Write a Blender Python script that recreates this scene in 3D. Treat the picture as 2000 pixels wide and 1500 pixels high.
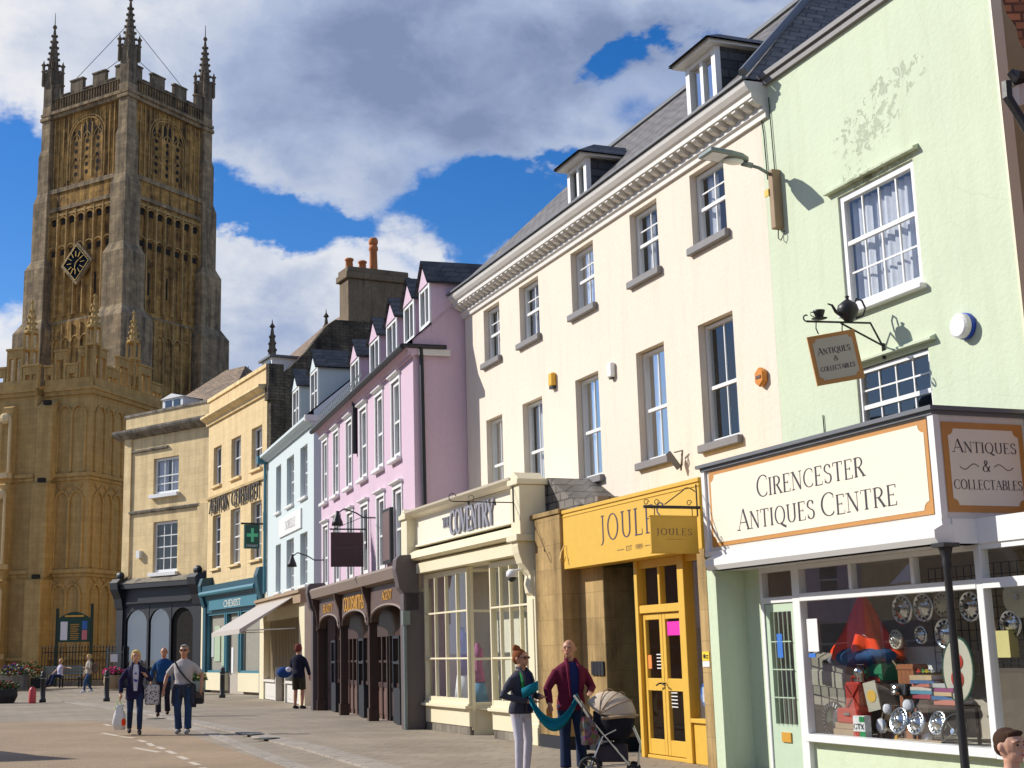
import bpy, bmesh, math, random
from math import sin, cos, pi, radians, atan, atan2, hypot, sqrt, degrees
from mathutils import Vector, Matrix
random.seed(7)
SC = bpy.context.scene
for o in list(bpy.data.objects): bpy.data.objects.remove(o)

# ------------------------------------------------------------------ camera
F, CX, CY, ROLL, PITCH, HC = 2650., 875., 750., 0.02, atan(524/2650.), 1.6
def ray(px, py):
    x = (px-CX)/F; y = -(py-CY)/F
    c, s = cos(ROLL), sin(ROLL)
    X = x*c+y*s; Y = -x*s+y*c
    cp, sp = cos(PITCH), sin(PITCH)
    return (X, cp-Y*sp, sp+Y*cp)
def at_depth(px, py, Y):
    r = ray(px, py); t = Y/r[1]
    return Vector((r[0]*t, Y, HC+r[2]*t))
def ground(px, py, z=0.0):
    r = ray(px, py); t = (z-HC)/r[2]
    return Vector((r[0]*t, r[1]*t, z))
cam = bpy.data.cameras.new('camera'); camo = bpy.data.objects.new('camera', cam)
SC.collection.objects.link(camo); SC.camera = camo
_c, _s, _cp, _sp = cos(ROLL), sin(ROLL), cos(PITCH), sin(PITCH)
lup = Vector((0, -_sp, _cp)); fwd = Vector((0, _cp, _sp)); ex = Vector((1, 0, 0))
R_ = ex*_c - lup*_s; U_ = ex*_s + lup*_c; B_ = -fwd
camo.matrix_world = Matrix(((R_.x, U_.x, B_.x, 0), (R_.y, U_.y, B_.y, 0), (R_.z, U_.z, B_.z, HC), (0, 0, 0, 1)))
cam.sensor_width = 36; cam.lens = F/2000*36; cam.shift_x = 125/2000; cam.clip_end = 3000; cam.clip_start = .1

# ------------------------------------------------------------------ sun, sky, exposure
SUN_AZ, SUN_EL = radians(-73), radians(33)       # azimuth clockwise from +Y
sd = Vector((sin(SUN_AZ)*cos(SUN_EL), cos(SUN_AZ)*cos(SUN_EL), sin(SUN_EL)))
sl = bpy.data.lights.new('sun', 'SUN'); sl.energy = 4.6; sl.angle = radians(.5); sl.color = (1, .95, .87)
so = bpy.data.objects.new('sun', sl); SC.collection.objects.link(so)
so.rotation_euler = sd.to_track_quat('Z', 'Y').to_euler()
SC.view_settings.view_transform = 'Standard'; SC.view_settings.look = 'None'
SC.view_settings.exposure = .22; SC.view_settings.gamma = 1
SC.cycles.use_denoising = True
SC.cycles.max_bounces = 8; SC.cycles.transparent_max_bounces = 12
SC.cycles.caustics_reflective = False; SC.cycles.caustics_refractive = False

W = bpy.data.worlds.new('World'); SC.world = W; W.use_nodes = True
def world():
    N = W.node_tree.nodes; L = W.node_tree.links
    N.clear()
    def nd(t, **k):
        n = N.new(t)
        for a, b in k.items(): setattr(n, a, b)
        return n
    def math_(op, a, b=None, clamp=False):
        n = nd('ShaderNodeMath', operation=op, use_clamp=clamp)
        for i, v in enumerate((a, b)):
            if v is None: continue
            if isinstance(v, (int, float)): n.inputs[i].default_value = v
            else: L.new(v, n.inputs[i])
        return n.outputs[0]
    tc = nd('ShaderNodeTexCoord'); D = tc.outputs['Generated']
    sky = nd('ShaderNodeTexSky', sky_type='NISHITA', sun_disc=False)
    sky.sun_elevation = SUN_EL; sky.sun_rotation = SUN_AZ
    sky.air_density = 1.0; sky.dust_density = .3; sky.ozone_density = 3
    # the polarised deep blue of the photograph
    hs = nd('ShaderNodeHueSaturation'); hs.inputs['Saturation'].default_value = 1.4; hs.inputs['Value'].default_value = 1.2; hs.inputs['Hue'].default_value = .512
    hz = nd('ShaderNodeSeparateXYZ'); L.new(D, hz.inputs[0])
    hm = nd('ShaderNodeMapRange', interpolation_type='SMOOTHSTEP'); hm.inputs['From Min'].default_value = .22; hm.inputs['From Max'].default_value = .0; L.new(hz.outputs['Z'], hm.inputs['Value'])
    hx = nd('ShaderNodeMix', data_type='RGBA'); L.new(hm.outputs[0], hx.inputs[0]); hx.inputs[7].default_value = (5.2, 6.2, 7.6, 1)
    L.new(sky.outputs[0], hs.inputs['Color'])
    sc = nd('ShaderNodeVectorMath', operation='MULTIPLY'); sc.inputs[1].default_value = (1, 1, 1.5)
    L.new(D, sc.inputs[0])
    nz = nd('ShaderNodeTexNoise'); nz.inputs['Scale'].default_value = 5.5; nz.inputs['Detail'].default_value = 8; nz.inputs['Roughness'].default_value = .56
    L.new(sc.outputs[0], nz.inputs['Vector'])
    nz2 = nd('ShaderNodeTexNoise'); nz2.inputs['Scale'].default_value = 13; nz2.inputs['Detail'].default_value = 7; nz2.inputs['Roughness'].default_value = .6; nz2.inputs['Distortion'].default_value = .4
    L.new(sc.outputs[0], nz2.inputs['Vector'])
    n1 = math_('MULTIPLY', math_('SUBTRACT', nz.outputs['Fac'], .5), 2.5)
    n2 = math_('MULTIPLY', math_('SUBTRACT', nz2.outputs['Fac'], .5), 2.2)
    wn = nd('ShaderNodeTexNoise'); wn.inputs['Scale'].default_value = 9; wn.inputs['Detail'].default_value = 6; wn.inputs['Roughness'].default_value = .6
    L.new(sc.outputs[0], wn.inputs['Vector'])
    ws = nd('ShaderNodeVectorMath', operation='SUBTRACT'); L.new(wn.outputs['Color'], ws.inputs[0]); ws.inputs[1].default_value = (.5, .5, .5)
    wm = nd('ShaderNodeVectorMath', operation='SCALE'); L.new(ws.outputs[0], wm.inputs[0]); wm.inputs['Scale'].default_value = .22
    wa = nd('ShaderNodeVectorMath', operation='ADD'); L.new(sc.outputs[0], wa.inputs[0]); L.new(wm.outputs[0], wa.inputs[1])
    sc = wa
    def blob(px, py, r):
        v = Vector(ray(px, py)).normalized(); v.z *= 1.5
        d = nd('ShaderNodeVectorMath', operation='DISTANCE'); L.new(sc.outputs[0], d.inputs[0]); d.inputs[1].default_value = v
        m = nd('ShaderNodeMapRange', interpolation_type='SMOOTHSTEP')
        m.inputs['From Min'].default_value = r*1.35; m.inputs['From Max'].default_value = r*.25
        L.new(d.outputs['Value'], m.inputs['Value'])
        return m.outputs[0]
    pos = [(60,50,.13,1),(350,60,.14,1),(480,180,.14,1),(700,130,.17,1.2),(950,130,.17,1.2),(1180,30,.11,1),(1330,60,.07,.7),(1270,190,.05,.5),
           (560,300,.08,.8),(700,345,.07,.8),(800,345,.06,.7),(930,290,.07,.8),(1050,260,.07,.7),(1160,290,.05,.7),
           (440,560,.07,.9),(560,545,.075,.9),(660,545,.06,.8),(790,465,.05,.9),(870,445,.045,.9),(470,660,.09,.9),(600,640,.07,.9),
           (950,490,.035,.7),(1000,430,.045,.75),(1100,330,.04,.5),(930,470,.03,.5),(0,180,.07,.6),(0,590,.05,.7),(20,680,.05,.8),(820,520,.03,.6)]
    neg = [(1215,150,.035,1.5),(1225,100,.03,1.6),(10,300,.05,1.3),(20,420,.07,1.6),(50,520,.05,.9),(480,405,.05,1.5),(600,435,.045,1.4),(940,395,.05,1.2),(1070,400,.04,.9),(720,425,.03,.8),(1000,360,.04,.9),(890,510,.03,.9)]
    acc = None
    for (x, y, r, w) in pos:
        b = math_('MULTIPLY', blob(x, y, r), w); acc = b if acc is None else math_('MAXIMUM', acc, b)
    for (x, y, r, w) in neg: acc = math_('SUBTRACT', acc, math_('MULTIPLY', blob(x, y, r), w))
    # a broken cloud cover over the rest of the sky
    sep = nd('ShaderNodeSeparateXYZ'); L.new(D, sep.inputs[0])
    back = nd('ShaderNodeMapRange', interpolation_type='SMOOTHSTEP'); back.inputs['From Min'].default_value = .7; back.inputs['From Max'].default_value = .2; L.new(sep.outputs['Y'], back.inputs['Value'])
    acc = math_('ADD', acc, math_('MULTIPLY', back.outputs[0], .35))
    dens = math_('ADD', acc, math_('ADD', n1, math_('MULTIPLY', n2, .55)))
    mk = nd('ShaderNodeMapRange', interpolation_type='SMOOTHSTEP'); mk.inputs['From Min'].default_value = -.12; mk.inputs['From Max'].default_value = 1.0
    L.new(dens, mk.inputs['Value'])
    # thick parts are grey, thin rims bright
    dk = None
    for (x, y, r, w) in [(860,120,.16,1),(1120,110,.13,1),(620,140,.13,.75),(1000,240,.09,.6),(420,110,.08,.5),(480,680,.07,.5),(230,90,.07,.35),(560,600,.04,.3),(760,230,.09,.5)]:
        b = math_('MULTIPLY', blob(x, y, r), w); dk = b if dk is None else math_('MAXIMUM', dk, b)
    dk = math_('ADD', dk, math_('MULTIPLY', back.outputs[0], .4))
    th = math_('ADD', math_('MULTIPLY', dk, .85), math_('MULTIPLY', math_('ADD', n1, n2), .42), True)
    cr = nd('ShaderNodeValToRGB'); L.new(th, cr.inputs[0]); e = cr.color_ramp.elements
    e[0].position = 0; e[0].color = (.93, .94, .97, 1); e[1].position = 1; e[1].color = (.24, .31, .50, 1)
    k = e.new(.3); k.color = (.66, .72, .85, 1); k = e.new(.6); k.color = (.42, .51, .72, 1)
    bs = nd('ShaderNodeBackground'); L.new(hs.outputs[0], hx.inputs[6]); L.new(hx.outputs[2], bs.inputs[0]); bs.inputs[1].default_value = .095
    bc = nd('ShaderNodeBackground'); L.new(cr.outputs[0], bc.inputs[0]); bc.inputs[1].default_value = .78
    mx = nd('ShaderNodeMixShader'); L.new(mk.outputs[0], mx.inputs[0]); L.new(bs.outputs[0], mx.inputs[1]); L.new(bc.outputs[0], mx.inputs[2])
    out = nd('ShaderNodeOutputWorld'); L.new(mx.outputs[0], out.inputs[0])
world()

# ------------------------------------------------------------------ materials
class NT:
    def __init__(s, name):
        s.m = bpy.data.materials.new(name); s.m.use_nodes = True
        s.N = s.m.node_tree.nodes; s.L = s.m.node_tree.links
        s.b = s.N['Principled BSDF']; s.out = s.N['Material Output']
    def n(s, t, ins=None, **k):
        x = s.N.new(t)
        for a, b in k.items(): setattr(x, a, b)
        for a, b in (ins or {}).items():
            if hasattr(b, 'is_output') or isinstance(b, bpy.types.NodeSocket): s.L.new(b, x.inputs[a])
            else: x.inputs[a].default_value = b
        return x
    def coords(s, wallmap=False, sc=(1, 1, 1)):
        tc = s.n('ShaderNodeTexCoord').outputs['Object']
        if wallmap:
            sp = s.n('ShaderNodeSeparateXYZ', {0: tc})
            ad = s.n('ShaderNodeMath', {0: sp.outputs[0], 1: sp.outputs[1]}, operation='ADD')
            cb = s.n('ShaderNodeCombineXYZ', {0: ad.outputs[0], 1: sp.outputs[2]})
            tc = cb.outputs[0]
        if sc != (1, 1, 1): tc = s.n('ShaderNodeMapping', {0: tc, 'Scale': sc}).outputs[0]
        return tc
    def noise(s, vec, scale, detail=5, rough=.55, dist=0):
        return s.n('ShaderNodeTexNoise', {'Vector': vec, 'Scale': scale, 'Detail': detail, 'Roughness': rough, 'Distortion': dist}).outputs['Fac']
    def ramp(s, fac, stops):
        r = s.n('ShaderNodeValToRGB', {0: fac}); e = r.color_ramp.elements
        e[0].position, e[0].color = stops[0][0], (*stops[0][1], 1); e[1].position, e[1].color = stops[-1][0], (*stops[-1][1], 1)
        for p, c in stops[1:-1]: q = e.new(p); q.color = (*c, 1)
        return r.outputs[0]
    def mix(s, fac, a, b, mode='MIX'):
        x = s.n('ShaderNodeMix', data_type='RGBA', blend_type=mode)
        for i, v in ((0, fac), (6, a), (7, b)):
            if isinstance(v, bpy.types.NodeSocket): s.L.new(v, x.inputs[i])
            elif i == 0: x.inputs[0].default_value = v
            else: x.inputs[i].default_value = (*v, 1) if len(v) == 3 else v
        return x.outputs[2]
    def bump(s, h, strength=.3, dist=.02, normal=None):
        ins = {'Height': h, 'Strength': strength, 'Distance': dist}
        if normal is not None: ins['Normal'] = normal
        return s.n('ShaderNodeBump', ins).outputs[0]
    def done(s, col=None, rough=.6, normal=None, spec=None, metal=None):
        if col is not None:
            if isinstance(col, bpy.types.NodeSocket): s.L.new(col, s.b.inputs['Base Color'])
            else: s.b.inputs['Base Color'].default_value = (*col, 1)
        if isinstance(rough, bpy.types.NodeSocket): s.L.new(rough, s.b.inputs['Roughness'])
        else: s.b.inputs['Roughness'].default_value = rough
        if normal is not None: s.L.new(normal, s.b.inputs['Normal'])
        if spec is not None: s.b.inputs['Specular IOR Level'].default_value = spec
        if metal is not None: s.b.inputs['Metallic'].default_value = metal
        return s.m
def sc3(c, k): return tuple(min(1, x*k) for x in c)
def stucco(name, col, var=.06, grain=.35, dirt=None, dirtamt=.0):
    t = NT(name); v = t.coords()
    big = t.noise(v, .9, 6, .6); fine = t.noise(v, 14, 6, .65); grit = t.noise(v, 60, 3, .6)
    c = t.mix(big, sc3(col, 1-var*1.6), sc3(col, 1+var))
    c = t.mix(t.ramp(fine, [(.35, (0, 0, 0)), (.7, (1, 1, 1))]), sc3(col, 1-var), c)
    if dirt:
        st = t.coords(False, (3.5, 3.5, .35)); sn = t.noise(st, 1.6, 6, .65)
        f = t.ramp(sn, [(.5, (0, 0, 0)), (.78, (dirtamt,)*3)])
        c = t.mix(f, c, dirt)
    nb = t.bump(grit, grain, .006, t.bump(fine, grain*.8, .02))
    return t.done(c, .85, nb, .2)
def paint(name, col, rough=.45, var=.08, metal=0, bump=.08):
    t = NT(name); v = t.coords(); n = t.noise(v, 6, 6, .6); n2 = t.noise(v, 40, 3, .6)
    c = t.mix(n, sc3(col, 1-var), sc3(col, 1+var))
    r = t.n('ShaderNodeMapRange', {0: n2, 3: max(.05, rough-.1), 4: min(1, rough+.12)}).outputs[0]
    return t.done(c, r, t.bump(n2, bump, .004), None, metal)
def stone(name, col, bw=.6, bh=.28, var=.25, dark=(.05, .045, .04), darkamt=.0, mortar=.012, bumpv=.4, wear=1.0, mcol=None):
    t = NT(name); v = t.coords(True); v3 = t.coords()
    br = t.n('ShaderNodeTexBrick', {'Vector': v, 'Color1': (*sc3(col, 1-var), 1), 'Color2': (*sc3(col, 1+var*.6), 1), 'Mortar': (*(mcol or sc3(col, .6)), 1), 'Scale': 1, 'Mortar Size': mortar, 'Mortar Smooth': .4, 'Bias': 0, 'Brick Width': bw, 'Row Height': bh})
    n = t.noise(v3, 1.3, 8, .65, .3); fine = t.noise(v3, 9, 6, .65)
    c = t.mix(t.ramp(fine, [(.3, (0, 0, 0)), (.75, (1, 1, 1))]), br.outputs[0], sc3(col, 1.12))
    c = t.mix(.55, br.outputs[0], c)
    if darkamt:
        st = t.noise(t.coords(False, (1.8, 1.8, .16)), 1.1, 8, .7)
        a = t.ramp(n, [(.42, (0, 0, 0)), (.66, (1, 1, 1))]); b = t.ramp(st, [(.4, (0, 0, 0)), (.65, (1, 1, 1))])
        f = t.mix(1, t.mix(.55, (0, 0, 0), a), b, 'ADD'); f = t.mix(darkamt, (0, 0, 0), f)
        c = t.mix(f, c, dark)
    h = t.mix(.5, br.outputs['Fac'], fine)
    inv = t.n('ShaderNodeMath', {0: 1.0, 1: br.outputs['Fac']}, operation='SUBTRACT').outputs[0]
    nb = t.bump(fine, bumpv*.6, .03, t.bump(inv, bumpv, .015))
    return t.done(c, .95, nb, .06)
def slate(name, col, bw=.35, bh=.2, var=.35, moss=None):
    t = NT(name); v = t.coords(True, (1, 1.3, 1)); v3 = t.coords()
    br = t.n('ShaderNodeTexBrick', {'Vector': v, 'Color1': (*sc3(col, 1-var), 1), 'Color2': (*sc3(col, 1+var), 1), 'Mortar': (*sc3(col, .3), 1), 'Scale': 1, 'Mortar Size': .018, 'Mortar Smooth': .2, 'Brick Width': bw, 'Row Height': bh})
    n = t.noise(v3, 3, 7, .65); c = br.outputs[0]
    c = t.mix(t.ramp(n, [(.45, (0, 0, 0)), (.7, (.6, .6, .6))]), c, moss or sc3(col, 1.7))
    inv = t.n('ShaderNodeMath', {0: 1.0, 1: br.outputs['Fac']}, operation='SUBTRACT').outputs[0]
    return t.done(c, .6, t.bump(inv, .6, .03, t.bump(n, .3, .02)), .4)
def glass(name='window_glass', tint=(.93, .96, .95), refl=.02, curve=.22):
    t = NT(name); t.N.remove(t.b)
    lw = t.n('ShaderNodeLayerWeight', {'Blend': .22}); 
    f = t.n('ShaderNodeMapRange', {0: lw.outputs['Fresnel'], 1: 0, 2: 1, 3: refl, 4: curve}).outputs[0]
    v = t.coords(); nb = t.bump(t.noise(v, .8, 1, .5), .03, .05)
    gl = t.n('ShaderNodeBsdfGlossy', {'Color': (.95, .97, 1, 1), 'Roughness': .015, 'Normal': nb})
    tr = t.n('ShaderNodeBsdfTransparent', {'Color': (*tint, 1)})
    mx = t.n('ShaderNodeMixShader', {0: f, 1: tr.outputs[0], 2: gl.outputs[0]})
    t.L.new(mx.outputs[0], t.out.inputs[0]); return t.m
def fabric(name, col, scale=220, var=.12, rough=.9):
    t = NT(name); v = t.coords(); n = t.noise(v, 7, 5, .6); w = t.noise(v, scale, 2, .5)
    return t.done(t.mix(n, sc3(col, 1-var), sc3(col, 1+var)), rough, t.bump(w, .25, .003, t.bump(n, .4, .02)), .2)
def leafm(name, cols):
    t = NT(name); v = t.coords(); n = t.noise(v, 9, 3, .6)
    c = t.ramp(n, [(.3+.4*i/(len(cols)-1), k) for i, k in enumerate(cols)]); return t.done(c, .6)
def skin(name, col):
    t = NT(name); v = t.coords(); n = t.noise(v, 12, 4, .6)
    m = t.done(t.mix(n, sc3(col, .9), sc3(col, 1.1)), .5); t.b.inputs['Subsurface Weight'].default_value = .05; return m

CREAM = (.80, .70, .50)
M = dict(
    cream=stucco('cream_stucco', (.80, .71, .59), .07, .4, (.60, .52, .41), .4),
    green=stucco('green_stucco', (.61, .70, .50), .05, .4, (.42, .47, .3), .35),
    pink=stucco('pink_stucco', (.63, .475, .57), .08, .35, (.5, .33, .42), .3),
    towerin=stone('tower_panel_stone', (.52, .31, .10), .5, .3, .3, (.08, .05, .03), .85, .012, .4), blue=stucco('pale_blue_render', (.57, .64, .64), .04, .2, (.42, .52, .5), .3),
    grey_render=stucco('grey_render', (.30, .22, .14), .5, .8, (.07, .06, .045), .9),
    tan=stucco('tan_render', (.40, .34, .20), .1, .3),
    white=paint('white_paint', (.78, .78, .76), .4, .05),
    offw=paint('aged_white_paint', (.66, .64, .60), .5, .12),
    creamp=paint('cream_paint', (.76, .69, .48), .45, .06),
    palegreenp=paint('pale_green_paint', (.50, .62, .46), .45, .08),
    yellow=paint('mustard_paint', (.70, .42, .05), .5, .10),
    brownp=paint('brown_gloss_paint', (.060, .032, .026), .35, .25),
    brownb=paint('brown_fascia_paint', (.105, .062, .05), .45, .2),
    slatepaint=paint('charcoal_paint', (.008, .011, .018), .5, .3),
    teal=paint('teal_paint', (.012, .075, .11), .4, .2),
    teall=paint('light_teal_paint', (.05, .19, .25), .45, .15),
    black=paint('black_metal', (.014, .014, .016), .45, .3, .0, .2),
    greym=paint('grey_metal', (.20, .24, .23), .45, .12, .3),
    chrome=paint('chrome', (.62, .62, .62), .18, .12, 1),
    darkgreen=paint('dark_green_paint', (.012, .028, .015), .35, .3),
    orangeb=paint('ochre_sign_border', (.52, .24, .06), .5, .12),
    signcream=paint('sign_cream', (.80, .74, .60), .45, .03),
    ink=paint('sign_lettering', (.035, .03, .04), .5, .1),
    gold=paint('gold_leaf', (.62, .32, .05), .35, .1),
    ashlar=stone('bath_stone_ashlar', (.84, .65, .36), .75, .32, .08, (.36, .27, .15), .4, .006, .2),
    ashlar2=stone('warm_stone_ashlar', (.72, .56, .32), .75, .32, .06, (.42, .30, .16), .3, .006, .2),
    pierstone=stone('pier_stone', (.48, .33, .15), .7, .42, .14, (.10, .07, .035), .6, .006, .25),
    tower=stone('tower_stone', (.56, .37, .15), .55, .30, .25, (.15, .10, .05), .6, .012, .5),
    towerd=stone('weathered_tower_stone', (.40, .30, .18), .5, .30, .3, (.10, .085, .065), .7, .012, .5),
    porch=stone('porch_stone', (.52, .35, .14), .6, .3, .12, (.28, .18, .07), .5, .008, .25),
    rubble=stone('dark_rubble', (.17, .14, .10), .34, .13, .5, (.03, .027, .025), .8, .03, .8),
    coping=stone('coping_stone', (.34, .30, .24), 1.2, .5, .2, (.09, .08, .07), .7, .006, .3),
    brick=stone('red_brick', (.36, .13, .05), .22, .075, .3, (.1, .05, .03), .4, .012, .5, 1, (.3, .25, .2)),
    slate=slate('slate_roof', (.055, .058, .062)),
    slatel=slate('worn_slate_roof', (.15, .135, .12)),
    stoneslate=slate('stone_slate_roof', (.20, .13, .075), .4, .22, .35, (.3, .2, .1)),
    tile=slate('clay_tile_roof', (.42, .15, .06), .2, .12, .3),
    lead=paint('lead_flashing', (.13, .14, .155), .5, .2),
    sill=paint('grey_sill_paint', (.20, .19, .19), .6, .15),
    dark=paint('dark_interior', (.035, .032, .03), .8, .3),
    roomw=paint('pale_interior', (.45, .42, .36), .8, .1),
    shopin=paint('shop_interior', (.42, .37, .31), .8, .2),
    net=fabric('net_curtain', (.70, .70, .76), 60, .15),
    curt=fabric('blue_grey_curtain', (.12, .25, .40), 60, .2),
    glass=glass(), glassup=glass('upper_window_glass', (.9, .93, .93), .10, .6),
    pot=paint('terracotta', (.50, .17, .05), .8, .2),
    wood=paint('weathered_wood', (.32, .22, .13), .7, .25),
    rubber=paint('rubber', (.02, .02, .02), .8, .2),
)

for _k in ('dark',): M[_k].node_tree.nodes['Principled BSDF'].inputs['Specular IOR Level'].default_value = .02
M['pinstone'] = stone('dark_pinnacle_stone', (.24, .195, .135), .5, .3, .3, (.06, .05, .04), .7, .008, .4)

# ------------------------------------------------------------------ mesh builder
class MB:
    def __init__(s): s.v = []; s.f = []; s.mi = []
    def face(s, pts, mi=0):
        n = len(s.v); s.v += [tuple(p) for p in pts]; s.f.append(tuple(range(n, n+len(pts)))); s.mi.append(mi)
    def grid(s, V, F_, mi=0):
        n = len(s.v); s.v += [tuple(p) for p in V]
        for f in F_: s.f.append(tuple(i+n for i in f)); s.mi.append(mi)
    def box(s, x0, x1, y0, y1, z0, z1, mi=0):
        V = [(x, y, z) for z in (z0, z1) for y in (y0, y1) for x in (x0, x1)]
        s.grid(V, [(0,2,3,1), (4,5,7,6), (0,1,5,4), (2,6,7,3), (0,4,6,2), (1,3,7,5)], mi)
    def prism(s, poly, a, b, axis='y', mi=0):
        n = len(poly)
        def P(p, d):
            if axis == 'y': return (p[0], d, p[1])
            if axis == 'x': return (d, p[0], p[1])
            return (p[0], p[1], d)
        V = [P(p, a) for p in poly]+[P(p, b) for p in poly]
        s.grid(V, [tuple(range(n)), tuple(range(2*n-1, n-1, -1))]+[(i, (i+1) % n, n+(i+1) % n, n+i) for i in range(n)], mi)
    def bar(s, p, q, w, h=None, mi=0):
        p, q = Vector(p), Vector(q); d = (q-p).normalized(); h = h or w
        u = Vector((0, 0, 1)) if abs(d.z) < .9 else Vector((0, 1, 0))
        a = d.cross(u).normalized(); b = a.cross(d)
        V = [e+a*(w/2*i)+b*(h/2*j) for e in (p, q) for i, j in ((-1,-1), (1,-1), (1,1), (-1,1))]
        s.grid(V, [(0,1,2,3), (7,6,5,4)]+[(i, (i+1) % 4, 4+(i+1) % 4, 4+i) for i in range(4)], mi)
    def tube(s, pts, r, n=8, mi=0, sq=1.0):
        pts = [Vector(p) for p in pts]; k = len(pts)
        rr = r if isinstance(r, (list, tuple)) else [r]*k
        V = []; ref = None
        for i, p in enumerate(pts):
            d = (pts[min(i+1, k-1)]-pts[max(i-1, 0)]).normalized()
            if ref is None: ref = Vector((0, 0, 1)) if abs(d.z) < .9 else Vector((1, 0, 0))
            a = (ref - d*ref.dot(d)).normalized(); ref = a; b = d.cross(a)
            for j in range(n):
                t = 2*pi*j/n; V.append(p+a*(cos(t)*rr[i])+b*(sin(t)*rr[i]*sq))
        Fs = [(i*n+j, i*n+(j+1) % n, (i+1)*n+(j+1) % n, (i+1)*n+j) for i in range(k-1) for j in range(n)]
        Fs += [tuple(range(n-1, -1, -1)), tuple(range((k-1)*n, k*n))]
        s.grid(V, Fs, mi)
    def lathe(s, c, prof, n=16, mi=0, sx=1, sy=1, axis='z'):
        V = []
        for r, z in prof:
            for j in range(n):
                t = 2*pi*j/n
                if axis == 'z': V.append((c[0]+cos(t)*r*sx, c[1]+sin(t)*r*sy, c[2]+z))
                else: V.append((c[0]+cos(t)*r*sx, c[1]-z, c[2]+sin(t)*r*sy))
        k = len(prof)
        Fs = [(i*n+j, i*n+(j+1) % n, (i+1)*n+(j+1) % n, (i+1)*n+j) for i in range(k-1) for j in range(n)]
        Fs += [tuple(range(n-1, -1, -1)), tuple(range((k-1)*n, k*n))]
        s.grid(V, Fs, mi)
    def ell(s, c, r, n=12, m=8, mi=0, rot=None):
        V = []
        for i in range(m+1):
            t = pi*i/m
            for j in range(n):
                p = 2*pi*j/n
                q = Vector((sin(t)*cos(p)*r[0], sin(t)*sin(p)*r[1], cos(t)*r[2]))
                if rot: q = rot @ q
                V.append(Vector(c)+q)
        s.grid(V, [(i*n+j, (i+1)*n+j, (i+1)*n+(j+1) % n, i*n+(j+1) % n) for i in range(m) for j in range(n)], mi)
    def loft(s, rings, n=14, mi=0):
        # rings: (cx,cy,cz,rx,ry)
        V = []
        for (cx, cy, cz, rx, ry) in rings:
            for j in range(n):
                t = 2*pi*j/n; V.append((cx+cos(t)*rx, cy+sin(t)*ry, cz))
        k = len(rings)
        Fs = [(i*n+j, i*n+(j+1) % n, (i+1)*n+(j+1) % n, (i+1)*n+j) for i in range(k-1) for j in range(n)]
        Fs += [tuple(range(n-1, -1, -1)), tuple(range((k-1)*n, k*n))]
        s.grid(V, Fs, mi)
    def wall(s, x0, x1, z0, z1, ops=(), y=0., rev=.2, mi=0, revmi=None):
        revmi = mi if revmi is None else revmi
        xs = sorted(set([x0, x1]+[o[0] for o in ops]+[o[1] for o in ops])); zs = sorted(set([z0, z1]+[o[2] for o in ops]+[o[3] for o in ops]))
        for i in range(len(xs)-1):
            for j in range(len(zs)-1):
                cx, cz = (xs[i]+xs[i+1])/2, (zs[j]+zs[j+1])/2
                if any(o[0] < cx < o[1] and o[2] < cz < o[3] for o in ops): continue
                s.face([(xs[i], y, zs[j]), (xs[i+1], y, zs[j]), (xs[i+1], y, zs[j+1]), (xs[i], y, zs[j+1])], mi)
        for o in ops:
            a, b, c, d = o[:4]; Y = y+rev
            s.face([(a, y, c), (a, Y, c), (a, Y, d), (a, y, d)], revmi); s.face([(b, y, c), (b, y, d), (b, Y, d), (b, Y, c)], revmi)
            s.face([(a, y, d), (a, Y, d), (b, Y, d), (b, y, d)], revmi); s.face([(a, y, c), (b, y, c), (b, Y, c), (a, Y, c)], revmi)
    def room(s, a, b, c, d, y, depth=.9, g=.05, mi=0):
        a -= g; b += g; c -= g; d += g; Y = y+depth
        for f in ([(a,y,c),(a,Y,c),(a,Y,d),(a,y,d)], [(b,y,c),(b,y,d),(b,Y,d),(b,Y,c)], [(a,y,d),(a,Y,d),(b,Y,d),(b,y,d)], [(a,y,c),(b,y,c),(b,Y,c),(a,Y,c)], [(a,Y,c),(b,Y,c),(b,Y,d),(a,Y,d)]): s.face(f, mi)
    def build(s, name, mats, parent=None, smooth=False, bevel=0, remesh=0, xf=None, sub=0, off=None):
        me = bpy.data.meshes.new(name)
        V = s.v if xf is None else [tuple(xf @ Vector(p)) for p in s.v]
        me.from_pydata(V, [], s.f)
        mats = mats if isinstance(mats, (list, tuple)) else [mats]
        for m in mats: me.materials.append(M[m] if isinstance(m, str) else m)
        for p, i in zip(me.polygons, s.mi): p.material_index = i; p.use_smooth = smooth
        bm = bmesh.new(); bm.from_mesh(me); bmesh.ops.remove_doubles(bm, verts=bm.verts, dist=1e-5); bmesh.ops.recalc_face_normals(bm, faces=bm.faces); bm.to_mesh(me); bm.free()
        o = bpy.data.objects.new(name, me); SC.collection.objects.link(o)
        if parent is not None: o.parent = parent
        if off is not None: o.location = off
        if remesh:
            r = o.modifiers.new('remesh', 'REMESH'); r.mode = 'VOXEL'; r.voxel_size = remesh; r.use_smooth_shade = True
            q = o.modifiers.new('smooth', 'SMOOTH'); q.iterations = 3; q.factor = .5
        if sub: q = o.modifiers.new('sub', 'SUBSURF'); q.levels = sub; q.render_levels = sub
        if bevel:
            q = o.modifiers.new('bevel', 'BEVEL'); q.width = bevel; q.segments = 1; q.limit_method = 'ANGLE'
        return o

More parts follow.
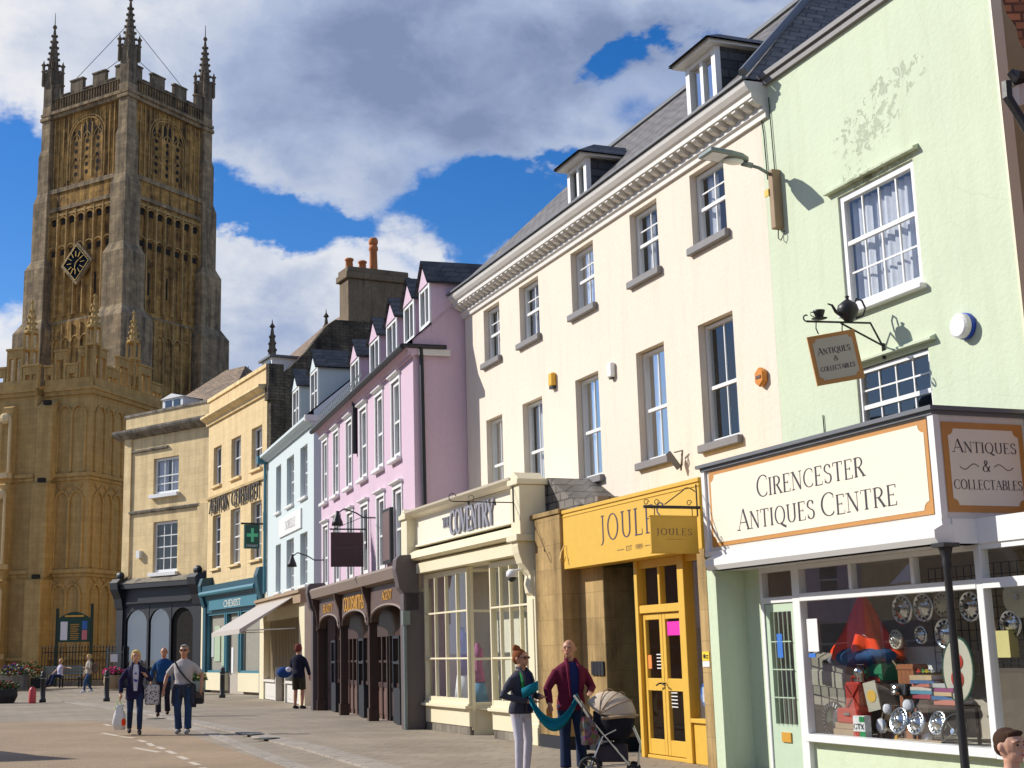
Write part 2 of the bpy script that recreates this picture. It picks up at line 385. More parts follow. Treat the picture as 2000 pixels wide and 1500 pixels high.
# ------------------------------------------------------------------ things
class Fr:
    """a facade: x along it to the right, y into the building, z up"""
    def __init__(s, p, az):
        s.p = Vector((p[0], p[1], 0)); a = radians(az)
        s.t = Vector((-sin(a), -cos(a), 0)); s.rz = atan2(s.t.y, s.t.x); s.i = Vector((-s.t.y, s.t.x, 0))
    def w(s, x, y=0, z=0): return s.p+s.t*x+s.i*y+Vector((0, 0, z))
    def px(s, px, py, y=0.):
        r = ray(px, py); P = s.p+s.i*y; k = P.dot(s.i)/(r[0]*s.i.x+r[1]*s.i.y)
        q = Vector((r[0]*k, r[1]*k, 0)); return (q-s.p).dot(s.t), HC+r[2]*k
def thing(name, label, cat, loc=(0, 0, 0), rz=0, group=None, kind=None):
    o = bpy.data.objects.new(name, None); SC.collection.objects.link(o); o.empty_display_size = .2
    o.location = loc; o.rotation_euler = (0, 0, rz); o['label'] = label; o['category'] = cat
    if group: o['group'] = group
    if kind: o['kind'] = kind
    return o
def ft(fr, name, label, cat, x=0, y=0, z=0, group=None, rz=0):
    return thing(name, label, cat, fr.w(x, y, z), fr.rz+rz, group)
def copy_tree(o, parent=None):
    c = o.copy(); SC.collection.objects.link(c); c.parent = parent
    for ch in o.children: copy_tree(ch, c)
    return c
def struct(o, label=None):
    o['kind'] = 'structure'
    if label: o['label'] = label
    return o

# serif lettering, drawn as pen strokes ------------------------------------------------
def arc(cx, cy, rx, ry, a0, a1, n=12):
    return [(cx+rx*cos(radians(a0+(a1-a0)*i/n)), cy+ry*sin(radians(a0+(a1-a0)*i/n))) for i in range(n+1)]
GL = {
 'A': (.70, [('t', [(.03,0),(.35,1)]), ('T', [(.35,1),(.66,0)]), ('t', [(.14,.36),(.55,.36)])], [(.03,0),(.66,0)]),
 'B': (.58, [('T', [(.12,0),(.12,1)]), ('p', arc(.25,.76,.23,.24,90,-90)), ('p', arc(.25,.26,.29,.26,90,-90)), ('t', [(.12,1),(.25,1)]), ('t', [(.12,.52),(.25,.52)]), ('t', [(.12,0),(.25,0)])], []),
 'C': (.70, [('p', arc(.42,.5,.36,.5,50,310,16)), ('t', [(.655,.74),(.655,.92)]), ('t', [(.655,.10),(.64,.2)])], []),
 'E': (.56, [('T', [(.12,0),(.12,1)]), ('t', [(.04,1),(.5,1)]), ('t', [(.12,.52),(.38,.52)]), ('t', [(.04,0),(.52,0)]), ('t', [(.5,1),(.5,.84)]), ('t', [(.52,0),(.52,.18)]), ('t', [(.38,.44),(.38,.6)])], []),
 'G': (.74, [('p', arc(.42,.5,.36,.5,50,310,16)), ('T', [(.64,.08),(.64,.42)]), ('t', [(.655,.74),(.655,.92)])], [(.64,.42)]),
 'H': (.74, [('T', [(.12,0),(.12,1)]), ('T', [(.62,0),(.62,1)]), ('t', [(.12,.52),(.62,.52)])], [(.12,0),(.12,1),(.62,0),(.62,1)]),
 'I': (.26, [('T', [(.13,0),(.13,1)])], [(.13,0),(.13,1)]),
 'J': (.36, [('p', [(.22,1),(.22,.1)]+arc(.08,.1,.14,.24,0,-100,6)[1:])], [(.22,1)]),
 'L': (.54, [('T', [(.12,0),(.12,1)]), ('t', [(.04,0),(.5,0)]), ('t', [(.5,0),(.5,.2)])], [(.12,1)]),
 'M': (.86, [('t', [(.12,0),(.12,1)]), ('T', [(.12,1),(.43,.05)]), ('t', [(.43,.05),(.74,1)]), ('T', [(.74,1),(.74,0)])], [(.12,0),(.74,0),(.1,1),(.76,1)]),
 'N': (.76, [('t', [(.12,0),(.12,1)]), ('T', [(.12,1),(.64,0)]), ('t', [(.64,0),(.64,1)])], [(.12,0),(.1,1),(.64,1)]),
 'O': (.80, [('p', arc(.40,.5,.33,.5,90,450,22))], []),
 'Q': (.80, [('p', arc(.40,.5,.33,.5,90,450,22)), ('T', [(.42,.05),(.62,-.1),(.82,-.2)])], []),
 'R': (.66, [('T', [(.12,0),(.12,1)]), ('p', arc(.26,.75,.24,.25,90,-90)), ('t', [(.12,1),(.26,1)]), ('t', [(.12,.5),(.26,.5)]), ('T', [(.30,.5),(.60,0)])], [(.12,0),(.12,1),(.6,0)]),
 'S': (.54, [('p', [(.44,.82)]+arc(.27,.76,.19,.24,40,200,8)+[(.27,.52)]+arc(.28,.26,.2,.26,60,-150,9)), ('t', [(.45,.76),(.45,.96)]), ('t', [(.08,.04),(.08,.26)])], []),
 'T': (.64, [('T', [(.32,0),(.32,1)]), ('t', [(.03,1),(.61,1)]), ('t', [(.03,1),(.03,.82)]), ('t', [(.61,1),(.61,.82)])], [(.32,0)]),
 'U': (.72, [('p', [(.13,1),(.13,.3)]+arc(.36,.3,.23,.3,180,360,10)[1:-1]+[(.59,.3),(.59,1)])], [(.13,1),(.59,1)]),
 'V': (.70, [('T', [(.04,1),(.35,0)]), ('t', [(.35,0),(.66,1)])], [(.04,1),(.66,1)]),
 'Y': (.68, [('T', [(.04,1),(.34,.48)]), ('t', [(.34,.48),(.64,1)]), ('T', [(.34,.5),(.34,0)])], [(.04,1),(.64,1),(.34,0)]),
 'D': (.72, [('T', [(.12,0),(.12,1)]), ('p', arc(.26,.5,.38,.5,90,-90)), ('t', [(.12,1),(.26,1)]), ('t', [(.12,0),(.26,0)])], []),
 '&': (.76, [('p', [(.70,.5),(.5,.1)]+arc(.30,.25,.24,.26,-50,-230,9)+[(.42,.66)]+arc(.36,.82,.12,.17,-40,180,8)+[(.3,.62),(.70,0)])], []),
 '1': (.4, [('T', [(.22,0),(.22,1)]), ('t', [(.08,.85),(.22,1)])], [(.22,0)]),
 '9': (.55, [('p', arc(.27,.7,.2,.3,0,360,14)), ('p', [(.47,.7),(.4,.25),(.15,0)])], []),
 '8': (.55, [('p', arc(.27,.74,.18,.25,0,360,14)), ('p', arc(.27,.25,.22,.25,0,360,14))], []),
 "'": (.2, [('T', [(.1,1),(.1,.75)])], []),
 ' ': (.34, [], [])}
def letters(mb, text, x0, x1, z0, h, y, T=.13, t=.04, small=None, thick=0., shear=0., mi=0, sp=.06, serif=True):
    """text between x0 and x1, base line z0, on plane y (towards the street is -y). small: height of the small capitals."""
    caps = []; i = 0; adv = 0
    for k, ch in enumerate(text):
        s = 1.0
        if small and not (k == 0 or text[k-1] == ' '): s = small
        w = GL[ch][0]*s; caps.append((ch, adv, s)); adv += w+sp
    sx = (x1-x0)/adv
    lay = 0
    def rib(pts, ws, s, ax):
        nonlocal lay
        P = [Vector((x0+(ax+p[0]*s)*sx, z0+p[1]*h*s)) for p in pts]
        lay += 1; yy = y-.0004*(lay % 9)-thick; V = []
        for i, p in enumerate(P):
            d = P[min(i+1, len(P)-1)]-P[max(i-1, 0)]
            d.normalize(); n = Vector((-d.y, d.x)); w = ws[i]*h*s/2
            nx = min(abs(n.x*w), w*sx/h*1.15)*(1 if n.x > 0 else -1) if abs(n.x) > .01 else 0
            V += [(p.x+nx, yy, p.y+n.y*w), (p.x-nx, yy, p.y-n.y*w)]
        m = len(P)
        mb.grid(V, [(2*i, 2*i+1, 2*i+3, 2*i+2) for i in range(m-1)], mi)
        if thick:
            V2 = [(a, y+thick*0, c) for a, b, c in V]
            mb.grid(V+V2, [(2*i, 2*i+2, 2*m+2*i+2, 2*m+2*i) for i in range(m-1)]+[(2*i+1, 2*m+2*i+1, 2*m+2*i+3, 2*i+3) for i in range(m-1)]+[(0, 2*m, 2*m+1, 1), (2*m-2, 2*m-1, 4*m-1, 4*m-2)], mi)
    for ch, ax, s in caps:
        _, strokes, ser = GL[ch]
        for mode, pts in strokes:
            ws = []
            for i in range(len(pts)):
                a = pts[max(i-1, 0)]; b = pts[min(i+1, len(pts)-1)]
                dx, dz = (b[0]-a[0])*sx/h, b[1]-a[1]; q = abs(dz)/(hypot(dx, dz)+1e-9)
                ws.append({'t': t, 'T': T, 'p': t+(T-t)*q**1.5}[mode])
            rib(pts, ws, s, ax)
        if serif:
            for (a, b) in ser: rib([(a-.11, b+(.02 if b < .5 else -.02)), (a+.11, b+(.02 if b < .5 else -.02))], [t*1.1]*2, s, ax)
# ------------------------------------------------------------------ frames of the street
FA = Fr((-.778, 30.14), -20.05)      # shop line and, 1.2 m behind it, the cream and green fronts
FP = Fr((-.924, 30.60), -15.51)      # pink house
FB = Fr((-4.557, 44.99), -17.09)     # pale blue house
FC = Fr((-7.891, 57.76), -25.94)     # chemist
FG = Fr((-12.28, 68.71), -50.15)     # corner house
FT = Fr((-23.67, 96.0), 212)         # tower
FO = Fr((-21.40, 80.0), 198)         # church porch

# ------------------------------------------------------------------ ground
def strip(pts, hw):
    out = []; n = len(pts)
    for i, p in enumerate(pts):
        d = (pts[min(i+1, n-1)]-pts[max(i-1, 0)]).normalized(); q = Vector((-d.y, d.x, 0))
        out.append((p+q*hw, p-q*hw))
    return out
def paving(name, c1, c2, mort, bw, bh, rot=0, var=.5, ms=.012):
    t = NT(name); tc = t.coords()
    v = t.n('ShaderNodeMapping', {0: tc, 'Rotation': (0, 0, rot)}).outputs[0]
    br = t.n('ShaderNodeTexBrick', {'Vector': v, 'Color1': (*c1, 1), 'Color2': (*c2, 1), 'Mortar': (*mort, 1), 'Scale': 1, 'Mortar Size': ms, 'Mortar Smooth': .3, 'Brick Width': bw, 'Row Height': bh})
    big = t.noise(tc, .35, 7, .65); fine = t.noise(tc, 11, 6, .7)
    c = t.mix(t.ramp(big, [(.35, (.72,)*3), (.65, (1.12,)*3)]), (0, 0, 0), (0, 0, 0))
    m = t.ramp(big, [(.3, (.68, .68, .68)), (.7, (1, 1, 1))])
    c = t.mix(1, br.outputs[0], m, 'MULTIPLY')
    m2 = t.ramp(fine, [(.3, (.75, .75, .75)), (.7, (1, 1, 1))])
    c = t.mix(1, c, m2, 'MULTIPLY')
    inv = t.n('ShaderNodeMath', {0: 1.0, 1: br.outputs['Fac']}, operation='SUBTRACT').outputs[0]
    return t.done(c, .8, t.bump(inv, .5, .01, t.bump(fine, .3, .01)), .3)
M['pave'] = paving('paving_slabs', (.43, .36, .27), (.37, .31, .235), (.24, .20, .15), .62, .42, radians(18))
M['setts'] = paving('road_block_paving', (.47, .345, .215), (.42, .305, .195), (.3, .22, .14), .22, .11, radians(-35), ms=.006)
M['kerb'] = paving('pale_kerb_stones', (.50, .44, .37), (.42, .37, .31), (.2, .17, .14), .9, .4, radians(18))
M['mark'] = paint('worn_road_paint', (.54, .46, .36), .8, .25)

mb = MB(); V = []; n = 60
xs = [-900, -300, -120]+[-60+2.5*i for i in range(40)]+[80, 200, 900]; ys = [-300, -60, -12]+[i*2.5 for i in range(56)]+[200, 500, 1400]
def gz(x, y):
    k = max(0, min(1, (y-69)/6.)); k = k*k*(3-2*k); return .17*k if x < -10 else 0.17*k
V = [(x, y, gz(x, y)) for y in ys for x in xs]; nx = len(xs)
mb.grid(V, [(j*nx+i, j*nx+i+1, (j+1)*nx+i+1, (j+1)*nx+i) for j in range(len(ys)-1) for i in range(nx-1)])
struct(mb.build('ground', 'pave'))
road = [ground(*p, .004) for p in [(-500, 1405), (0, 1410), (180, 1408), (300, 1420), (385, 1440), (470, 1470), (560, 1500), (700, 1580)]]+[Vector((2, 2, .004)), Vector((-40, 2, .004))]
mb = MB(); mb.face(road); struct(mb.build('road', 'setts'))
def band(name, px, hw, mat, th, group=None, z=.0):
    p = [ground(*q) for q in px]; s = strip(p, hw); mb = MB()
    V = []
    for a, b in s: V += [(a.x, a.y, z+th), (b.x, b.y, z+th), (a.x, a.y, z), (b.x, b.y, z)]
    F_ = []
    for i in range(len(s)-1):
        k = 4*i; F_ += [(k, k+1, k+5, k+4), (k, k+4, k+6, k+2), (k+1, k+3, k+7, k+5)]
    F_ += [(0, 2, 3, 1), (4*len(s)-4, 4*len(s)-3, 4*len(s)-1, 4*len(s)-2)]
    mb.grid(V, F_); return struct(mb.build(name, mat))
band('kerb', [(132, 1371), (200, 1380), (270, 1390), (340, 1403), (430, 1421), (520, 1441), (610, 1462), (760, 1505), (900, 1560)], .22, 'kerb', .03)
band('kerb', [(345, 1412), (400, 1428), (450, 1448), (520, 1476), (590, 1502), (690, 1550)], .14, 'kerb', .012)
for a, b in [((200,1432),(232,1438)), ((236,1439),(262,1442)), ((272,1446),(284,1450)), ((290,1452),(299,1458)), ((308,1459),(320,1464)), ((327,1467),(342,1473)), ((350,1478),(366,1484)), ((372,1489),(388,1495)), ((395,1500),(412,1508)), ((262,1461),(312,1470)), ((205,1415),(216,1418))]:
    band('road_marking', [a, b], .05, 'mark', .003, z=.0045)

# ------------------------------------------------------------------ building helpers
def sash(parent, x0, x1, z0, z1, y, cols=2, r1=2, r2=1, fw=.07, bar=.022, mat='white', curtain=None, sill=None, sillw=.1, name='window', sillmat='sill', meet=.5, pane='glassup'):
    mb = MB(); d = .09
    mb.box(x0, x0+fw, y, y+d, z0, z1); mb.box(x1-fw, x1, y, y+d, z0, z1)
    mb.box(x0+fw, x1-fw, y+.001, y+d, z1-fw, z1); mb.box(x0+fw, x1-fw, y+.001, y+d, z0, z0+fw*1.3)
    a, b, c, e = x0+fw, x1-fw, z0+fw*1.3, z1-fw; zm = c+(e-c)*meet
    if r1: mb.box(a, b, y+.012, y+.06, zm-.028, zm+.028)
    for i in range(1, cols): x = a+(b-a)*i/cols; mb.box(x-bar/2, x+bar/2, y+.03, y+.055, c, e)
    if r1:
        for i in range(1, r1): z = zm+(e-zm)*i/r1; mb.box(a, b, y+.032, y+.053, z-bar/2, z+bar/2)
        for i in range(1, r2): z = c+(zm-c)*i/r2; mb.box(a, b, y+.032, y+.053, z-bar/2, z+bar/2)
    w = mb.build(name, mat, parent)
    p = MB(); p.face([(a, y+.045, c), (b, y+.045, c), (b, y+.045, e), (a, y+.045, e)]); p.build('pane', pane, w)
    if curtain:
        cm, w1, w2 = curtain; q = MB(); 
        def drape(u0, u1):
            n = max(6, int((u1-u0)/.04)); V = []
            for i in range(n+1):
                u = u0+(u1-u0)*i/n; yy = y+.16+.035*sin(i*1.9+x0*3)
                V += [(u, yy, c), (u, yy+.01, e)]
            q.grid(V, [(2*i, 2*i+2, 2*i+3, 2*i+1) for i in range(n)])
        if w1: drape(a, a+(b-a)*w1)
        if w2: drape(b-(b-a)*w2, b)
        q.build('curtain', cm, w, smooth=True)
    if sill:
        q = MB(); q.box(x0-sillw, x1+sillw, sill[0], y+.02, z0-sill[1], z0-.004); q.build('sill', sillmat, w, bevel=.012)
    return w
def roofface(mb, pts, mi=0, th=.06):
    mb.face(pts, mi); mb.face([(x, y, z-th) for x, y, z in pts], mi)

# ================================================================== CREAM HOUSE
# local frame: x along, y into house; its front plane stands at y=1.2 of FA
Y0 = 1.2
cr = thing('cream_house', 'tall cream stucco house with ten sash windows, a modillion cornice and slate dormers', 'house', FA.p, FA.rz)
cols5 = [(1.37, 2.30), (3.40, 4.40), (5.94, 6.92), (8.38, 9.36), (10.46, 11.48)]
ops = [(a, b, 7.80, 9.02) for a, b in cols5]+[(a, b, 4.64, 6.55) for a, b in cols5]
mb = MB(); mb.wall(.2, 12.55, 0, 9.15, ops, Y0, .20)
mb.face([(.2, Y0, 0), (.2, 11, 0), (.2, 11, 9.6), (.2, Y0, 9.6)]); mb.face([(12.55, Y0, 0), (12.55, 11, 0), (12.55, 11, 9.6), (12.55, Y0, 9.6)]); mb.face([(.2, 11, 0), (12.55, 11, 0), (12.55, 11, 9.6), (.2, 11, 9.6)])
mb.build('wall', 'cream', cr)
mb = MB()
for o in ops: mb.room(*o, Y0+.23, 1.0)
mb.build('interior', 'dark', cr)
for i, (a, b) in enumerate(cols5):
    sash(cr, a+.02, b-.02, 7.82, 9.0, Y0+.12, 2, 2, 1, .055, curtain=('net', .34, .36), sill=(Y0-.09, .13), sillw=.10)
    sash(cr, a+.02, b-.02, 4.66, 6.53, Y0+.12, 2, 1, 1, .055, curtain=(('curt', .0, .45) if i > 3 else ('net', .3, .4)), sill=(Y0-.09, .13), sillw=.10, meet=.46)
mb = MB()
prof = [(Y0+.02, 9.12), (Y0-.05, 9.12), (Y0-.05, 9.19), (Y0-.09, 9.22), (Y0-.09, 9.26), (Y0-.08, 9.26), (Y0-.08, 9.40), (Y0-.27, 9.40), (Y0-.27, 9.47), (Y0-.31, 9.50), (Y0-.36, 9.57), (Y0-.38, 9.64), (Y0+.3, 9.66), (Y0+.3, 9.12)]
mb.prism(prof, .10, 12.76, 'x')
co = mb.build('cornice', 'offw', cr)
mb = MB(); k = 0; x = .20
while x < 12.7:
    mb.prism([(Y0-.08, 9.40), (Y0-.25, 9.40), (Y0-.25, 9.36), (Y0-.2, 9.32), (Y0-.08, 9.28)], x, x+.10, 'x'); x += .235
mb.build('modillions', 'offw', co)
mb = MB(); mb.box(.05, 12.78, Y0-.42, Y0-.34, 9.662, 9.70); mb.build('gutter', 'lead', cr)
# mansard roof
mb = MB()
RZ, RY = 12.3, 4.6
roofface(mb, [(.1, Y0-.33, 9.68), (12.75, Y0-.33, 9.68), (9.6, RY, 13.25), (.1, RY, 13.25)])
roofface(mb, [(12.75, Y0-.33, 9.68), (12.75, 10, 9.7), (9.6, 8, 13.25), (9.6, RY, 13.25)])
roofface(mb, [(.1, RY, 13.25), (9.6, RY, 13.25), (9.6, 8, 13.25), (.1, 8, 13.25)]); roofface(mb, [(.1, 8, 13.25), (9.6, 8, 13.25), (12.75, 10.5, 9.7), (.1, 11, 9.7)])
mb.face([(.1, Y0-.33, 9.68), (.1, RY, 13.25), (.1, 8, 13.25), (.1, 11, 9.7)])
rf = mb.build('roof', 'slatel', cr)
mb = MB(); mb.tube([(.1, RY, 13.3), (9.6, RY, 13.3), (12.78, Y0-.4, 9.75)], .07, 6); mb.build('ridge_tiles', 'lead', rf)
def hdormer(x0, x1, z0, z1, y, tag_):
    d = MB(); back = RY
    # cheeks
    def yroof(z): return Y0-.45+(z-9.68)*(RY-Y0+.45)/(13.25-9.68)
    for x in (x0, x1):
        d.prism([(y, z0-.3), (yroof(z1)+.1, z1), (y, z1)], x-.03, x+.03, 'x')
    dm = d.build('dormer', 'slate', cr)
    q = MB(); w = x1-x0; fw = .075
    q.box(x0-.04, x0+fw, y-.05, y+.05, z0, z1); q.box(x1-fw, x1+.04, y-.05, y+.05, z0, z1); q.box(x0+fw, x1-fw, y-.04, y+.05, z1-.09, z1); q.box(x0+fw, x1-fw, y-.04, y+.05, z0, z0+.09)
    xm = (x0+x1)/2; q.box(xm-.045, xm+.045, y-.03, y+.05, z0+.09, z1-.09)
    q.box(x0-.16, x1+.16, y-.22, yroof(z1+.1), z1+.002, z1+.06)
    q.build('window', 'white', dm)
    p = MB(); p.face([(x0+fw, y+.02, z0+.09), (x1-fw, y+.02, z0+.09), (x1-fw, y+.02, z1-.09), (x0+fw, y+.02, z1-.09)]); p.build('pane', 'glassup', dm)
    r = MB(); zt = z1+.46; e = .2; zr = z1+.065
    yb = yroof(zt); A_ = (x0-e, y-.28, zr); B2 = (x1+e, y-.28, zr); P_ = (xm, y+.35, zt); Q_ = (xm, yb, zt)
    roofface(r, [A_, B2, P_], 0, .03); roofface(r, [A_, P_, Q_, (x0-e, yroof(zr)+.1, zr)], 0, .03); roofface(r, [B2, (x1+e, yroof(zr)+.1, zr), Q_, P_], 0, .03)
    r.build('dormer_roof', 'slate', dm)
    i = MB(); i.room(x0+.05, x1-.05, z0, z1-.02, y+.06, 1.2, 0); i.build('interior', 'dark', dm)
hdormer(10.28, 11.12, 10.05, 10.98, Y0+.22, 0)
hdormer(5.62, 6.38, 10.05, 10.82, Y0+.22, 0)

# ================================================================== GREEN HOUSE with the antiques shop
gr = thing('pale_green_house', 'pale green stucco house with flaking paint above a white antiques shopfront', 'house', FA.p, FA.rz)
GX0, GX1, GT = 12.55, 17.26, 9.70
ops = [(14.20, 15.72, 5.84, 7.42), (14.30, 15.70, 4.05, 5.06)]
# front wall with a flaked patch under the eaves
t = NT('flaking_green_stucco'); v = t.coords(); col = (.59, .66, .49)
big = t.noise(v, .9, 6, .6); fine = t.noise(v, 14, 6, .65); grit = t.noise(v, 60, 3, .6)
c = t.mix(big, sc3(col, .90), sc3(col, 1.07))
stk = t.ramp(t.noise(t.coords(False, (3.2, 3.2, .3)), 1.5, 7, .65), [(.5, (0, 0, 0)), (.75, (.4, .4, .4))]); c = t.mix(stk, c, (.48, .53, .36)); fl = t.noise(v, 6.5, 7, .7, .6)
def spot(cx, cz, rx, rz_):
    mp = t.n('ShaderNodeMapping', {0: v, 'Location': (-cx/rx, 0, -cz/rz_), 'Scale': (1/rx, 0, 1/rz_)}).outputs[0]
    ln = t.n('ShaderNodeVectorMath', {0: mp}, operation='LENGTH').outputs['Value']
    return t.n('ShaderNodeMapRange', {0: ln, 1: 1.15, 2: .1}, interpolation_type='SMOOTHSTEP').outputs[0]
sp = t.mix(1, t.mix(1, spot(14.9, 8.15, .95, .45), spot(15.6, 8.5, .75, .30), 'ADD'), spot(14.7, 7.6, .5, .32), 'ADD')
f = t.mix(1, sp, t.ramp(fl, [(.50, (0, 0, 0)), (.58, (1, 1, 1))]), 'MULTIPLY'); f = t.ramp(f, [(.25, (0, 0, 0)), (.45, (1, 1, 1))])
c = t.mix(f, c, (.44, .49, .36)); dirt = t.mix(1, spot(15.0, 7.45, 1.0, .14), t.ramp(fl, [(.4, (0, 0, 0)), (.6, (1, 1, 1))]), 'MULTIPLY')
c = t.mix(dirt, c, (.22, .24, .12))
# hairline cracks
vo = t.n('ShaderNodeTexVoronoi', {'Vector': t.n('ShaderNodeMix', {0: .12, 4: v, 5: t.n('ShaderNodeTexNoise', {'Vector': v, 'Scale': 2.5}).outputs['Color']}, data_type='VECTOR').outputs[1], 'Scale': .55}, feature='DISTANCE_TO_EDGE')
cr_ = t.ramp(vo.outputs['Distance'], [(.0, (.22, .22, .22)), (.004, (0, 0, 0))])
c = t.mix(cr_, c, (.35, .42, .28))
inv = t.n('ShaderNodeMath', {0: 1.0, 1: f}, operation='SUBTRACT').outputs[0]
M['greenw'] = t.done(c, .85, t.bump(grit, .35, .006, t.bump(fine, .35, .02, t.bump(inv, .5, .02))), .2)
mb = MB(); mb.wall(GX0+.002, GX1, 2.7, GT, ops, Y0, .12); mb.build('wall', 'greenw', gr)
mb = MB()
mb.face([(GX1, Y0, 2.7), (GX1, 9, 2.7), (GX1, 9, GT), (GX1, Y0, GT)]); mb.face([(GX0, 9, 0), (GX1, 9, 0), (GX1, 9, GT), (GX0, 9, GT)]); mb.face([(GX0+.02, Y0, GT), (GX1, Y0, GT), (GX1, 9, GT), (GX0+.02, 9, GT)])
mb.build('side_wall', 'tan', gr)
mb = MB(); mb.box(GX1-.0, GX1+.03, Y0-.03, Y0+.12, 4.0, GT); mb.build('corner_bead', 'creamp', gr)
mb = MB(); mb.box(GX0+.02, GX1+.1, Y0-.10, Y0+.3, GT, GT+.07); mb.box(GX0+.02, GX1+.1, Y0-.06, Y0+.1, GT-.1, GT); mb.build('coping', 'sill', gr)
mb = MB(); mb.room(*ops[0], Y0+.2, 1.0); mb.room(*ops[1], Y0+.2, 1.0); mb.build('interior', 'dark', gr)
w = sash(gr, 14.20, 15.72, 5.84, 7.42, Y0+.03, 4, 1, 2, .085, .024, curtain=('net', .98, 0), sill=(Y0-.10, .07), sillw=.06, sillmat='white', meet=.58)
w = sash(gr, 14.30, 15.70, 4.05, 5.04, Y0+.03, 4, 2, 1, .05, .022, meet=.5)
mb = MB()
for (a, b, z) in ((14.0, 15.85, 7.50), (14.1, 15.85, 5.12)): mb.prism([(Y0+.0, z+.07), (Y0-.09, z+.03), (Y0-.09, z), (Y0, z)], a, b, 'x')
mb.build('drip_mould', M['greenw'], gr)
# downpipe / cables
mb = MB(); mb.tube([(12.60, Y0-.02, 9.2), (12.64, Y0-.02, 8.9), (12.66, Y0-.02, 8.2)], .009, 5); mb.tube([(13.55, Y0-.015, 4.6), (13.56, Y0-.015, 4.0)], .008, 5); mb.build('cable', 'darkgreen', gr)

# ---- shopfront of the antiques shop
sh = thing('antiques_shopfront', 'white antiques shopfront with a big cream sign board over a glazed display window', 'shopfront', FA.p, FA.rz)
SY = .42
mb = MB(); mb.box(12.34, 12.56, .0, SY+.6, 0, 2.62); mb.box(12.56, 12.93, SY+.02, SY+.5, 0, 2.62)
mb.face([(12.36, 0, 2.6), (12.36, Y0, 2.6), (12.36, Y0, 4.0), (12.36, 0, 4.0)])
mb.build('pilaster', 'green', sh)
mb = MB(); mb.box(13.86, 18.3, SY+.06, SY+.26, 0, .44); mb.build('stall_riser', 'green', sh)
mb = MB()
mb.box(12.40, 17.10, .02, Y0-.001, 2.86, 4.0); mb.build('sign_box', 'offw', sh)
mb = MB(); mb.box(12.30, 17.16, -.07, Y0-.002, 4.0, 4.045); mb.box(12.36, 17.12, -.03, Y0-.003, 3.955, 4.0); mb.build('sign_top', 'lead', sh)
mb = MB(); mb.box(12.36, 17.12, -.02, .1, 2.80, 2.86); mb.box(12.36, 12.44, -.015, .06, 2.861, 3.954); mb.box(17.03, 17.12, -.015, .06, 2.861, 3.954)
mb.box(12.60, 17.13, -.10, .5, 2.60, 2.72); mb.prism([(-.02, 2.80), (-.14, 2.74), (-.14, 2.66), (-.10, 2.60), (.1, 2.60), (.1, 2.8)], 12.55, 17.14, 'x')
mb.box(17.04, 17.14, .101, Y0-.002, 2.60, 2.80)
mb.build('fascia_moulding', 'white', sh)
def border_board(parent, x0, x1, z0, z1, y, notch=.09, bw=.05):
    b = MB(); b.box(x0, x1, y-.012, y, z0, z1); bo = b.build('sign_border', 'orangeb', parent)
    a0, a1, c0, c1 = x0+bw, x1-bw, z0+bw, z1-bw; n_ = notch
    def cor(cx, cz, a, b_): return [(cx+n_*cos(radians(a+(b_-a)*i/5)), cz+n_*sin(radians(a+(b_-a)*i/5))) for i in range(6)]
    poly = cor(a0, c0, 90, 0)+cor(a1, c0, 180, 90)+cor(a1, c1, 270, 180)+cor(a0, c1, 360, 270)
    p = MB(); p.prism(poly, y-.016, y-.0122, 'y'); p.build('sign_face', 'signcream', parent)
border_board(sh, 12.52, 16.98, 2.92, 3.93, .02)
mb = MB()
letters(mb, 'CIRENCESTER', 13.68, 15.92, 3.46, .27, .003, .14, .04, .82)
letters(mb, 'ANTIQUES', 13.20, 14.92, 3.08, .27, .003, .14, .04, .82)
letters(mb, 'CENTRE', 15.02, 16.44, 3.08, .27, .003, .14, .04, .82)
mb.build('lettering', 'ink', sh)
# return sign facing down the side (local x = depth)
rt = thing('return_sign', 'cream and ochre sign board reading antiques and collectables on the shop corner', 'sign', FA.w(17.10, .03, 0), FA.rz+pi/2)
mb = MB(); mb.box(.0, 1.16, -.004, .02, 2.86, 3.98); mb.build('backing_board', 'offw', rt)
border_board(rt, .06, 1.12, 2.93, 3.88, -.004, .07, .07)
mb = MB(); letters(mb, 'ANTIQUES', .18, 1.02, 3.56, .14, -.021, .14, .04, .8); letters(mb, '&', .54, .65, 3.36, .12, -.021, .14, .04); letters(mb, 'COLLECTABLES', .15, 1.05, 3.17, .10, -.021, .14, .04)
for s in (-1, 1):
    pts = [(.595+s*(.10+.25*i/10), -.022, 3.41+.03*sin(i*.63)) for i in range(11)]
    mb.tube(pts, .004, 4)
mb.build('lettering', 'ink', rt)
# glazing: door 12.95-13.72, window 13.86-17.1
mb = MB(); y = SY
def bx(a, b, c, d, yy=y, dd=.09): mb.box(a, b, yy, yy+dd, c, d)
bx(12.95, 13.02, 0, 2.60); bx(13.70, 13.86, 0.0, 2.60, y-.01, .11); bx(17.04, 17.14, .52, 2.60, y-.01, .11)
bx(13.02, 13.70, 2.14, 2.22); bx(13.86, 17.04, 2.14, 2.24, y-.015, .11); bx(13.02, 13.70, 2.54, 2.6); bx(13.86, 17.04, 2.54, 2.6)
for x in (14.90, 16.03): bx(x-.03, x+.03, 2.24, 2.54)
mb.box(13.83, 17.16, y-.06, y+.12, .44, .53)
mb.build('window_frame', 'white', sh, bevel=.006)
mb = MB()
for (a, b, c, d) in ((13.02,13.70,2.22,2.54), (13.86,14.87,2.24,2.54), (14.93,16.0,2.24,2.54), (16.06,17.04,2.24,2.54), (13.86,17.04,.53,2.14)): mb.face([(a, y+.05, c), (b, y+.05, c), (b, y+.05, d), (a, y+.05, d)])
mb.build('pane', 'glass', sh)
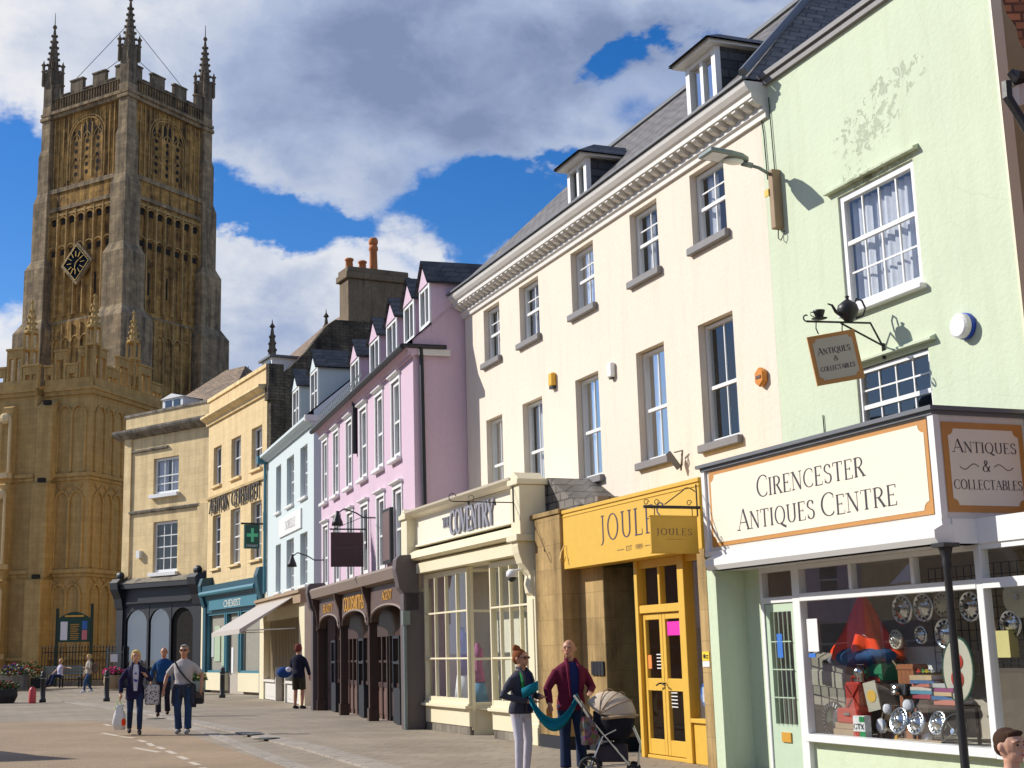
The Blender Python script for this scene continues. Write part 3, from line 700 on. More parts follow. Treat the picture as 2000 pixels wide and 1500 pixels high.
# the window that returns past the corner post
mb = MB(); mb.box(17.14, 18.3, y-.015, y+.09, 2.14, 2.24); mb.box(17.16, 18.3, y-.06, y+.12, .44, .53); mb.box(17.14, 18.3, y, y+.09, 2.54, 2.6); mb.box(17.14, 18.3, y-.02, Y0-.003, 2.6, 2.86); mb.build('side_window_frame', 'white', sh)
mb = MB(); mb.box(16.9, 17.139, .101, Y0-.004, 2.60, 2.858); mb.build('soffit', 'white', sh)
mb = MB(); mb.face([(17.14, y+.05, .53), (18.3, y+.05, .53), (18.3, y+.05, 2.54), (17.14, y+.05, 2.54)]); mb.build('pane', 'glass', sh)
dr = MB(); dr.box(13.03, 13.12, y+.02, y+.07, .06, 2.13); dr.box(13.61, 13.69, y+.02, y+.07, .06, 2.13); dr.box(13.12, 13.61, y+.02, y+.07, 2.03, 2.13); dr.box(13.12, 13.61, y+.02, y+.07, .06, .62)
door = dr.build('door', 'palegreenp', sh)
g = MB()
for i in range(5): x = 13.16+i*.10; g.tube([(x, y-.005, .62), (x, y-.005, 2.03)], .008, 5)
for z in (.95, 1.3, 1.65): g.tube([(13.12, y-.005, z), (13.61, y-.005, z)], .008, 5)
g.build('grille', 'palegreenp', door); g = MB(); g.face([(13.12, y+.05, .62), (13.61, y+.05, .62), (13.61, y+.05, 2.03), (13.12, y+.05, 2.03)]); g.build('pane', 'glass', door)
g = MB(); g.box(13.25, 13.45, y-.0, y+.02, .40, .52); g.build('letter_plate', 'gold', door)
st = M['bluest'] = paint('blue_sticker', (.03, .16, .55), .5, .2)
g = MB(); g.box(13.30, 13.42, y-.012, y-.006, 1.45, 1.75); g.box(13.86+.06, 13.86+.20, y+.03, y+.04, 1.45, 1.5); g.build('sticker', st, door)
g = MB(); g.box(13.92, 14.14, y+.03, y+.042, 1.52, 1.92); g.build('notice', 'white', sh)
# room behind
mb = MB(); mb.face([(12.6, 1.8, .0), (18.3, 1.8, 0), (18.3, 1.8, 2.62), (12.6, 1.8, 2.62)]); mb.face([(12.95, y+.1, 0), (12.95, 3.2, 0), (12.95, 3.2, 2.62), (12.95, y+.1, 2.62)]); mb.face([(12.6, y+.1, 2.615), (18.3, y+.1, 2.615), (18.3, 3.2, 2.615), (12.6, 3.2, 2.615)]); mb.face([(18.3, y+.1, 0), (18.3, 3.2, 0), (18.3, 3.2, 2.62), (18.3, y+.1, 2.62)])
mb.build('back_wall', 'shopin', sh)
mb = MB(); mb.box(13.9, 18.2, y+.12, 2.4, .40, .50); mb.build('display_floor', 'roomw', sh)
mb = MB(); _q0, _q1 = FA.px(1768, 1312, 1.4), FA.px(1868, 1262, 1.4); mb.box(_q0[0], _q1[0], 1.4, 1.42, _q0[1], _q1[1]); mb.build('display_board', 'white', sh)
# slim iron column at the corner of the fascia
cl = ft(FA, 'iron_column', 'slim black iron column standing under the corner of the antiques shop sign', 'column', 17.14, -.02)
mb = MB(); mb.lathe((0, 0, 0), [(.09, 0), (.09, .12), (.06, .16), (.045, .3), (.038, 2.35), (.05, 2.40), (.04, 2.43), (.07, 2.55), (.08, 2.60)], 14); mb.build('shaft', 'black', cl, smooth=True)
mb = MB(); mb.box(-.10, .10, -.10, .10, 2.56, 2.602); mb.build('capital', 'black', cl)
# ================================================================== COVENTRY shop
cv = thing('cream_shopfront', 'cream Victorian shopfront with two glazed bays and grey slab lettering on its fascia', 'shopfront', FA.p, FA.rz)
mb = MB()
# returning roof and side
mb.box(-.35, 6.5, .25, 1.199, 3.3, 4.6); mb.box(-.30, 0.02, .1, 1.1, 0, 3.3); mb.box(6.15, 6.5, .3, 1.15, 0, 3.3)
mb.build('shop_body', 'creamp', cv)
mb = MB(); mb.face([(6.502, .2, 3.9), (6.502, 1.19, 3.9), (6.502, 1.19, 4.45), (6.502, .2, 4.62)]); mb.prism([(6.2, 4.62), (6.55, 4.62), (7.8, 4.0), (7.8, 3.93), (6.2, 3.93)], .30, 1.19, 'y'); mb.box(7.3, 8.3, .4, 1.19, 3.95, 4.1); mb.build('lead_roof', 'slatel', cv)
for s, (a, b) in enumerate(((-.28, .10), (6.12, 6.50))):
    mb = MB()
    mb.box(a, b, 0, .3, .32, 3.0); mb.box(a-.04, b+.04, -.05, .3, 0, .30); mb.box(a-.02, b+.02, -.025, .3, .30, .35)
    mb.box(a+.07, b-.07, -.018, 0, .55, 2.5)
    # console bracket
    pr = [(0, 2.55), (-.05, 2.6), (-.07, 2.75), (-.05, 2.9), (-.10, 3.0), (-.20, 3.12), (-.26, 3.3), (-.28, 3.42), (-.28, 3.5), (.1, 3.5), (.1, 2.55)]
    mb.prism(pr, a+.05, b-.05, 'x'); mb.lathe(((a+b)/2, -.10, 3.1), [(.0, -.17), (.12, -.16), (.12, .0)], 12, axis='y')
    mb.box(a-.05, b+.05, -.34, .25, 3.5, 3.62); mb.box(a-.02, b+.02, -.25, .25, 3.62, 4.5); mb.box(a-.05, b+.05, -.30, .3, 4.50, 4.60)
    mb.prism([(a-.03, 4.6), (b+.03, 4.6), ((a+b)/2, 4.74)], -.27, .25, 'y')
    mb.build('pilaster', 'creamp', cv, bevel=.008)
mb = MB()
mb.box(.10, 6.12, -.05, .3, 3.90, 4.50); mb.prism([(-.05, 4.5), (-.10, 4.53), (-.22, 4.56), (-.30, 4.62), (-.32, 4.66), (.3, 4.68), (.3, 4.5)], .08, 6.15, 'x')
mb.box(.10, 6.12, -.09, .2, 3.88, 3.92)
mb.build('fascia', M['creamp2'] if 'creamp2' in M else 'signcream', cv)
mb = MB(); mb.box(.10, 6.12, .05, .3, 3.80, 3.88); mb.build('blind_slot', 'dark', cv)
mb = MB(); mb.prism([(.3, 3.8), (-.10, 3.8), (-.20, 3.74), (-.22, 3.62), (-.14, 3.58), (.3, 3.56)], .12, 6.10, 'x'); mb.prism([(.3, 3.56), (-.02, 3.56), (-.10, 3.50), (-.10, 3.30), (.3, 3.27)], .12, 6.10, 'x'); mb.build('blind_box', 'creamp', cv)
mb = MB(); letters(mb, 'COVENTRY', 2.42, 4.85, 3.96, .46, -.055, .20, .10, thick=.03, sp=.03)
lt = mb.build('lettering', paint('pewter_letters', (.26, .26, .30), .5, .15), cv)
mb = MB(); letters(mb, 'THE', 1.95, 2.38, 4.14, .2, -.055, .16, .06, thick=.02); mb.build('lettering', paint('pewter_letters_small', (.26, .26, .30), .5, .15), cv)
# bays
def bay(x0, x1, y, name='display_window'):
    mb = MB(); fw = .05
    mb.box(x0, x0+fw, y, y+.09, .60, 3.27); mb.box(x1-fw, x1, y, y+.09, .60, 3.27)
    for z in (.60, 1.46, 2.40, 3.17): mb.box(x0+fw, x1-fw, y+.005, y+.085, z, z+(.10 if z in (.60, 3.17) else .035))
    n = 4
    for i in range(1, n): x = x0+(x1-x0)*i/n; mb.box(x-.018, x+.018, y+.012, y+.08, .70, 3.17)
    w = mb.build(name, 'creamp', cv)
    p = MB(); p.face([(x0+fw, y+.05, .7), (x1-fw, y+.05, .7), (x1-fw, y+.05, 3.17), (x0+fw, y+.05, 3.17)]); p.build('pane', 'glass', w)
    s = MB(); s.box(x0-.03, x1+.03, y-.09, y+.1, .50, .56); s.box(x0, x1, y-.03, y+.1, .56, .60); s.box(x0, x1, y, y+.1, .16, .50); s.build('stall_riser', 'creamp', w, bevel=.006)
    s = MB(); s.box(x0+.02, x1-.02, y+.02, y+.1, 0, .16); s.build('plinth', 'coping', w)
bay(.30, 2.95, .06); bay(4.18, 6.10, .06)
mb = MB() # splayed returns and door
for (xa, xb) in ((2.95, 3.18), (4.18, 3.95)):
    p, q = Vector((xa, .15, 0)), Vector((xb, 1.1, 0))
    for z in (.6, 1.46, 2.40, 3.2): mb.bar(p+Vector((0, 0, z)), q+Vector((0, 0, z)), .05, .05)
    mb.bar(p+Vector((0, 0, .1)), p+Vector((0, 0, 3.27)), .07); 
    mb.face([p+Vector((0, 0, 0)), q+Vector((0, 0, 0)), q+Vector((0, 0, .58)), p+Vector((0, 0, .58))])
mb.box(3.18, 3.28, 1.08, 1.14, 0, 3.3); mb.box(3.85, 3.95, 1.08, 1.14, 0, 3.3); mb.box(3.28, 3.85, 1.08, 1.14, 2.35, 2.45); mb.box(3.28, 3.85, 1.09, 1.13, 0, .6); mb.box(3.0, 4.15, 1.06, 1.15, 3.1, 3.3)
mb.build('doorway', 'creamp', cv)
mb = MB()
for (xa, xb) in ((2.95, 3.18), (4.18, 3.95)): mb.face([(xa, .15, .6), (xb, 1.1, .6), (xb, 1.1, 3.2), (xa, .15, 3.2)])
mb.face([(3.28, 1.1, .6), (3.85, 1.1, .6), (3.85, 1.1, 3.1), (3.28, 1.1, 3.1)]); mb.build('pane', 'glass', cv)
mb = MB(); mb.box(-.2, 6.3, 2.6, 2.65, 0, 3.3); mb.face([(-.2, .2, .5), (6.3, .2, .5), (6.3, 2.6, .5), (-.2, 2.6, .5)]); mb.face([(-.2, .3, 3.26), (6.3, .3, 3.26), (6.3, 2.6, 3.26), (-.2, 2.6, 3.26)]); mb.build('interior', 'roomw', cv)
# things in its windows
for k, (x, c, h) in enumerate(((1.35, (.09, .05, .30), 1.9), (5.55, (.10, .06, .34), 2.0), (2.2, (.35, .12, .25), 1.5))):
    t_ = ft(FA, 'dress_mannequin', ['headless mannequin in purple at the left shop window', 'mannequin in purple top and white skirt in the right bay', 'short mannequin in dusty pink beside the shop door'][k], 'mannequin', x, .55, .5, 'mannequins in the cream shopfront')
    mb = MB(); mb.loft([(0,0,h*.33,.19,.14), (0,0,h*.45,.17,.12), (0,0,h*.55,.11,.09), (0,0,h*.68,.15,.11), (0,0,h*.77,.17,.10), (0,0,h*.80,.05,.05), (0,0,h*.85,.04,.04)]); mb.build('top', fabric('purple_cloth_%d' % k, c), t_, smooth=True)
    mb = MB(); mb.loft([(0,0,h*.05,.26,.2), (0,0,h*.33,.18,.135)]); mb.build('skirt', 'net' if k < 2 else 'curt', t_, smooth=True)
    mb = MB(); mb.tube([(0,0,0), (0,0,h*.3)], .015, 6); mb.lathe((0,0,0), [(.15,0), (.14,.02)], 12); mb.build('stand', 'black', t_)
# iron sign bracket (empty)
t_ = ft(FA, 'empty_sign_bracket', 'thin scrolled black iron bracket with no sign at the end of the cream fascia', 'bracket', 6.25, -.26, 4.2)
mb = MB(); mb.tube([(0,0,.28), (0,0,-.35)], .012, 6); mb.tube([(0,0,0), (0,-1.15,0)], .010, 6); mb.tube([(0,0,.26), (0,-.9,.0)], .006, 5)
mb.tube([(0,-1.15+.07*sin(a*.5), .07-.07*cos(a*.5)) for a in range(-9, 1)], .008, 5); mb.tube([(0,-.8+.05*sin(a*.6), .06-.06*cos(a*.6)) for a in range(0, 9)], .006, 5)
mb.lathe((0,-.35,-.06), [(.0,0), (.025,.01), (.02,.05)], 8); mb.lathe((0,-.85,-.06), [(.0,0), (.025,.01), (.02,.05)], 8)
mb.build('iron_scroll', 'black', t_)
# dome camera and little flood lights
t_ = ft(FA, 'dome_camera', 'white dome security camera on the right pilaster of the cream shopfront', 'camera', 6.2, -.30, 2.9)
mb = MB(); mb.lathe((0,0,0), [(.05,.12), (.10,.08), (.11,0), (.09,-.02)], 14); mb.tube([(0,0,.1), (0,.3,.12)], .02, 6); mb.build('housing', 'white', t_, smooth=True); mb = MB(); mb.lathe((0,0,-.02), [(.085,0), (.07,-.05), (.03,-.08), (.0,-.085)], 12); mb.build('lens_dome', 'black', t_, smooth=True)

# ================================================================== JOULES shop
jl = thing('mustard_shopfront', 'mustard yellow shopfront with panelled double doors set in a stone surround', 'shopfront', FA.p, FA.rz)
mb = MB(); mb.box(7.76, 12.26, .0, .9, 2.92, 3.84)
mb.box(7.74, 12.28, -.02, .91, 3.84, 3.90); mb.box(7.75, 12.27, -.012, .2, 3.78, 3.80); mb.build('fascia', 'yellow', jl, bevel=.006)
mb = MB(); letters(mb, 'JOULES', 9.15, 11.35, 3.27, .40, -.003, .10, .035, sp=.14); mb.build('lettering', paint('aubergine_lettering', (.05, .03, .08), .5, .1), jl)
mb = MB(); letters(mb, 'EST', 10.02, 10.22, 3.06, .07, -.003, .14, .07, serif=False); letters(mb, '1989', 10.32, 10.56, 3.06, .07, -.003, .14, .07, serif=False); mb.box(9.72, 9.95, -.004, -.002, 3.085, 3.093); mb.box(10.62, 10.85, -.004, -.002, 3.085, 3.093); mb.build('lettering', 'brownb', jl)
mb = MB(); mb.box(6.66, 7.72, -.04, 1.19, .2, 3.86); mb.box(6.52, 7.74, -.07, 1.19, 3.86, 3.94); mb.box(7.72, 8.62, .28, .9, .22, 2.92)
mb.box(12.09, 12.335, -.0, .6, 0, 2.92); mb.build('stone_pier', 'pierstone', jl, bevel=.01)
mb = MB(); mb.box(6.64, 7.74, -.06, 1.1, 0, .2); mb.box(7.74, 8.62, .26, .9, 0, .22); mb.build('plinth', 'slatepaint', jl)
mb = MB(); mb.box(8.62, 9.70, 1.0, 1.08, 0, 2.9); mb.box(9.64, 9.72, .3, 1.0, 0, 2.9); mb.face([(8.62, .28, 2.9), (9.7, .28, 2.9), (9.7, 1, 2.9), (8.62, 1, 2.9)]); sd_ = mb.build('side_door', 'darkgreen', jl)
mb = MB()
for i in range(6): mb.box(8.70+i*.16, 8.84+i*.16, .98, 1.0, .1, 2.1)
mb.box(8.64, 9.66, .96, 1.0, 2.12, 2.2); mb.build('boarding', 'darkgreen', sd_)
y = .30; mb = MB()
def bx(a, b, c, d, yy=y, dd=.10): mb.box(a, b, yy, yy+dd, c, d)
bx(9.72, 9.82, 0, 2.92, y-.04, .16); bx(11.06, 11.24, 0, 2.92, y-.04, .16); bx(11.99, 12.08, 0, 2.92); bx(9.82, 11.06, 2.12, 2.24, y-.02, .12); bx(9.82, 11.06, 2.80, 2.92); bx(10.40, 10.46, 2.24, 2.80)
bx(11.24, 11.99, .0, .56); bx(11.22, 12.01, .56, .62, y-.04, .14); bx(11.24, 11.99, 2.82, 2.92)
bx(9.82, 11.06, 0, .05)
mb.build('frame', 'yellow', jl, bevel=.006)
mb = MB(); mb.face([(9.82, y+.05, 2.24), (10.4, y+.05, 2.24), (10.4, y+.05, 2.8), (9.82, y+.05, 2.8)]); mb.face([(10.46, y+.05, 2.24), (11.06, y+.05, 2.24), (11.06, y+.05, 2.8), (10.46, y+.05, 2.8)]); mb.face([(11.24, y+.05, .62), (11.99, y+.05, .62), (11.99, y+.05, 2.82), (11.24, y+.05, 2.82)]); mb.build('pane', 'glass', jl)
for a, b in ((9.83, 10.435), (10.445, 11.05)):
    mb = MB()
    for c in ((a, a+.085, .06, 2.11), (b-.085, b, .06, 2.11)): mb.box(c[0], c[1], y+.02, y+.08, c[2], c[3])
    for c in ((2.02, 2.11), (.98, 1.16), (.06, .28)): mb.box(a+.085, b-.085, y+.021, y+.079, c[0], c[1])
    d_ = mb.build('door', 'yellow', jl, bevel=.005)
    g = MB(); g.face([(a+.085, y+.05, .28), (b-.085, y+.05, .28), (b-.085, y+.05, .98), (a+.085, y+.05, .98)]); g.face([(a+.085, y+.05, 1.16), (b-.085, y+.05, 1.16), (b-.085, y+.05, 2.02), (a+.085, y+.05, 2.02)]); g.build('pane', 'glass', d_)
    k = MB(); xc = b-.04 if a < 10 else a+.04; k.tube([(xc, y+.01, 1.09), (xc, y-.05, 1.09), (xc-.09*(1 if a < 10 else -1), y-.05, 1.06)], .012, 6); k.build('handle', 'black', d_)
    k = MB()
    if a > 10: k.box(a+.12, b-.10, y+.035, y+.045, 1.78, 1.98); pm = paint('magenta_notice', (.75, .01, .38), .6, .05)
    else: k.box(a+.10, a+.2, y+.035, y+.045, 1.3, 1.5); pm = paint('orange_notice', (.8, .25, .05), .6, .1)
    k.build('notice', pm, d_)
    k = MB()
    for j in range(5): k.box((b-.24 if a < 10 else a+.14), (b-.11 if a < 10 else a+.32), y+.036, y+.044, (1.30 if a < 10 else .75)+.05*j, (1.315 if a < 10 else .765)+.05*j)
    k.build('sticker', 'white', d_)
mb = MB(); mb.box(9.8, 11.9, 2.6, 2.65, 0, 2.9); mb.box(9.72, 9.76, .45, 2.6, 0, 2.9); mb.box(12.03, 12.08, .45, 2.6, 0, 2.9); mb.face([(9.7, .45, 2.9), (12, .45, 2.9), (12, 2.6, 2.9), (9.7, 2.6, 2.9)]); mb.build('interior', paint('warm_dim_interior', (.12, .075, .05), .8, .3), jl)
t_ = ft(FA, 'window_poster', 'blue round window poster low in the side window of the mustard shop', 'poster', 11.6, .37, .95)
mb = MB(); mb.lathe((0, 0, 0), [(.20, 0), (.20, .008)], 24, axis='y', sx=1.1); mb.build('disc', 'bluest' if False else M['bluest'], t_); mb = MB(); mb.box(-.16, -.04, -.012, -.0085, -.1, .1); mb.box(.02, .18, -.012, -.0085, -.05, .06); mb.build('print', 'net', t_)
t_ = ft(FA, 'display_clothing', 'blue garment hanging inside the side window of the mustard shop', 'clothes', 11.55, .7, .7)
mb = MB(); mb.loft([(0,0,.0,.16,.06), (0,0,.5,.13,.06), (0,0,.8,.15,.06), (0,0,.88,.05,.04)]); mb.build('garment', fabric('turquoise_cloth', (.03, .25, .4)), t_, smooth=True); mb = MB(); mb.box(-.2, .25, .2, .3, 0, .5); mb.build('stand', fabric('pink_cloth', (.55, .25, .28)), t_)
# grey plaques
t_ = ft(FA, 'name_plate', 'small black name plates fixed to the stone beside the dark green door', 'plate', 8.34, .262, 1.30)
for i in range(4):
    mb = MB(); mb.box(-.225+i*.115, -.125+i*.115, -.012, .012, -.11, .11); mb.build('plate', 'slatepaint', t_)
# yellow tag on the jamb
t_ = ft(FA, 'warning_notice', 'yellow and white warning notice on the stone jamb right of the mustard shop', 'notice', 12.21, -.004, 1.42)
mb = MB(); mb.box(-.09, .09, -.006, 0, 0, .12); mb.build('yellow_panel', paint('warning_yellow', (.85, .6, .03), .5, .05), t_); mb = MB(); mb.box(-.09, .09, -.006, 0, -.08, -.004); mb.build('white_panel', 'white', t_)
mb = MB(); mb.lathe((-.03, -.008, .06), [(.0, 0), (.03, .001), (.03, .002)], 10, axis='y'); mb.box(.01, .07, -.009, -.0065, .03, .045); mb.box(.01, .07, -.009, -.0065, .06, .075); mb.build('symbol', 'black', t_)
# hanging sign JOULES, at right angles to the wall
hs_ = ft(FA, 'hanging_sign', 'mustard hanging board with dark lettering on a black scrolled bracket beside the fascia', 'sign', 12.27, -.05, 3.48, rz=pi/2)
# local x -> into building, -x to street; local y -> left
yb = paint('mustard_board_paint', (.66, .38, .035), .5, .06)
mb = MB(); mb.box(-.74, -.02, -.02, .02, -.62, -.12); mb.box(-.75, -.01, -.026, .026, -.135, -.115); mb.box(-.75, -.01, -.026, .026, -.63, -.61); mb.build('board', yb, hs_, bevel=.004)
mb = MB(); letters(mb, 'JOULES', -.66, -.09, -.38, .085, -.022, .14, .045, sp=.16); mb.box(-.5, -.25, -.024, -.0225, -.44, -.437); mb.build('lettering', 'brownb', hs_)
mb = MB(); mb.tube([(.04, 0, 0), (-.82, 0, 0)], .022, 8); mb.tube([(0, 0, -.12), (0, 0, .32)], .012, 6)
mb.tube([(-.02+-.035*a, 0, .22+.05*sin(a*.5)) if a < 6 else (-.2-.06*(a-6), 0, .235-.04*(a-6)) for a in range(12)], .008, 5)
for cx in (-.12, -.62, -.78): mb.tube([(cx+.045*cos(a*.7)*(1-a*.06), 0, .06+.045*sin(a*.7)*(1-a*.06)) for a in range(11)], .006, 5)
for cx in (-.66, -.08): mb.tube([(cx, 0, 0), (cx, 0, -.12)], .007, 5)
mb.build('iron_scroll', 'black', hs_)
# hook at left end
t_ = ft(FA, 'awning_hook', 'small iron awning hook on the left end of the mustard fascia', 'hook', 7.85, -.02, 3.2)
mb = MB(); mb.tube([(0, 0, .12), (-.02, -.06, 0), (.02, -.1, -.12), (.05, -.04, -.16), (.06, -.02, -.08)], .01, 6); mb.build('hook', 'yellow', t_)

# ================================================================== small things on the cream and green walls
def alarm(x, z, label, mat, kind, name='alarm_box'):
    t_ = ft(FA, name, label, 'alarm', x, Y0-.002, z); mb = MB()
    if kind == 'hex':
        mb.prism([(.13*cos(radians(30+60*i)), .15*sin(radians(30+60*i))) for i in range(6)], -.09, 0); mb.build('casing', mat, t_, bevel=.02)
        q = MB(); q.box(-.06, .06, -.1, -.09, -.02, .02); q.build('badge', 'brownb', t_)
    elif kind == 'bell':
        mb.box(-.09, .09, -.10, 0, -.12, .14); mb.build('casing', mat, t_, bevel=.02); q = MB(); q.box(-.08, .08, -.085, -.01, -.17, -.12); q.build('strobe', 'slatepaint', t_)
    else:
        mb.box(-.09, .09, -.09, 0, -.13, .13); mb.build('casing', mat, t_, bevel=.02); q = MB(); q.box(-.05, .05, -.07, -.02, -.16, -.13); q.build('sensor', 'black', t_)
alarm(12.20, 5.38, 'round amber alarm bell box on the cream wall beside the green house', paint('amber_plastic', (.62, .22, .02), .4, .1), 'hex')
alarm(5.02, 6.74, 'yellow alarm box with dark strobe between the left windows of the cream house', paint('yellow_plastic', (.75, .42, .03), .4, .1), 'bell')
alarm(7.52, 6.43, 'small white alarm box high on the cream wall between windows', 'white', 'box')
t_ = ft(FA, 'alarm_box', 'white and blue drum shaped alarm box on the green wall', 'alarm', 16.38, Y0-.002, 5.15)
mb = MB(); mb.lathe((0, -.05, 0), [(.0, .09), (.12, .09), (.145, .07), (.145, .0)], 20, axis='y'); mb.build('casing', 'white', t_, smooth=False)
mb = MB(); mb.lathe((0, 0, 0), [(.148, .055), (.155, .05), (.155, -.0)], 20, axis='y'); mb.build('back_plate', paint('blue_plastic', (.02, .07, .45), .4, .1), t_)
t_ = ft(FA, 'flood_light', 'grey folded floodlight below the cream house windows', 'lamp', 9.85, Y0-.05, 4.52)
mb = MB(); mb.bar((-.16, -.16, .12), (-.01, -.06, -.14), .035, .09); mb.bar((.05, -.02, .12), (-.01, -.03, -.18), .02); mb.bar((-.1, -.08, .12), (.08, -.03, .13), .018); mb.tube([(.02, -.02, -.1), (.07, -.04, .0), (.03, -.03, .08)], .01, 5); mb.build('housing', paint('dull_bronze', (.10, .08, .055), .6, .3), t_)
# street lamp fixed to the wall
lp = ft(FA, 'wall_street_lamp', 'flat grey street lamp head on an arm fixed to the green wall', 'lamp', 12.86, Y0, 8.0)
mb = MB(); mb.box(-.02, .10, -.14, 0, -.62, .25); mb.build('mounting_box', 'wood', lp, bevel=.01)
mb = MB(); mb.box(-.1, .0, -.16, -.141, -.12, -.02); mb.build('label', paint('yellow_label', (.7, .45, .05), .5, .1), lp)
mb = MB(); mb.tube([(.03, -.12, .18), (.02, -.30, .27), (.0, -.48, .31)], .025, 8); mb.tube([(.0, -.40, .30), (.0, -.56, .32)], .042, 8); mb.build('arm', 'greym', lp, smooth=True)
mb = MB()
out = [(-.06, -.48), (-.15, -.62), (-.19, -.82), (-.19, -1.16), (.19, -1.16), (.19, -.82), (.15, -.62), (.06, -.48)]
mb.grid([(x, y, .34+(-.48-y)*.06) for x, y in out]+[(x*.92, y, .41+(-.48-y)*.05) for x, y in out], [tuple(range(8)), tuple(range(15, 7, -1))]+[(i, (i+1) % 8, 8+(i+1) % 8, 8+i) for i in range(8)])
hd = mb.build('lamp_head', 'greym', lp, bevel=.01)
mb = MB(); mb.grid([(x, y, .335+(-.48-y)*.06) for x, y in ((-.15, -.86), (.15, -.86), (.15, -1.12), (-.15, -1.12))], [(0, 1, 2, 3)]); mb.build('lens', 'net', hd)
mb = MB(); mb.ell((0, -.70, .335), (.10, .16, .05)); mb.build('reflector', 'white', hd, smooth=True)
mb = MB(); mb.lathe((.02, -.62, .41), [(.03, 0), (.03, .05), (.0, .055)], 8); mb.build('photocell', 'black', hd)
mb = MB(); mb.tube([(.02, -.05, -.62), (.02, -.06, -.75), (.08, -.06, -.8), (.13, -.05, -.74), (.12, -.02, -.66)], .008, 5); mb.tube([(-.01, -.02, .25), (-.03, -.02, 1.0), (-.04, -.02, 1.4)], .008, 5); mb.build('cable', 'black', lp)
# antiques hanging sign with teapot and cup
hg = ft(FA, 'hanging_sign', 'cream and ochre hanging board under an iron teapot and cup bracket', 'sign', 14.90, Y0, 5.50, rz=pi/2)
mb = MB(); mb.tube([(-1.12, 0, -.01), (-.18, 0, .03), (0, 0, -.30)], .014, 6); mb.tube([(-.62, 0, .0), (0, 0, -.26)], .014, 6); mb.tube([(-.02, 0, -.22), (-.02, 0, -.42)], .02, 6)
mb.tube([(-1.12+.04*sin(a*.6)-.04*0, 0, .03-.04*cos(a*.6)) for a in range(0, -7, -1)], .010, 5)
for cx in (-.98, -.60): mb.tube([(cx, 0, 0), (cx-.01, 0, -.09), (cx+.02, 0, -.16)], .008, 5)
mb.build('bracket', 'black', hg)
mb = MB(); mb.lathe((-.50, 0, .03), [(.05, 0), (.06, .02), (.10, .07), (.125, .15), (.11, .21), (.06, .25), (.05, .26), (.02, .28), (.02, .30), (.03, .32), (.0, .335)], 14, sx=1.1)
mb.tube([(-.39, 0, .08), (-.28, 0, .12), (-.24, 0, .22), (-.28, 0, .31), (-.36, 0, .33), (-.40, 0, .26)], .014, 6)
mb.tube([(-.60, 0, .10), (-.68, 0, .14), (-.73, 0, .22), (-.79, 0, .235)], [.03, .022, .016, .01], 6); mb.build('teapot', 'black', hg, smooth=True)
mb = MB(); mb.lathe((-.93, 0, .02), [(.03, 0), (.09, .015), (.10, .02), (.04, .02), (.05, .04), (.07, .10), (.075, .12), (.0, .12)], 12); mb.tube([(-1.0, 0, .11), (-1.05, 0, .11), (-1.05, 0, .07), (-1.0, 0, .05)], .007, 5); mb.build('cup', 'black', hg, smooth=True)
rot = Matrix.Translation((-.79, 0, -.14)) @ Matrix.Rotation(radians(-26), 4, 'Z') @ Matrix.Rotation(radians(-8), 4, 'Y')
mb = MB(); mb.box(-.29, .29, -.018, .018, -.62, 0); mb.build('board', 'orangeb', hg, xf=rot, bevel=.004)
def notched(x0, x1, z0, z1, n_, y0, y1, mat, parent, xf):
    def cor(cx, cz, a, b_): return [(cx+n_*cos(radians(a+(b_-a)*i/5)), cz+n_*sin(radians(a+(b_-a)*i/5))) for i in range(6)]
    p = MB(); p.prism(cor(x0, z0, 90, 0)+cor(x1, z0, 180, 90)+cor(x1, z1, 270, 180)+cor(x0, z1, 360, 270), y0, y1, 'y'); return p.build('board_face', mat, parent, xf=xf)
notched(-.24, .24, -.57, -.05, .045, -.022, -.0185, paint('sign_grey_cream', (.52, .47, .36), .6, .05), hg, rot)
mb = MB(); letters(mb, 'ANTIQUES', -.20, .20, -.25, .085, -.024, .15, .05, .82); letters(mb, '&', -.03, .03, -.35, .06, -.024, .15, .05); letters(mb, 'COLLECTABLES', -.21, .21, -.46, .055, -.024, .15, .05)
mb.build('lettering', 'ink', hg, xf=rot)

# ================================================================== PINK HOUSE
pk = thing('pink_house', 'pink rendered house with tall white sashes, five gabled dormers and a black downpipe', 'house', FP.p, FP.rz)
PX0, PX1 = -11.35, .52
uw = [(-11.05, -10.25), (-9.25, -8.45), (-7.30, -6.50), (-5.40, -4.55), (-3.45, -2.62), (-1.62, -.78)]
uwz = (6.12, 8.0)
ops = [(a, b, 6.12, 7.98) for a, b in uw]+[(a+.08, b+.08, 3.6, 5.40) for a, b in uw]
mb = MB(); mb.wall(PX0, PX1, 3.25, 8.38, ops, 0, .10); mb.build('wall', 'pink', pk)
mb = MB()
mb.face([(PX1, 0, 0), (PX1, 9, 0), (PX1, 9, 8.4), (PX1, 4.5, 12.46), (PX1, 0, 8.60)]); mb.build('gable_wall', 'pink', pk)
mb = MB(); mb.face([(PX0, 0, 0), (PX0, 9, 0), (PX0, 9, 8.4), (PX0, 4.5, 12.2), (PX0, 0, 8.4)]); mb.face([(PX0, 9, 0), (PX1, 9, 0), (PX1, 9, 8.4), (PX0, 9, 8.4)]); mb.build('rear_wall', 'pink', pk)
mb = MB()
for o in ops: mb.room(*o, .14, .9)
mb.build('interior', 'dark', pk)
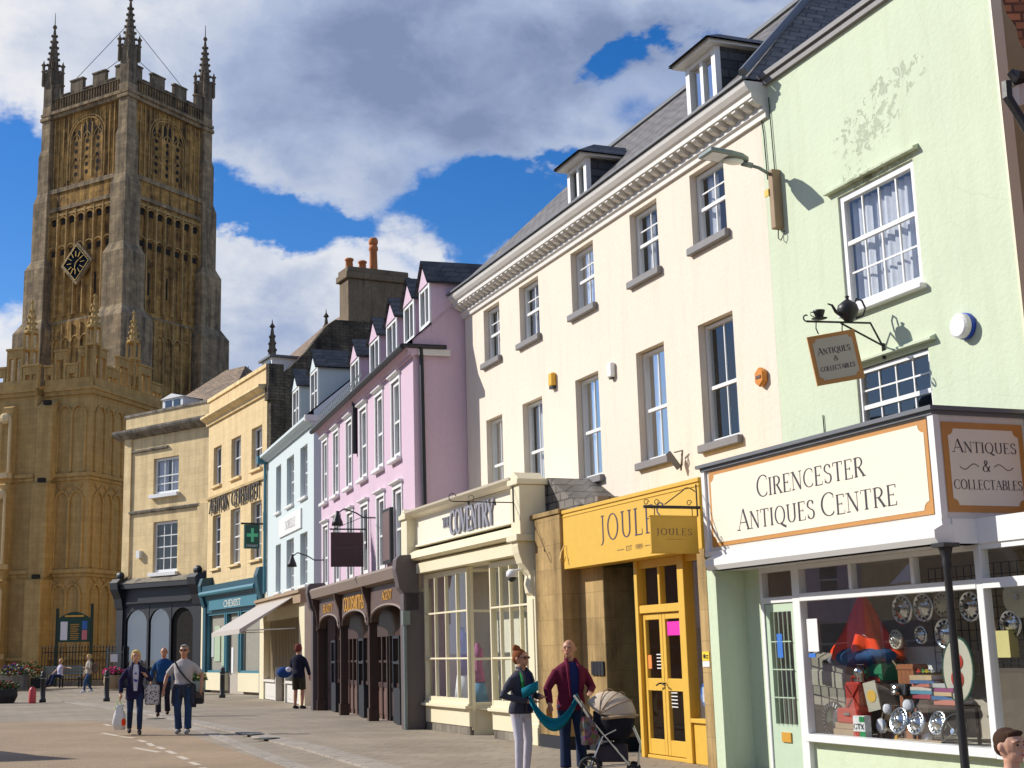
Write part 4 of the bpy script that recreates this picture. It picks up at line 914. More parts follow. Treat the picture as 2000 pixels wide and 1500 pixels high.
for a, b in uw:
    for z0, z1, dx in ((6.12, 7.98, 0), (3.6, 5.40, .08)):
        w = sash(pk, a+dx+.01, b+dx-.01, z0, z1, .03, 1, 1, 1, .10, .02, curtain=('net', .3, .25), sill=(-.13, .10) if z0 > 5 else None, sillw=.1, sillmat='white', meet=.46)
        mb = MB(); A, B = a+dx-.07, b+dx+.07
        mb.box(A, a+dx, -.03, .02, z0, z1); mb.box(b+dx, B, -.03, .02, z0, z1); mb.box(A, B, -.03, .02, z1, z1+.10); mb.prism([(.0, z1+.16), (-.12, z1+.16), (-.12, z1+.13), (-.03, z1+.10), (0, z1+.10)], A-.04, B+.04, 'x'); mb.build('surround', 'white', w)
mb = MB(); mb.prism([(.0, 8.2), (-.06, 8.2), (-.08, 8.26), (-.16, 8.34), (-.20, 8.38), (.1, 8.38)], PX0, PX1+.12, 'x'); mb.box(PX1+.0, PX1+.10, -.15, .55, 8.24, 8.38); mb.build('eaves_board', 'pink', pk)
mb = MB(); mb.tube([(PX0-.2, -.27, 8.40), (PX1+.15, -.27, 8.40)], .075, 8); mb.tube([(PX1+.15, -.27, 8.42), (PX1+.15, .75, 8.42)], .05, 8); mb.build('gutter', 'black', pk)
mb = MB(); mb.box(PX1+.05, PX1+.13, .1, .85, 8.22, 8.36); mb.build('soffit', 'offw', pk)
mb = MB(); mb.tube([(PX1+.12, .16, 8.4), (PX1+.09, .18, 8.1), (PX1+.09, .20, 4.6)], .05, 8); mb.tube([(-5.85, -.07, 8.35), (-5.85, -.07, 6.9)], .07, 8); mb.build('downpipe', 'black', pk)
mb = MB()
def pr(y): return 8.42+.86*(y+.25)
mb2 = mb
roofface(mb, [(PX0-.05, -.25, pr(-.25)), (PX1+.02, -.25, pr(-.25)), (PX1+.02, 4.5, pr(4.5)), (PX0-.05, 4.5, pr(4.5))]); roofface(mb, [(PX0-.05, 4.5, pr(4.5)), (PX1+.02, 4.5, pr(4.5)), (PX1+.02, 9.2, 8.4), (PX0-.05, 9.2, 8.4)])
rf = mb.build('roof', 'slatel', pk)
for k, (a, b) in enumerate(((-8.72, -7.55), (-6.05, -4.88), (-3.95, -2.80), (-2.0, -.98), (-.42, .50))):
    y = .45; z0, z1 = 9.02, 9.98; xm = (a+b)/2; zt = 10.5
    yr = lambda z: (z-8.42)/.86-.25
    mb = MB()
    for x in (a, b): mb.prism([(y, z0-.25), (yr(z1), z1), (y, z1)], x-.03, x+.03, 'x')
    dm = mb.build('dormer', 'pink', pk)
    mb = MB(); mb.prism([(a-.06, z1), (b+.06, z1), (xm, zt)], y-.06, y+.02, 'y'); mb.build('dormer_gable', 'pink', dm)
    q = MB(); q.box(a-.02, a+.09, y-.04, y+.05, z0, z1); q.box(b-.09, b+.02, y-.04, y+.05, z0, z1); q.box(a+.09, b-.09, y-.03, y+.05, z1-.08, z1); q.box(a+.09, b-.09, y-.03, y+.05, z0, z0+.08); q.box(xm-.035, xm+.035, y-.02, y+.05, z0+.08, z1-.08); q.build('window', 'white', dm)
    p = MB(); p.face([(a+.09, y+.02, z0+.08), (b-.09, y+.02, z0+.08), (b-.09, y+.02, z1-.08), (a+.09, y+.02, z1-.08)]); p.build('pane', 'glass', dm)
    r = MB(); e = .12
    roofface(r, [(a-e, y-.12, z1), (xm, y-.12, zt+.12), (xm, yr(zt), zt+.12), (a-e, yr(z1), z1)], 0, .05); roofface(r, [(b+e, y-.12, z1), (b+e, yr(z1), z1), (xm, yr(zt), zt+.12), (xm, y-.12, zt+.12)], 0, .05); r.build('dormer_roof', 'slate', dm)
    i = MB(); i.room(a+.06, b-.06, z0, z1-.03, y+.07, .5, 0); i.build('interior', 'dark', dm)
# snow guard / bird netting frame along gutter
mb = MB()
for i in range(16): x = -11.2+i*.42; mb.tube([(x, -.2, 8.45), (x, -.05, 8.95)], .012, 4)
for z, yy in ((8.7, -.12), (8.95, -.05)): mb.tube([(-11.3, yy, z), (-4.8, yy, z)], .012, 4)
mb.build('eaves_rail', 'greym', pk)

# ---- brown arcaded shopfront
bn = thing('brown_shopfront', 'dark brown arcaded shopfront with gilt lettering and panelled glazed doors', 'shopfront', FP.p, FP.rz)
bays = [(-10.6, -7.35), (-7.05, -3.65), (-3.35, .35)]
mb = MB(); mb.prism([(0, 3.52), (-.42, 3.52), (-.46, 3.46), (-.40, 3.24), (-.28, 3.20), (0, 3.20)], -10.9, .45, 'x'); mb.build('cornice', 'wood' if False else paint('faded_brown_cornice', (.20, .15, .12), .7, .2), bn)
mb = MB()
for (a, b) in bays:
    xm = (a+b)/2; r = (b-a)/2-.12; n = 16
    arch = [(a, 3.2), (a, 2.34)]+[(xm-r*cos(pi*i/n)*1.0, 2.36+.36*sin(pi*i/n)**.75) for i in range(n+1)]+[(b, 2.34), (b, 3.2)]
    # fill above the arch as quads
    for i in range(n):
        p, q = arch[2+i], arch[3+i]
        mb.box(0, 0, 0, 0, 0, 0) if False else mb.grid([(p[0], -.20, p[1]), (q[0], -.20, q[1]), (q[0], -.20, 3.2), (p[0], -.20, 3.2), (p[0], -.02, p[1]), (q[0], -.02, q[1])], [(0, 1, 2, 3), (0, 4, 5, 1)])
    mb.face([(a, -.2, 2.34), (xm-r, -.2, 2.36), (xm-r, -.2, 3.2), (a, -.2, 3.2)]); mb.face([(xm+r, -.2, 2.36), (b, -.2, 2.34), (b, -.2, 3.2), (xm+r, -.2, 3.2)])
mb.build('arched_fascia', 'brownb', bn)
mb = MB()
for (a, b) in bays:
    xm = (a+b)/2; r = (b-a)/2-.12; n = 14
    mb.tube([(xm-r*cos(pi*i/n), -.22, 2.36+.36*sin(pi*i/n)**.75) for i in range(n+1)], .035, 5)
mb.build('arch_moulding', paint('light_brown_moulding', (.22, .16, .13), .5, .15), bn)
for x in (-10.75, -7.2, -3.5, .40):
    mb = MB(); mb.box(x-.07, x+.07, -.22, -.02, 0, 2.34); mb.box(x-.11, x+.11, -.25, 0, 0, .3); mb.box(x-.15, x+.15, -.26, 0, 2.30, 2.42)
    mb.prism([(0, 2.42), (-.24, 2.42), (-.28, 2.8), (-.38, 3.1), (-.4, 3.22), (0, 3.22)], x-.08, x+.08, 'x'); mb.build('post', 'brownp', bn)
for x in (-11.0, .62):
    mb = MB(); mb.box(x-.2, x+.14, -.35, .1, 0, 2.9); mb.prism([(0, 2.5), (-.3, 2.5), (-.3, 2.8), (-.44, 3.0), (-.52, 3.4), (-.5, 3.62), (-.42, 3.70), (0, 3.72)], x-.2, x+.14, 'x'); mb.build('pilaster', paint('grey_brown_pilaster', (.10, .08, .08), .5, .2), bn, bevel=.01)
mb = MB()
for (txt, a, b, h, z) in (('GOLDSMITHS', -6.75, -4.1, .34, 2.74), ('BEAUTY', -9.9, -8.4, .2, 2.80), ('AGENT', -2.0, -.95, .20, 2.84)): letters(mb, txt, a, b, z, h, -.205, .2, .1, thick=.01)
mb.build('lettering', 'gold', bn)
y = .28
mb = MB(); mb.box(-10.7, .4, y, y+.08, 2.02, 2.12); mb.box(-10.7, .4, y+.02, y+.06, 2.12, 3.1)
for (a, b) in bays:
    n = 6
    for i in range(n+1): x = a+(b-a)*i/n; mb.box(x-.045, x+.045, y-.02, y+.08, .0, 2.02)
    mb.box(a, b, y, y+.07, .78, .90); mb.box(a, b, y+.01, y+.06, 1.38, 1.44)
mb.build('joinery', 'brownp', bn)
mb = MB()
for (a, b) in bays:
    for i in range(6):
        x0, x1 = a+(b-a)*i/6+.05, a+(b-a)*(i+1)/6-.05
        mb.box(x0, x1, y+.02, y+.06, .0, .78); mb.box(x0+.06, x1-.06, y, y+.02, .12, .68)
mb.build('panels', paint('red_brown_panels', (.13, .07, .055), .45, .2), bn)
mb = MB(); mb.face([(-10.7, y+.04, .9), (.4, y+.04, .9), (.4, y+.04, 2.02), (-10.7, y+.04, 2.02)]); mb.build('pane', 'glass', bn)
mb = MB(); mb.box(-10.8, .45, 1.4, 1.45, 0, 3.2); mb.face([(-10.8, .35, .8), (.45, .35, .8), (.45, 1.4, .8), (-10.8, 1.4, .8)]); mb.face([(-10.8, -.2, 3.19), (.45, -.2, 3.19), (.45, 1.4, 3.19), (-10.8, 1.4, 3.19)]); mb.build('interior', 'roomw' if False else paint('shop_grey_green', (.30, .31, .26), .8, .2), bn)
mb = MB()
for x in (-9.3, -5.4, -1.4): mb.box(x-.36, x+.30, -.02, y-.03, .02, .82)
mb.build('door_step_panels', 'slatepaint', bn)
for k, x in enumerate((-9.3, -5.4, -1.4)):
    mb = MB(); mb.box(x-.36, x-.30, -.03, .04, .8, 2.0); mb.box(x+.24, x+.30, -.03, .04, .8, 2.0); mb.box(x-.3, x+.24, -.03, .04, 1.94, 2.0); mb.box(x-.3, x+.24, -.03, .04, 1.36, 1.42); mb.build('open_door_leaf', 'slatepaint', bn)
# hanging dark red board on its bracket
hb = ft(FP, 'hanging_sign', 'dark maroon square hanging board on a straight iron bracket above the brown shopfront', 'sign', -4.25, -.1, 4.72, rz=pi/2)
mb = MB(); mb.box(-.92, -.08, -.02, .02, -.95, -.08); mb.build('board', paint('maroon_board', (.045, .016, .018), .45, .15), hb, bevel=.005)
mb = MB(); mb.tube([(0, 0, 0), (-.95, 0, 0)], .02, 6); mb.tube([(0, 0, .4), (0, 0, -.5)], .02, 6); mb.tube([(0, 0, .35), (-.85, 0, .0)], .008, 5); mb.tube([(-.15, 0, 0), (-.15, 0, -.1)], .01, 5); mb.tube([(-.85, 0, 0), (-.85, 0, -.1)], .01, 5); mb.build('bracket', 'black', hb)
mb = MB(); letters(mb, 'GOLDSMITHS', -.80, -.2, -.5, .06, -.022, .1, .06, serif=False); mb.build('lettering', 'brownb', hb)
# goose neck lamps
for k, (x, z, lab) in enumerate(((-3.6, 4.95, 'black goose neck sign lamp in front of the pink house windows'), (-10.9, 4.4, 'black goose neck sign lamp at the left end of the brown shopfront'))):
    t_ = ft(FP, 'sign_lamp', lab, 'lamp', x, 0, z, 'goose neck lamps above the brown shopfront')
    mb = MB(); mb.tube([(0, 0, 0), (0, -.3, .0), (0, -.5, .12), (0, -.8, .22), (0, -.95, .12)], .018, 6); mb.build('arm', 'black', t_); mb = MB(); mb.lathe((0, -.97, -.2), [(.15, 0), (.13, .1), (.06, .26), (.04, .36), (0, .37)], 12); mb.build('lamp_shade', 'black', t_, smooth=True)
t_ = ft(FP, 'menu_board', 'tall dark framed display board between the pink house lower windows', 'sign', -1.95, -.06, 3.7)
mb = MB(); mb.box(-.42, .42, -.04, .04, 0, 1.3); mb.build('frame', 'black', t_); mb = MB(); mb.box(-.36, .36, -.05, -.041, .07, 1.23); mb.build('panel', paint('brown_grey_panel', (.17, .11, .10), .35, .1), t_)

# ================================================================== BLUE HOUSE
bl = thing('pale_blue_house', 'narrow pale blue rendered house with six windows and two slate dormers', 'house', FB.p, FB.rz)
BX0, BX1 = -9.3, .1
bw_ = [(-7.25, -6.15), (-4.95, -3.5), (-2.3, -1.0)]
ops = [(a, b, 6.92, 8.72) for a, b in bw_]+[(a, b, 3.92, 5.72) for a, b in bw_]
mb = MB(); mb.wall(BX0, BX1, 0, 9.25, ops, 0, .22); mb.face([(BX1, 0, 0), (BX1, 9, 0), (BX1, 9, 9.4), (BX1, 4.5, 13.44), (BX1, 0, 9.67)]); mb.face([(BX0, 0, 0), (BX0, 9, 0), (BX0, 9, 9.3), (BX0, 4.5, 13.4), (BX0, 0, 9.3)]); mb.build('wall', 'blue', bl)
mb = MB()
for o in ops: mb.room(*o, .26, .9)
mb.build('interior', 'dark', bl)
for a, b in bw_:
    for z0, z1 in ((6.92, 8.72), (3.92, 5.72)): sash(bl, a+.02, b-.02, z0+.02, z1-.02, .16, 2, 2, 2, .07, .03, curtain=('net', .3, .3), sill=(-.1, .1), sillw=.06, sillmat='white')
mb = MB(); mb.prism([(.1, 9.2), (-.1, 9.2), (-.2, 9.3), (-.32, 9.36), (-.32, 9.46), (.1, 9.46)], BX0-.05, BX1+.05, 'x'); mb.build('eaves', 'blue', bl)
mb = MB(); mb.box(BX0-.25, BX0+.05, -.4, .1, 9.15, 9.45); mb.tube([(BX0+.05, -.1, 9.2), (BX0+.05, -.1, 4.0)], .06, 8); mb.build('downpipe', 'teall', bl)
mb = MB(); roofface(mb, [(BX0, -.3, 9.48), (BX1, -.3, 9.48), (BX1, 4.5, 13.5), (BX0, 4.5, 13.5)]); roofface(mb, [(BX0, 4.5, 13.5), (BX1, 4.5, 13.5), (BX1, 9.3, 9.4), (BX0, 9.3, 9.4)]); mb.build('roof', 'slatel', bl)
mb = MB(); mb.box(BX1-.05, BX1+.12, -.32, .3, 9.3, 9.5); mb.build('gutter_end', 'offw', bl)
for a, b in ((-8.55, -7.15), (-4.9, -3.5)):
    y = .9; z0, z1, zt = 10.35, 11.95, 12.6; xm = (a+b)/2; yr = lambda z: -.3+(z-9.48)*4.8/4.02
    mb = MB()
    for x in (a, b): mb.prism([(y, z0-.3), (yr(z1), z1), (y, z1)], x-.04, x+.04, 'x')
    dm = mb.build('dormer', 'blue', bl)
    mb = MB(); mb.prism([(a-.08, z1), (b+.08, z1), (xm, zt)], y-.06, y+.02, 'y'); mb.build('dormer_gable', 'blue', dm)
    q = MB(); q.box(a, a+.12, y-.04, y+.05, z0, z1); q.box(b-.12, b, y-.04, y+.05, z0, z1); q.box(a+.12, b-.12, y-.03, y+.05, z1-.1, z1); q.box(a+.12, b-.12, y-.03, y+.05, z0, z0+.1); q.box(xm-.05, xm+.05, y-.02, y+.05, z0+.1, z1-.1); q.box(a+.12, b-.12, y, y+.05, (z0+z1)/2-.03, (z0+z1)/2+.03); q.build('window', 'white', dm)
    p = MB(); p.face([(a+.12, y+.03, z0+.1), (b-.12, y+.03, z0+.1), (b-.12, y+.03, z1-.1), (a+.12, y+.03, z1-.1)]); p.build('pane', 'glass', dm)
    r = MB(); e = .15
    roofface(r, [(a-e, y-.16, z1), (xm, y-.16, zt+.16), (xm, yr(zt), zt+.16), (a-e, yr(z1), z1)], 0, .06); roofface(r, [(b+e, y-.16, z1), (b+e, yr(z1), z1), (xm, yr(zt), zt+.16), (xm, y-.16, zt+.16)], 0, .06); r.build('dormer_roof', 'slate', dm)
    i = MB(); i.room(a+.06, b-.06, z0, z1-.03, y+.07, .5, 0); i.build('interior', 'dark', dm)
pl = MB(); pl.box(-6.3, -1.95, -.06, 0, 5.92, 6.6); pb = pl.build('name_board', 'white', bl)
mb = MB(); letters(mb, 'SORELLE', -4.9, -2.9, 6.10, .3, -.064, .11, .05); mb.build('lettering', 'sill', pb)
# cream shopfront below with canopy
bs = thing('cream_stone_shopfront', 'low cream shopfront with ribbed shutters and pale benches behind the grey awning', 'shopfront', FB.p, FB.rz)
mb = MB(); mb.box(BX0+.1, BX1+.0, -.45, -.02, 3.3, 3.62); mb.box(BX0+.1, BX1, -.52, -.02, 3.62, 3.72); mb.build('fascia', 'wood', bs)
mb = MB(); mb.box(-9.1, -8.1, -.3, -.02, 0, 3.3); mb.box(-.9, 0.05, -.3, -.02, 0, 3.3); mb.box(-8.1, -.9, -.2, -.02, 2.9, 3.3); mb.build('pilaster', 'creamp', bs)
mb = MB(); mb.box(-8.1, -.9, -.02, .0, 0, 2.9)
for i in range(24): x = -8.0+i*.3; mb.box(x, x+.12, -.06, -.02, .6, 2.85)
mb.build('ribbed_shutter', paint('drab_shutter', (.34, .27, .17), .7, .1), bs)
for x0_, x1_ in ((-8.05, -5.6), (-3.4, -.95)):
    mb = MB(); mb.box(x0_, x1_, -.24, -.06, .02, .66); mb.box(x0_+.12, x1_-.12, -.255, -.24, .14, .55); mb.box(x0_-.05, x1_+.05, -.32, -.04, .66, .74); mb.build('stall_riser', 'offw', bs)
mb = MB()
for x in (-5.45, -3.55): mb.box(x-.05, x+.05, -.3, -.06, 0, 1.2)
mb.build('door_post', 'offw', bs)
aw = thing('shop_awning', 'plain grey canvas awning pulled out over the pavement by the blue house', 'awning', FB.w(-5, 0, 3.5), FB.rz)
a0, b0 = FB.px(510, 1172, -.3), FB.px(597, 1165, -.3); yo = -2.2
c0, d0 = FB.px(424, 1240, yo), FB.px(480, 1238, yo)
def L(x, y, z): return (x+5, y, z-3.5)
mb = MB(); P4 = [L(-8.6, -.3, 3.62), L(-1.3, -.3, 3.62), L(-1.3, yo, 2.50), L(-8.6, yo, 2.50)]
mb.face(P4); mb.face([(x, y, z-.02) for x, y, z in P4]); mb.box(P4[3][0], P4[2][0], yo-.02, yo, P4[3][2]-.16, P4[3][2]); mb.face([P4[0], P4[3], (P4[3][0], P4[3][1], P4[3][2]-.16)]); mb.face([P4[1], P4[2], (P4[2][0], P4[2][1], P4[2][2]-.16)])
mb.build('canvas', fabric('grey_awning_canvas', (.46, .42, .38)), aw)
mb = MB()
for x in (P4[0][0]+.4, P4[1][0]-.2): mb.tube([(x, -.3, -1.0), (x, yo+.05, P4[2][2]-.06)], .02, 6)
mb.build('arm', 'offw', aw)
# person-height post by the brown shop
t_ = ft(FP, 'lead_downpipe', 'grey drain pipe beside the cream pilaster at the end of the brown shopfront', 'pipe', .78, -.33, 0)
mb = MB(); mb.tube([(0, 0, 0), (0, 0, 2.35)], .045, 8); mb.box(-.08, .08, -.06, .1, 2.2, 2.5); mb.build('pipe', 'greym', t_)
# ================================================================== CHEMIST
ch = thing('stone_chemist_building', 'tall honey stone building with parapet, carved name band and a rubble gable with chimney', 'building', FC.p, FC.rz)
cw = [(-8.0, -6.68), (-5.08, -3.6), (-2.02, -.52)]
ops = [(a, b, 9.62, 11.5) for a, b in cw]+[(a, b, 5.68, 8.22) for a, b in cw]
mb = MB(); mb.wall(-8.9, .15, 0, 13.95, ops, 0, .22); mb.build('wall', 'ashlar2', ch)
mb = MB(); mb.prism([(.02, 0), (.02, 13.95), (.5, 13.95), (.6, 13.6), (1.6, 14.6), (2.6, 15.9), (3.0, 16.2), (7.6, 16.3), (9.5, 14.5), (9.5, 0)], .16, .56, 'x'); mb.build('gable_wall', 'rubble', ch)
mb = MB(); mb.box(.15, .62, -.12, .6, 12.4, 13.0); mb.box(.15, .58, -.06, .6, 13.0, 13.98); mb.box(.15, .50, .2, .9, 11.0, 12.4); mb.build('kneeler', 'rubble', ch)
mb = MB()
for o in ops: mb.room(*o, .26, .9)
mb.build('interior', 'dark', ch)
for a, b in cw:
    sash(ch, a+.02, b-.02, 9.64, 11.48, .16, 2, 1, 1, .08, .03, curtain=('net', .3, .3), sill=(-.12, .12), sillmat='ashlar')
    sash(ch, a+.02, b-.02, 5.70, 8.2, .16, 2, 2, 2, .08, .03, curtain=('net', .3, .3), sill=(-.12, .12), sillmat='ashlar')
mb = MB(); mb.prism([(0, 12.7), (-.1, 12.7), (-.14, 12.85), (-.34, 12.95), (-.42, 13.02), (-.42, 13.12), (0, 13.16)], -9.0, .2, 'x'); mb.prism([(0, 9.05), (-.1, 9.05), (-.14, 9.15), (0, 9.2)], -8.9, .15, 'x'); mb.box(-9.0, .2, -.08, .3, 13.9, 14.06)
mb.build('cornice', 'ashlar', ch)
mb = MB(); letters(mb, 'ASHTON', -8.3, -5.3, 8.36, .62, -.06, .22, .10, thick=.05); letters(mb, 'CHEMIST', -4.7, -.55, 8.36, .62, -.06, .22, .10, thick=.05); mb.build('lettering', paint('bronze_letters', (.07, .055, .04), .5, .3), ch)
mb = MB(); roofface(mb, [(-9.3, .9, 13.6), (.2, .9, 13.6), (.2, 5.0, 17.6), (-6.3, 5.0, 17.6)]); roofface(mb, [(.2, 5.0, 17.6), (-6.3, 5.0, 17.6), (-9.3, 9, 13.6), (.2, 9, 13.6)]); roofface(mb, [(-9.3, .9, 13.6), (-6.3, 5, 17.6), (-9.3, 9, 13.6)])
mb.build('roof', 'stoneslate', ch)
q = MB(); q.box(-2.9, -1.5, .75, 2.6, 13.7, 14.75); q.build('dormer', 'white', ch); q = MB(); q.box(-3.05, -1.35, .6, 2.7, 14.75, 14.85); q.build('dormer_roof', 'lead', ch)
q = MB()
for a in (-2.8, -2.15): q.box(a, a+.5, .72, .752, 13.9, 14.6)
q.build('pane', paint('dark_glass', (.05, .09, .14), .08, .1), ch)
cs = MB(); cs.box(-.6, .52, 3.65, 6.55, 15.2, 18.2); cs.box(-.72, .64, 3.52, 6.68, 18.2, 18.5); cs.box(-.64, .56, 3.6, 6.6, 18.5, 18.75)
st_ = cs.build('chimney_stack', 'grey_render', ch, bevel=.03)
for (y, h, r) in ((4.0, .65, .19), (4.65, .6, .19), (5.2, 1.4, .2)):
    mb = MB(); mb.lathe((-.25, y, 18.7), [(r*1.1, 0), (r*1.0, .1), (r*.85, h*.8), (r*1.1, h*.84), (r*1.1, h*.92), (r*.9, h), (r*.6, h), (r*.6, h*.9)], 12)
    if h > 1: mb.lathe((-.25, y, 18.7+h), [(r*.8, 0), (r*1.1, .1), (r*1.1, .25), (r*.8, .35), (.02, .4)], 12)
    mb.build('chimney_pot', 'pot', st_, smooth=True)
# teal shopfront
tl = thing('teal_shopfront', 'teal painted chemist shopfront with pale lettering and cream stall risers', 'shopfront', FC.p, FC.rz)
mb = MB(); mb.box(-8.3, .75, -.55, -.02, 4.55, 4.85); mb.prism([(-.02, 4.55), (-.50, 4.55), (-.42, 4.35), (-.30, 4.0), (-.30, 3.6), (-.02, 3.6)], -8.2, .7, 'x'); mb.build('fascia', 'teal', tl)
mb = MB(); mb.box(-7.0, .2, -.42, -.31, 3.72, 4.15); mb.tube([(-8.1, -.52, 4.5), (.3, -.52, 4.5)], .12, 8); mb.build('sign_panel', 'teall', tl)
mb = MB(); letters(mb, 'CHEMIST', -4.6, -2.0, 3.80, .27, -.425, .2, .1); mb.build('lettering', 'signcream', tl)
for x in (-8.25, .35):
    mb = MB(); mb.box(x, x+.45, -.35, -.02, 0, 4.2); mb.prism([(0, 3.9), (-.4, 3.9), (-.55, 4.4), (-.62, 4.9), (-.5, 5.25), (0, 5.3)], x, x+.45, 'x'); mb.build('pilaster', 'teal', tl)
mb = MB(); mb.box(-8.7, -8.26, -.3, -.02, 0, 4.2); mb.box(.8, 1.15, -.3, 0, 0, 4.2); mb.build('cream_pilaster', 'creamp', tl)
mb = MB()
for x in (-7.8, -5.0, -4.75, -2.9, -2.6, .28): mb.box(x-.06, x+.06, -.25, -.1, .95, 3.7)
mb.box(-7.8, -5.0, -.24, -.11, .9, 1.0); mb.box(-2.6, .28, -.24, -.11, .9, 1.0); mb.box(-7.8, .28, -.23, -.12, 3.5, 3.7); mb.box(-4.7, -2.9, -.23, -.12, 2.9, 3.0); mb.build('window_frame', 'teall', tl)
mb = MB(); mb.box(-7.8, -4.9, -.3, -.02, .12, .9); mb.box(-2.75, .28, -.3, -.02, .12, .9); mb.build('stall_riser', 'creamp', tl)
mb = MB(); mb.face([(-7.8, -.18, .95), (.28, -.18, .95), (.28, -.18, 3.6), (-7.8, -.18, 3.6)]); mb.build('pane', 'glass', tl)
mb = MB(); mb.box(-7.9, .35, -.06, -.03, 0, 3.6); mb.build('interior', 'shopin', tl)
mb = MB(); mb.box(-7.6, -7.2, -.10, -.07, 1.6, 2.6); mb.box(-3.6, -3.3, -.34, -.30, .9, 2.0); mb.build('poster', 'white', tl)
mb = MB(); mb.box(-7.1, -6.2, -.10, -.07, 1.4, 3.0); mb.box(-5.9, -5.2, -.10, -.07, 1.2, 2.8); mb.build('display', M['green'], tl)
cs_ = ft(FC, 'chemist_cross_sign', 'dark green hanging box sign with a light green cross', 'sign', .1, -.1, 7.1, rz=pi/2)
mb = MB(); mb.box(-.85, -.2, -.08, .08, -1.05, -.05); mb.build('box', paint('deep_green_box', (.008, .07, .05), .4, .1), cs_); mb = MB(); mb.box(-.585, -.465, -.095, -.082, -.78, -.2); mb.box(-.77, -.588, -.095, -.082, -.56, -.42); mb.box(-.462, -.28, -.095, -.082, -.56, -.42); mb.build('green_cross', paint('cross_green', (.12, .6, .30), .5, .1), cs_); mb = MB(); mb.tube([(0, 0, .0), (-1.0, 0, .0)], .04, 6); mb.tube([(0, 0, -.3), (0, 0, .5)], .04, 6); mb.build('bracket', 'black', cs_)
mb = MB(); letters(mb, 'CHEMIST', -.78, -.27, -.98, .09, -.084, .16, .08, serif=False); mb.build('lettering', 'net', cs_)

# ================================================================== BEIGE CORNER HOUSE
bg = thing('beige_corner_house', 'beige stone corner house with two sash windows, deep cornice and blank parapet', 'house', FG.p, FG.rz)
ops = [(-4.5, -2.42, 10.05, 12.0), (-4.42, -2.42, 5.95, 8.62)]
mb = MB(); mb.wall(-7.0, .0, 0, 14.5, ops, 0, .25); mb.face([(-7, 0, 0), (-7, 9, 0), (-7, 9, 14.5), (-7, 0, 14.5)]); mb.face([(-7, 9, 0), (.0, 9, 0), (0, 9, 14.5), (-7, 9, 14.5)]); mb.box(-6.95, -6.35, -.1, -.001, 0, 13.3); mb.box(-.75, .05, -.1, -.001, 0, 9.3); mb.build('wall', 'ashlar', bg)
mb = MB()
for o in ops: mb.room(*o, .3, .9)
mb.build('interior', 'dark', bg)
sash(bg, -4.48, -2.44, 10.07, 11.98, .14, 3, 1, 2, .12, .05, curtain=('net', .4, .4), sill=(-.22, .2), sillw=.15, sillmat='white')
sash(bg, -4.40, -2.44, 5.97, 8.60, .14, 3, 2, 2, .12, .05, curtain=None, sill=(-.22, .2), sillw=.15, sillmat='white')
mb = MB(); mb.prism([(0, 13.25), (-.2, 13.3), (-.5, 13.5), (-.55, 13.62), (-.55, 13.72), (0, 13.82)], -7.5, .15, 'x'); mb.box(-7.1, .1, -.06, .3, 14.5, 14.64); mb.prism([(0, 9.15), (-.13, 9.2), (-.16, 9.3), (0, 9.36)], -6.4, -.7, 'x'); mb.prism([(0, 12.45), (-.12, 12.5), (-.14, 12.6), (0, 12.62)], -6.3, -3.3, 'x')
mb.build('cornice', 'coping', bg)
mb = MB(); roofface(mb, [(-6.6, .8, 14.3), (.3, .8, 14.3), (-1.6, 3.8, 17.2), (-3.2, 3.8, 17.2)]); roofface(mb, [(.3, .8, 14.3), (.8, 7, 14.3), (-1.6, 3.8, 17.2)]); roofface(mb, [(-6.6, .8, 14.3), (-3.2, 3.8, 17.2), (-6.6, 7, 14.3)]); roofface(mb, [(-6.6, 7, 14.3), (-3.2, 3.8, 17.2), (-1.6, 3.8, 17.2), (.8, 7, 14.3)]); mb.build('roof', 'stoneslate', bg)
q = MB(); q.box(-4.5, -2.8, .5, 2.2, 14.3, 15.25); q.prism([(-4.6, 15.25), (-2.7, 15.25), (-3.65, 15.5)], .4, 2.3, 'y'); q.build('dormer', 'white', bg); q = MB(); q.box(-4.25, -3.75, .47, .499, 14.6, 15.15); q.box(-3.55, -3.05, .47, .499, 14.6, 15.15); q.build('pane', M['dark_glass'] if 'dark_glass' in M else bpy.data.materials['dark_glass'], bg)
mb = MB(); mb.box(-5.6, -5.3, -.2, -.0, 6.8, 7.2); mb.build('alarm_box', 'white', bg)
dk = thing('charcoal_shopfront', 'charcoal painted shopfront with arched windows and heavy scrolled brackets', 'shopfront', FG.p, FG.rz)
mb = MB(); mb.box(-6.9, -.1, -.6, -.101, 5.2, 5.45); mb.box(-6.5, -.4, -.30, -.101, 4.35, 5.2); mb.box(-6.0, -.8, -.42, -.301, 4.42, 4.5); mb.build('fascia', 'slatepaint', dk)
mb = MB(); mb.prism([(-.101, 5.46), (-.62, 5.46), (-.101, 5.75)], -6.5, -.5, 'x'); mb.build('lead_shelf', 'coping', dk)
for x in (-6.95, -.6):
    mb = MB(); mb.box(x, x+.55, -.35, -.101, 0, 4.4); mb.box(x-.05, x+.6, -.45, -.101, 0, .5); mb.prism([(-.1, 4.1), (-.4, 4.2), (-.5, 4.7), (-.75, 5.2), (-.8, 5.55), (-.6, 5.75), (-.1, 5.8)], x-.05, x+.6, 'x'); mb.ell((x+.27, -.35, 5.9), (.28, .2, .25)); mb.build('bracket', 'slatepaint', dk)
mb = MB(); mb.box(-6.4, -.6, -.28, -.12, 0, .8)
for x in (-6.4, -4.45, -2.62, -.75): mb.box(x, x+.15, -.26, -.12, .8, 4.35)
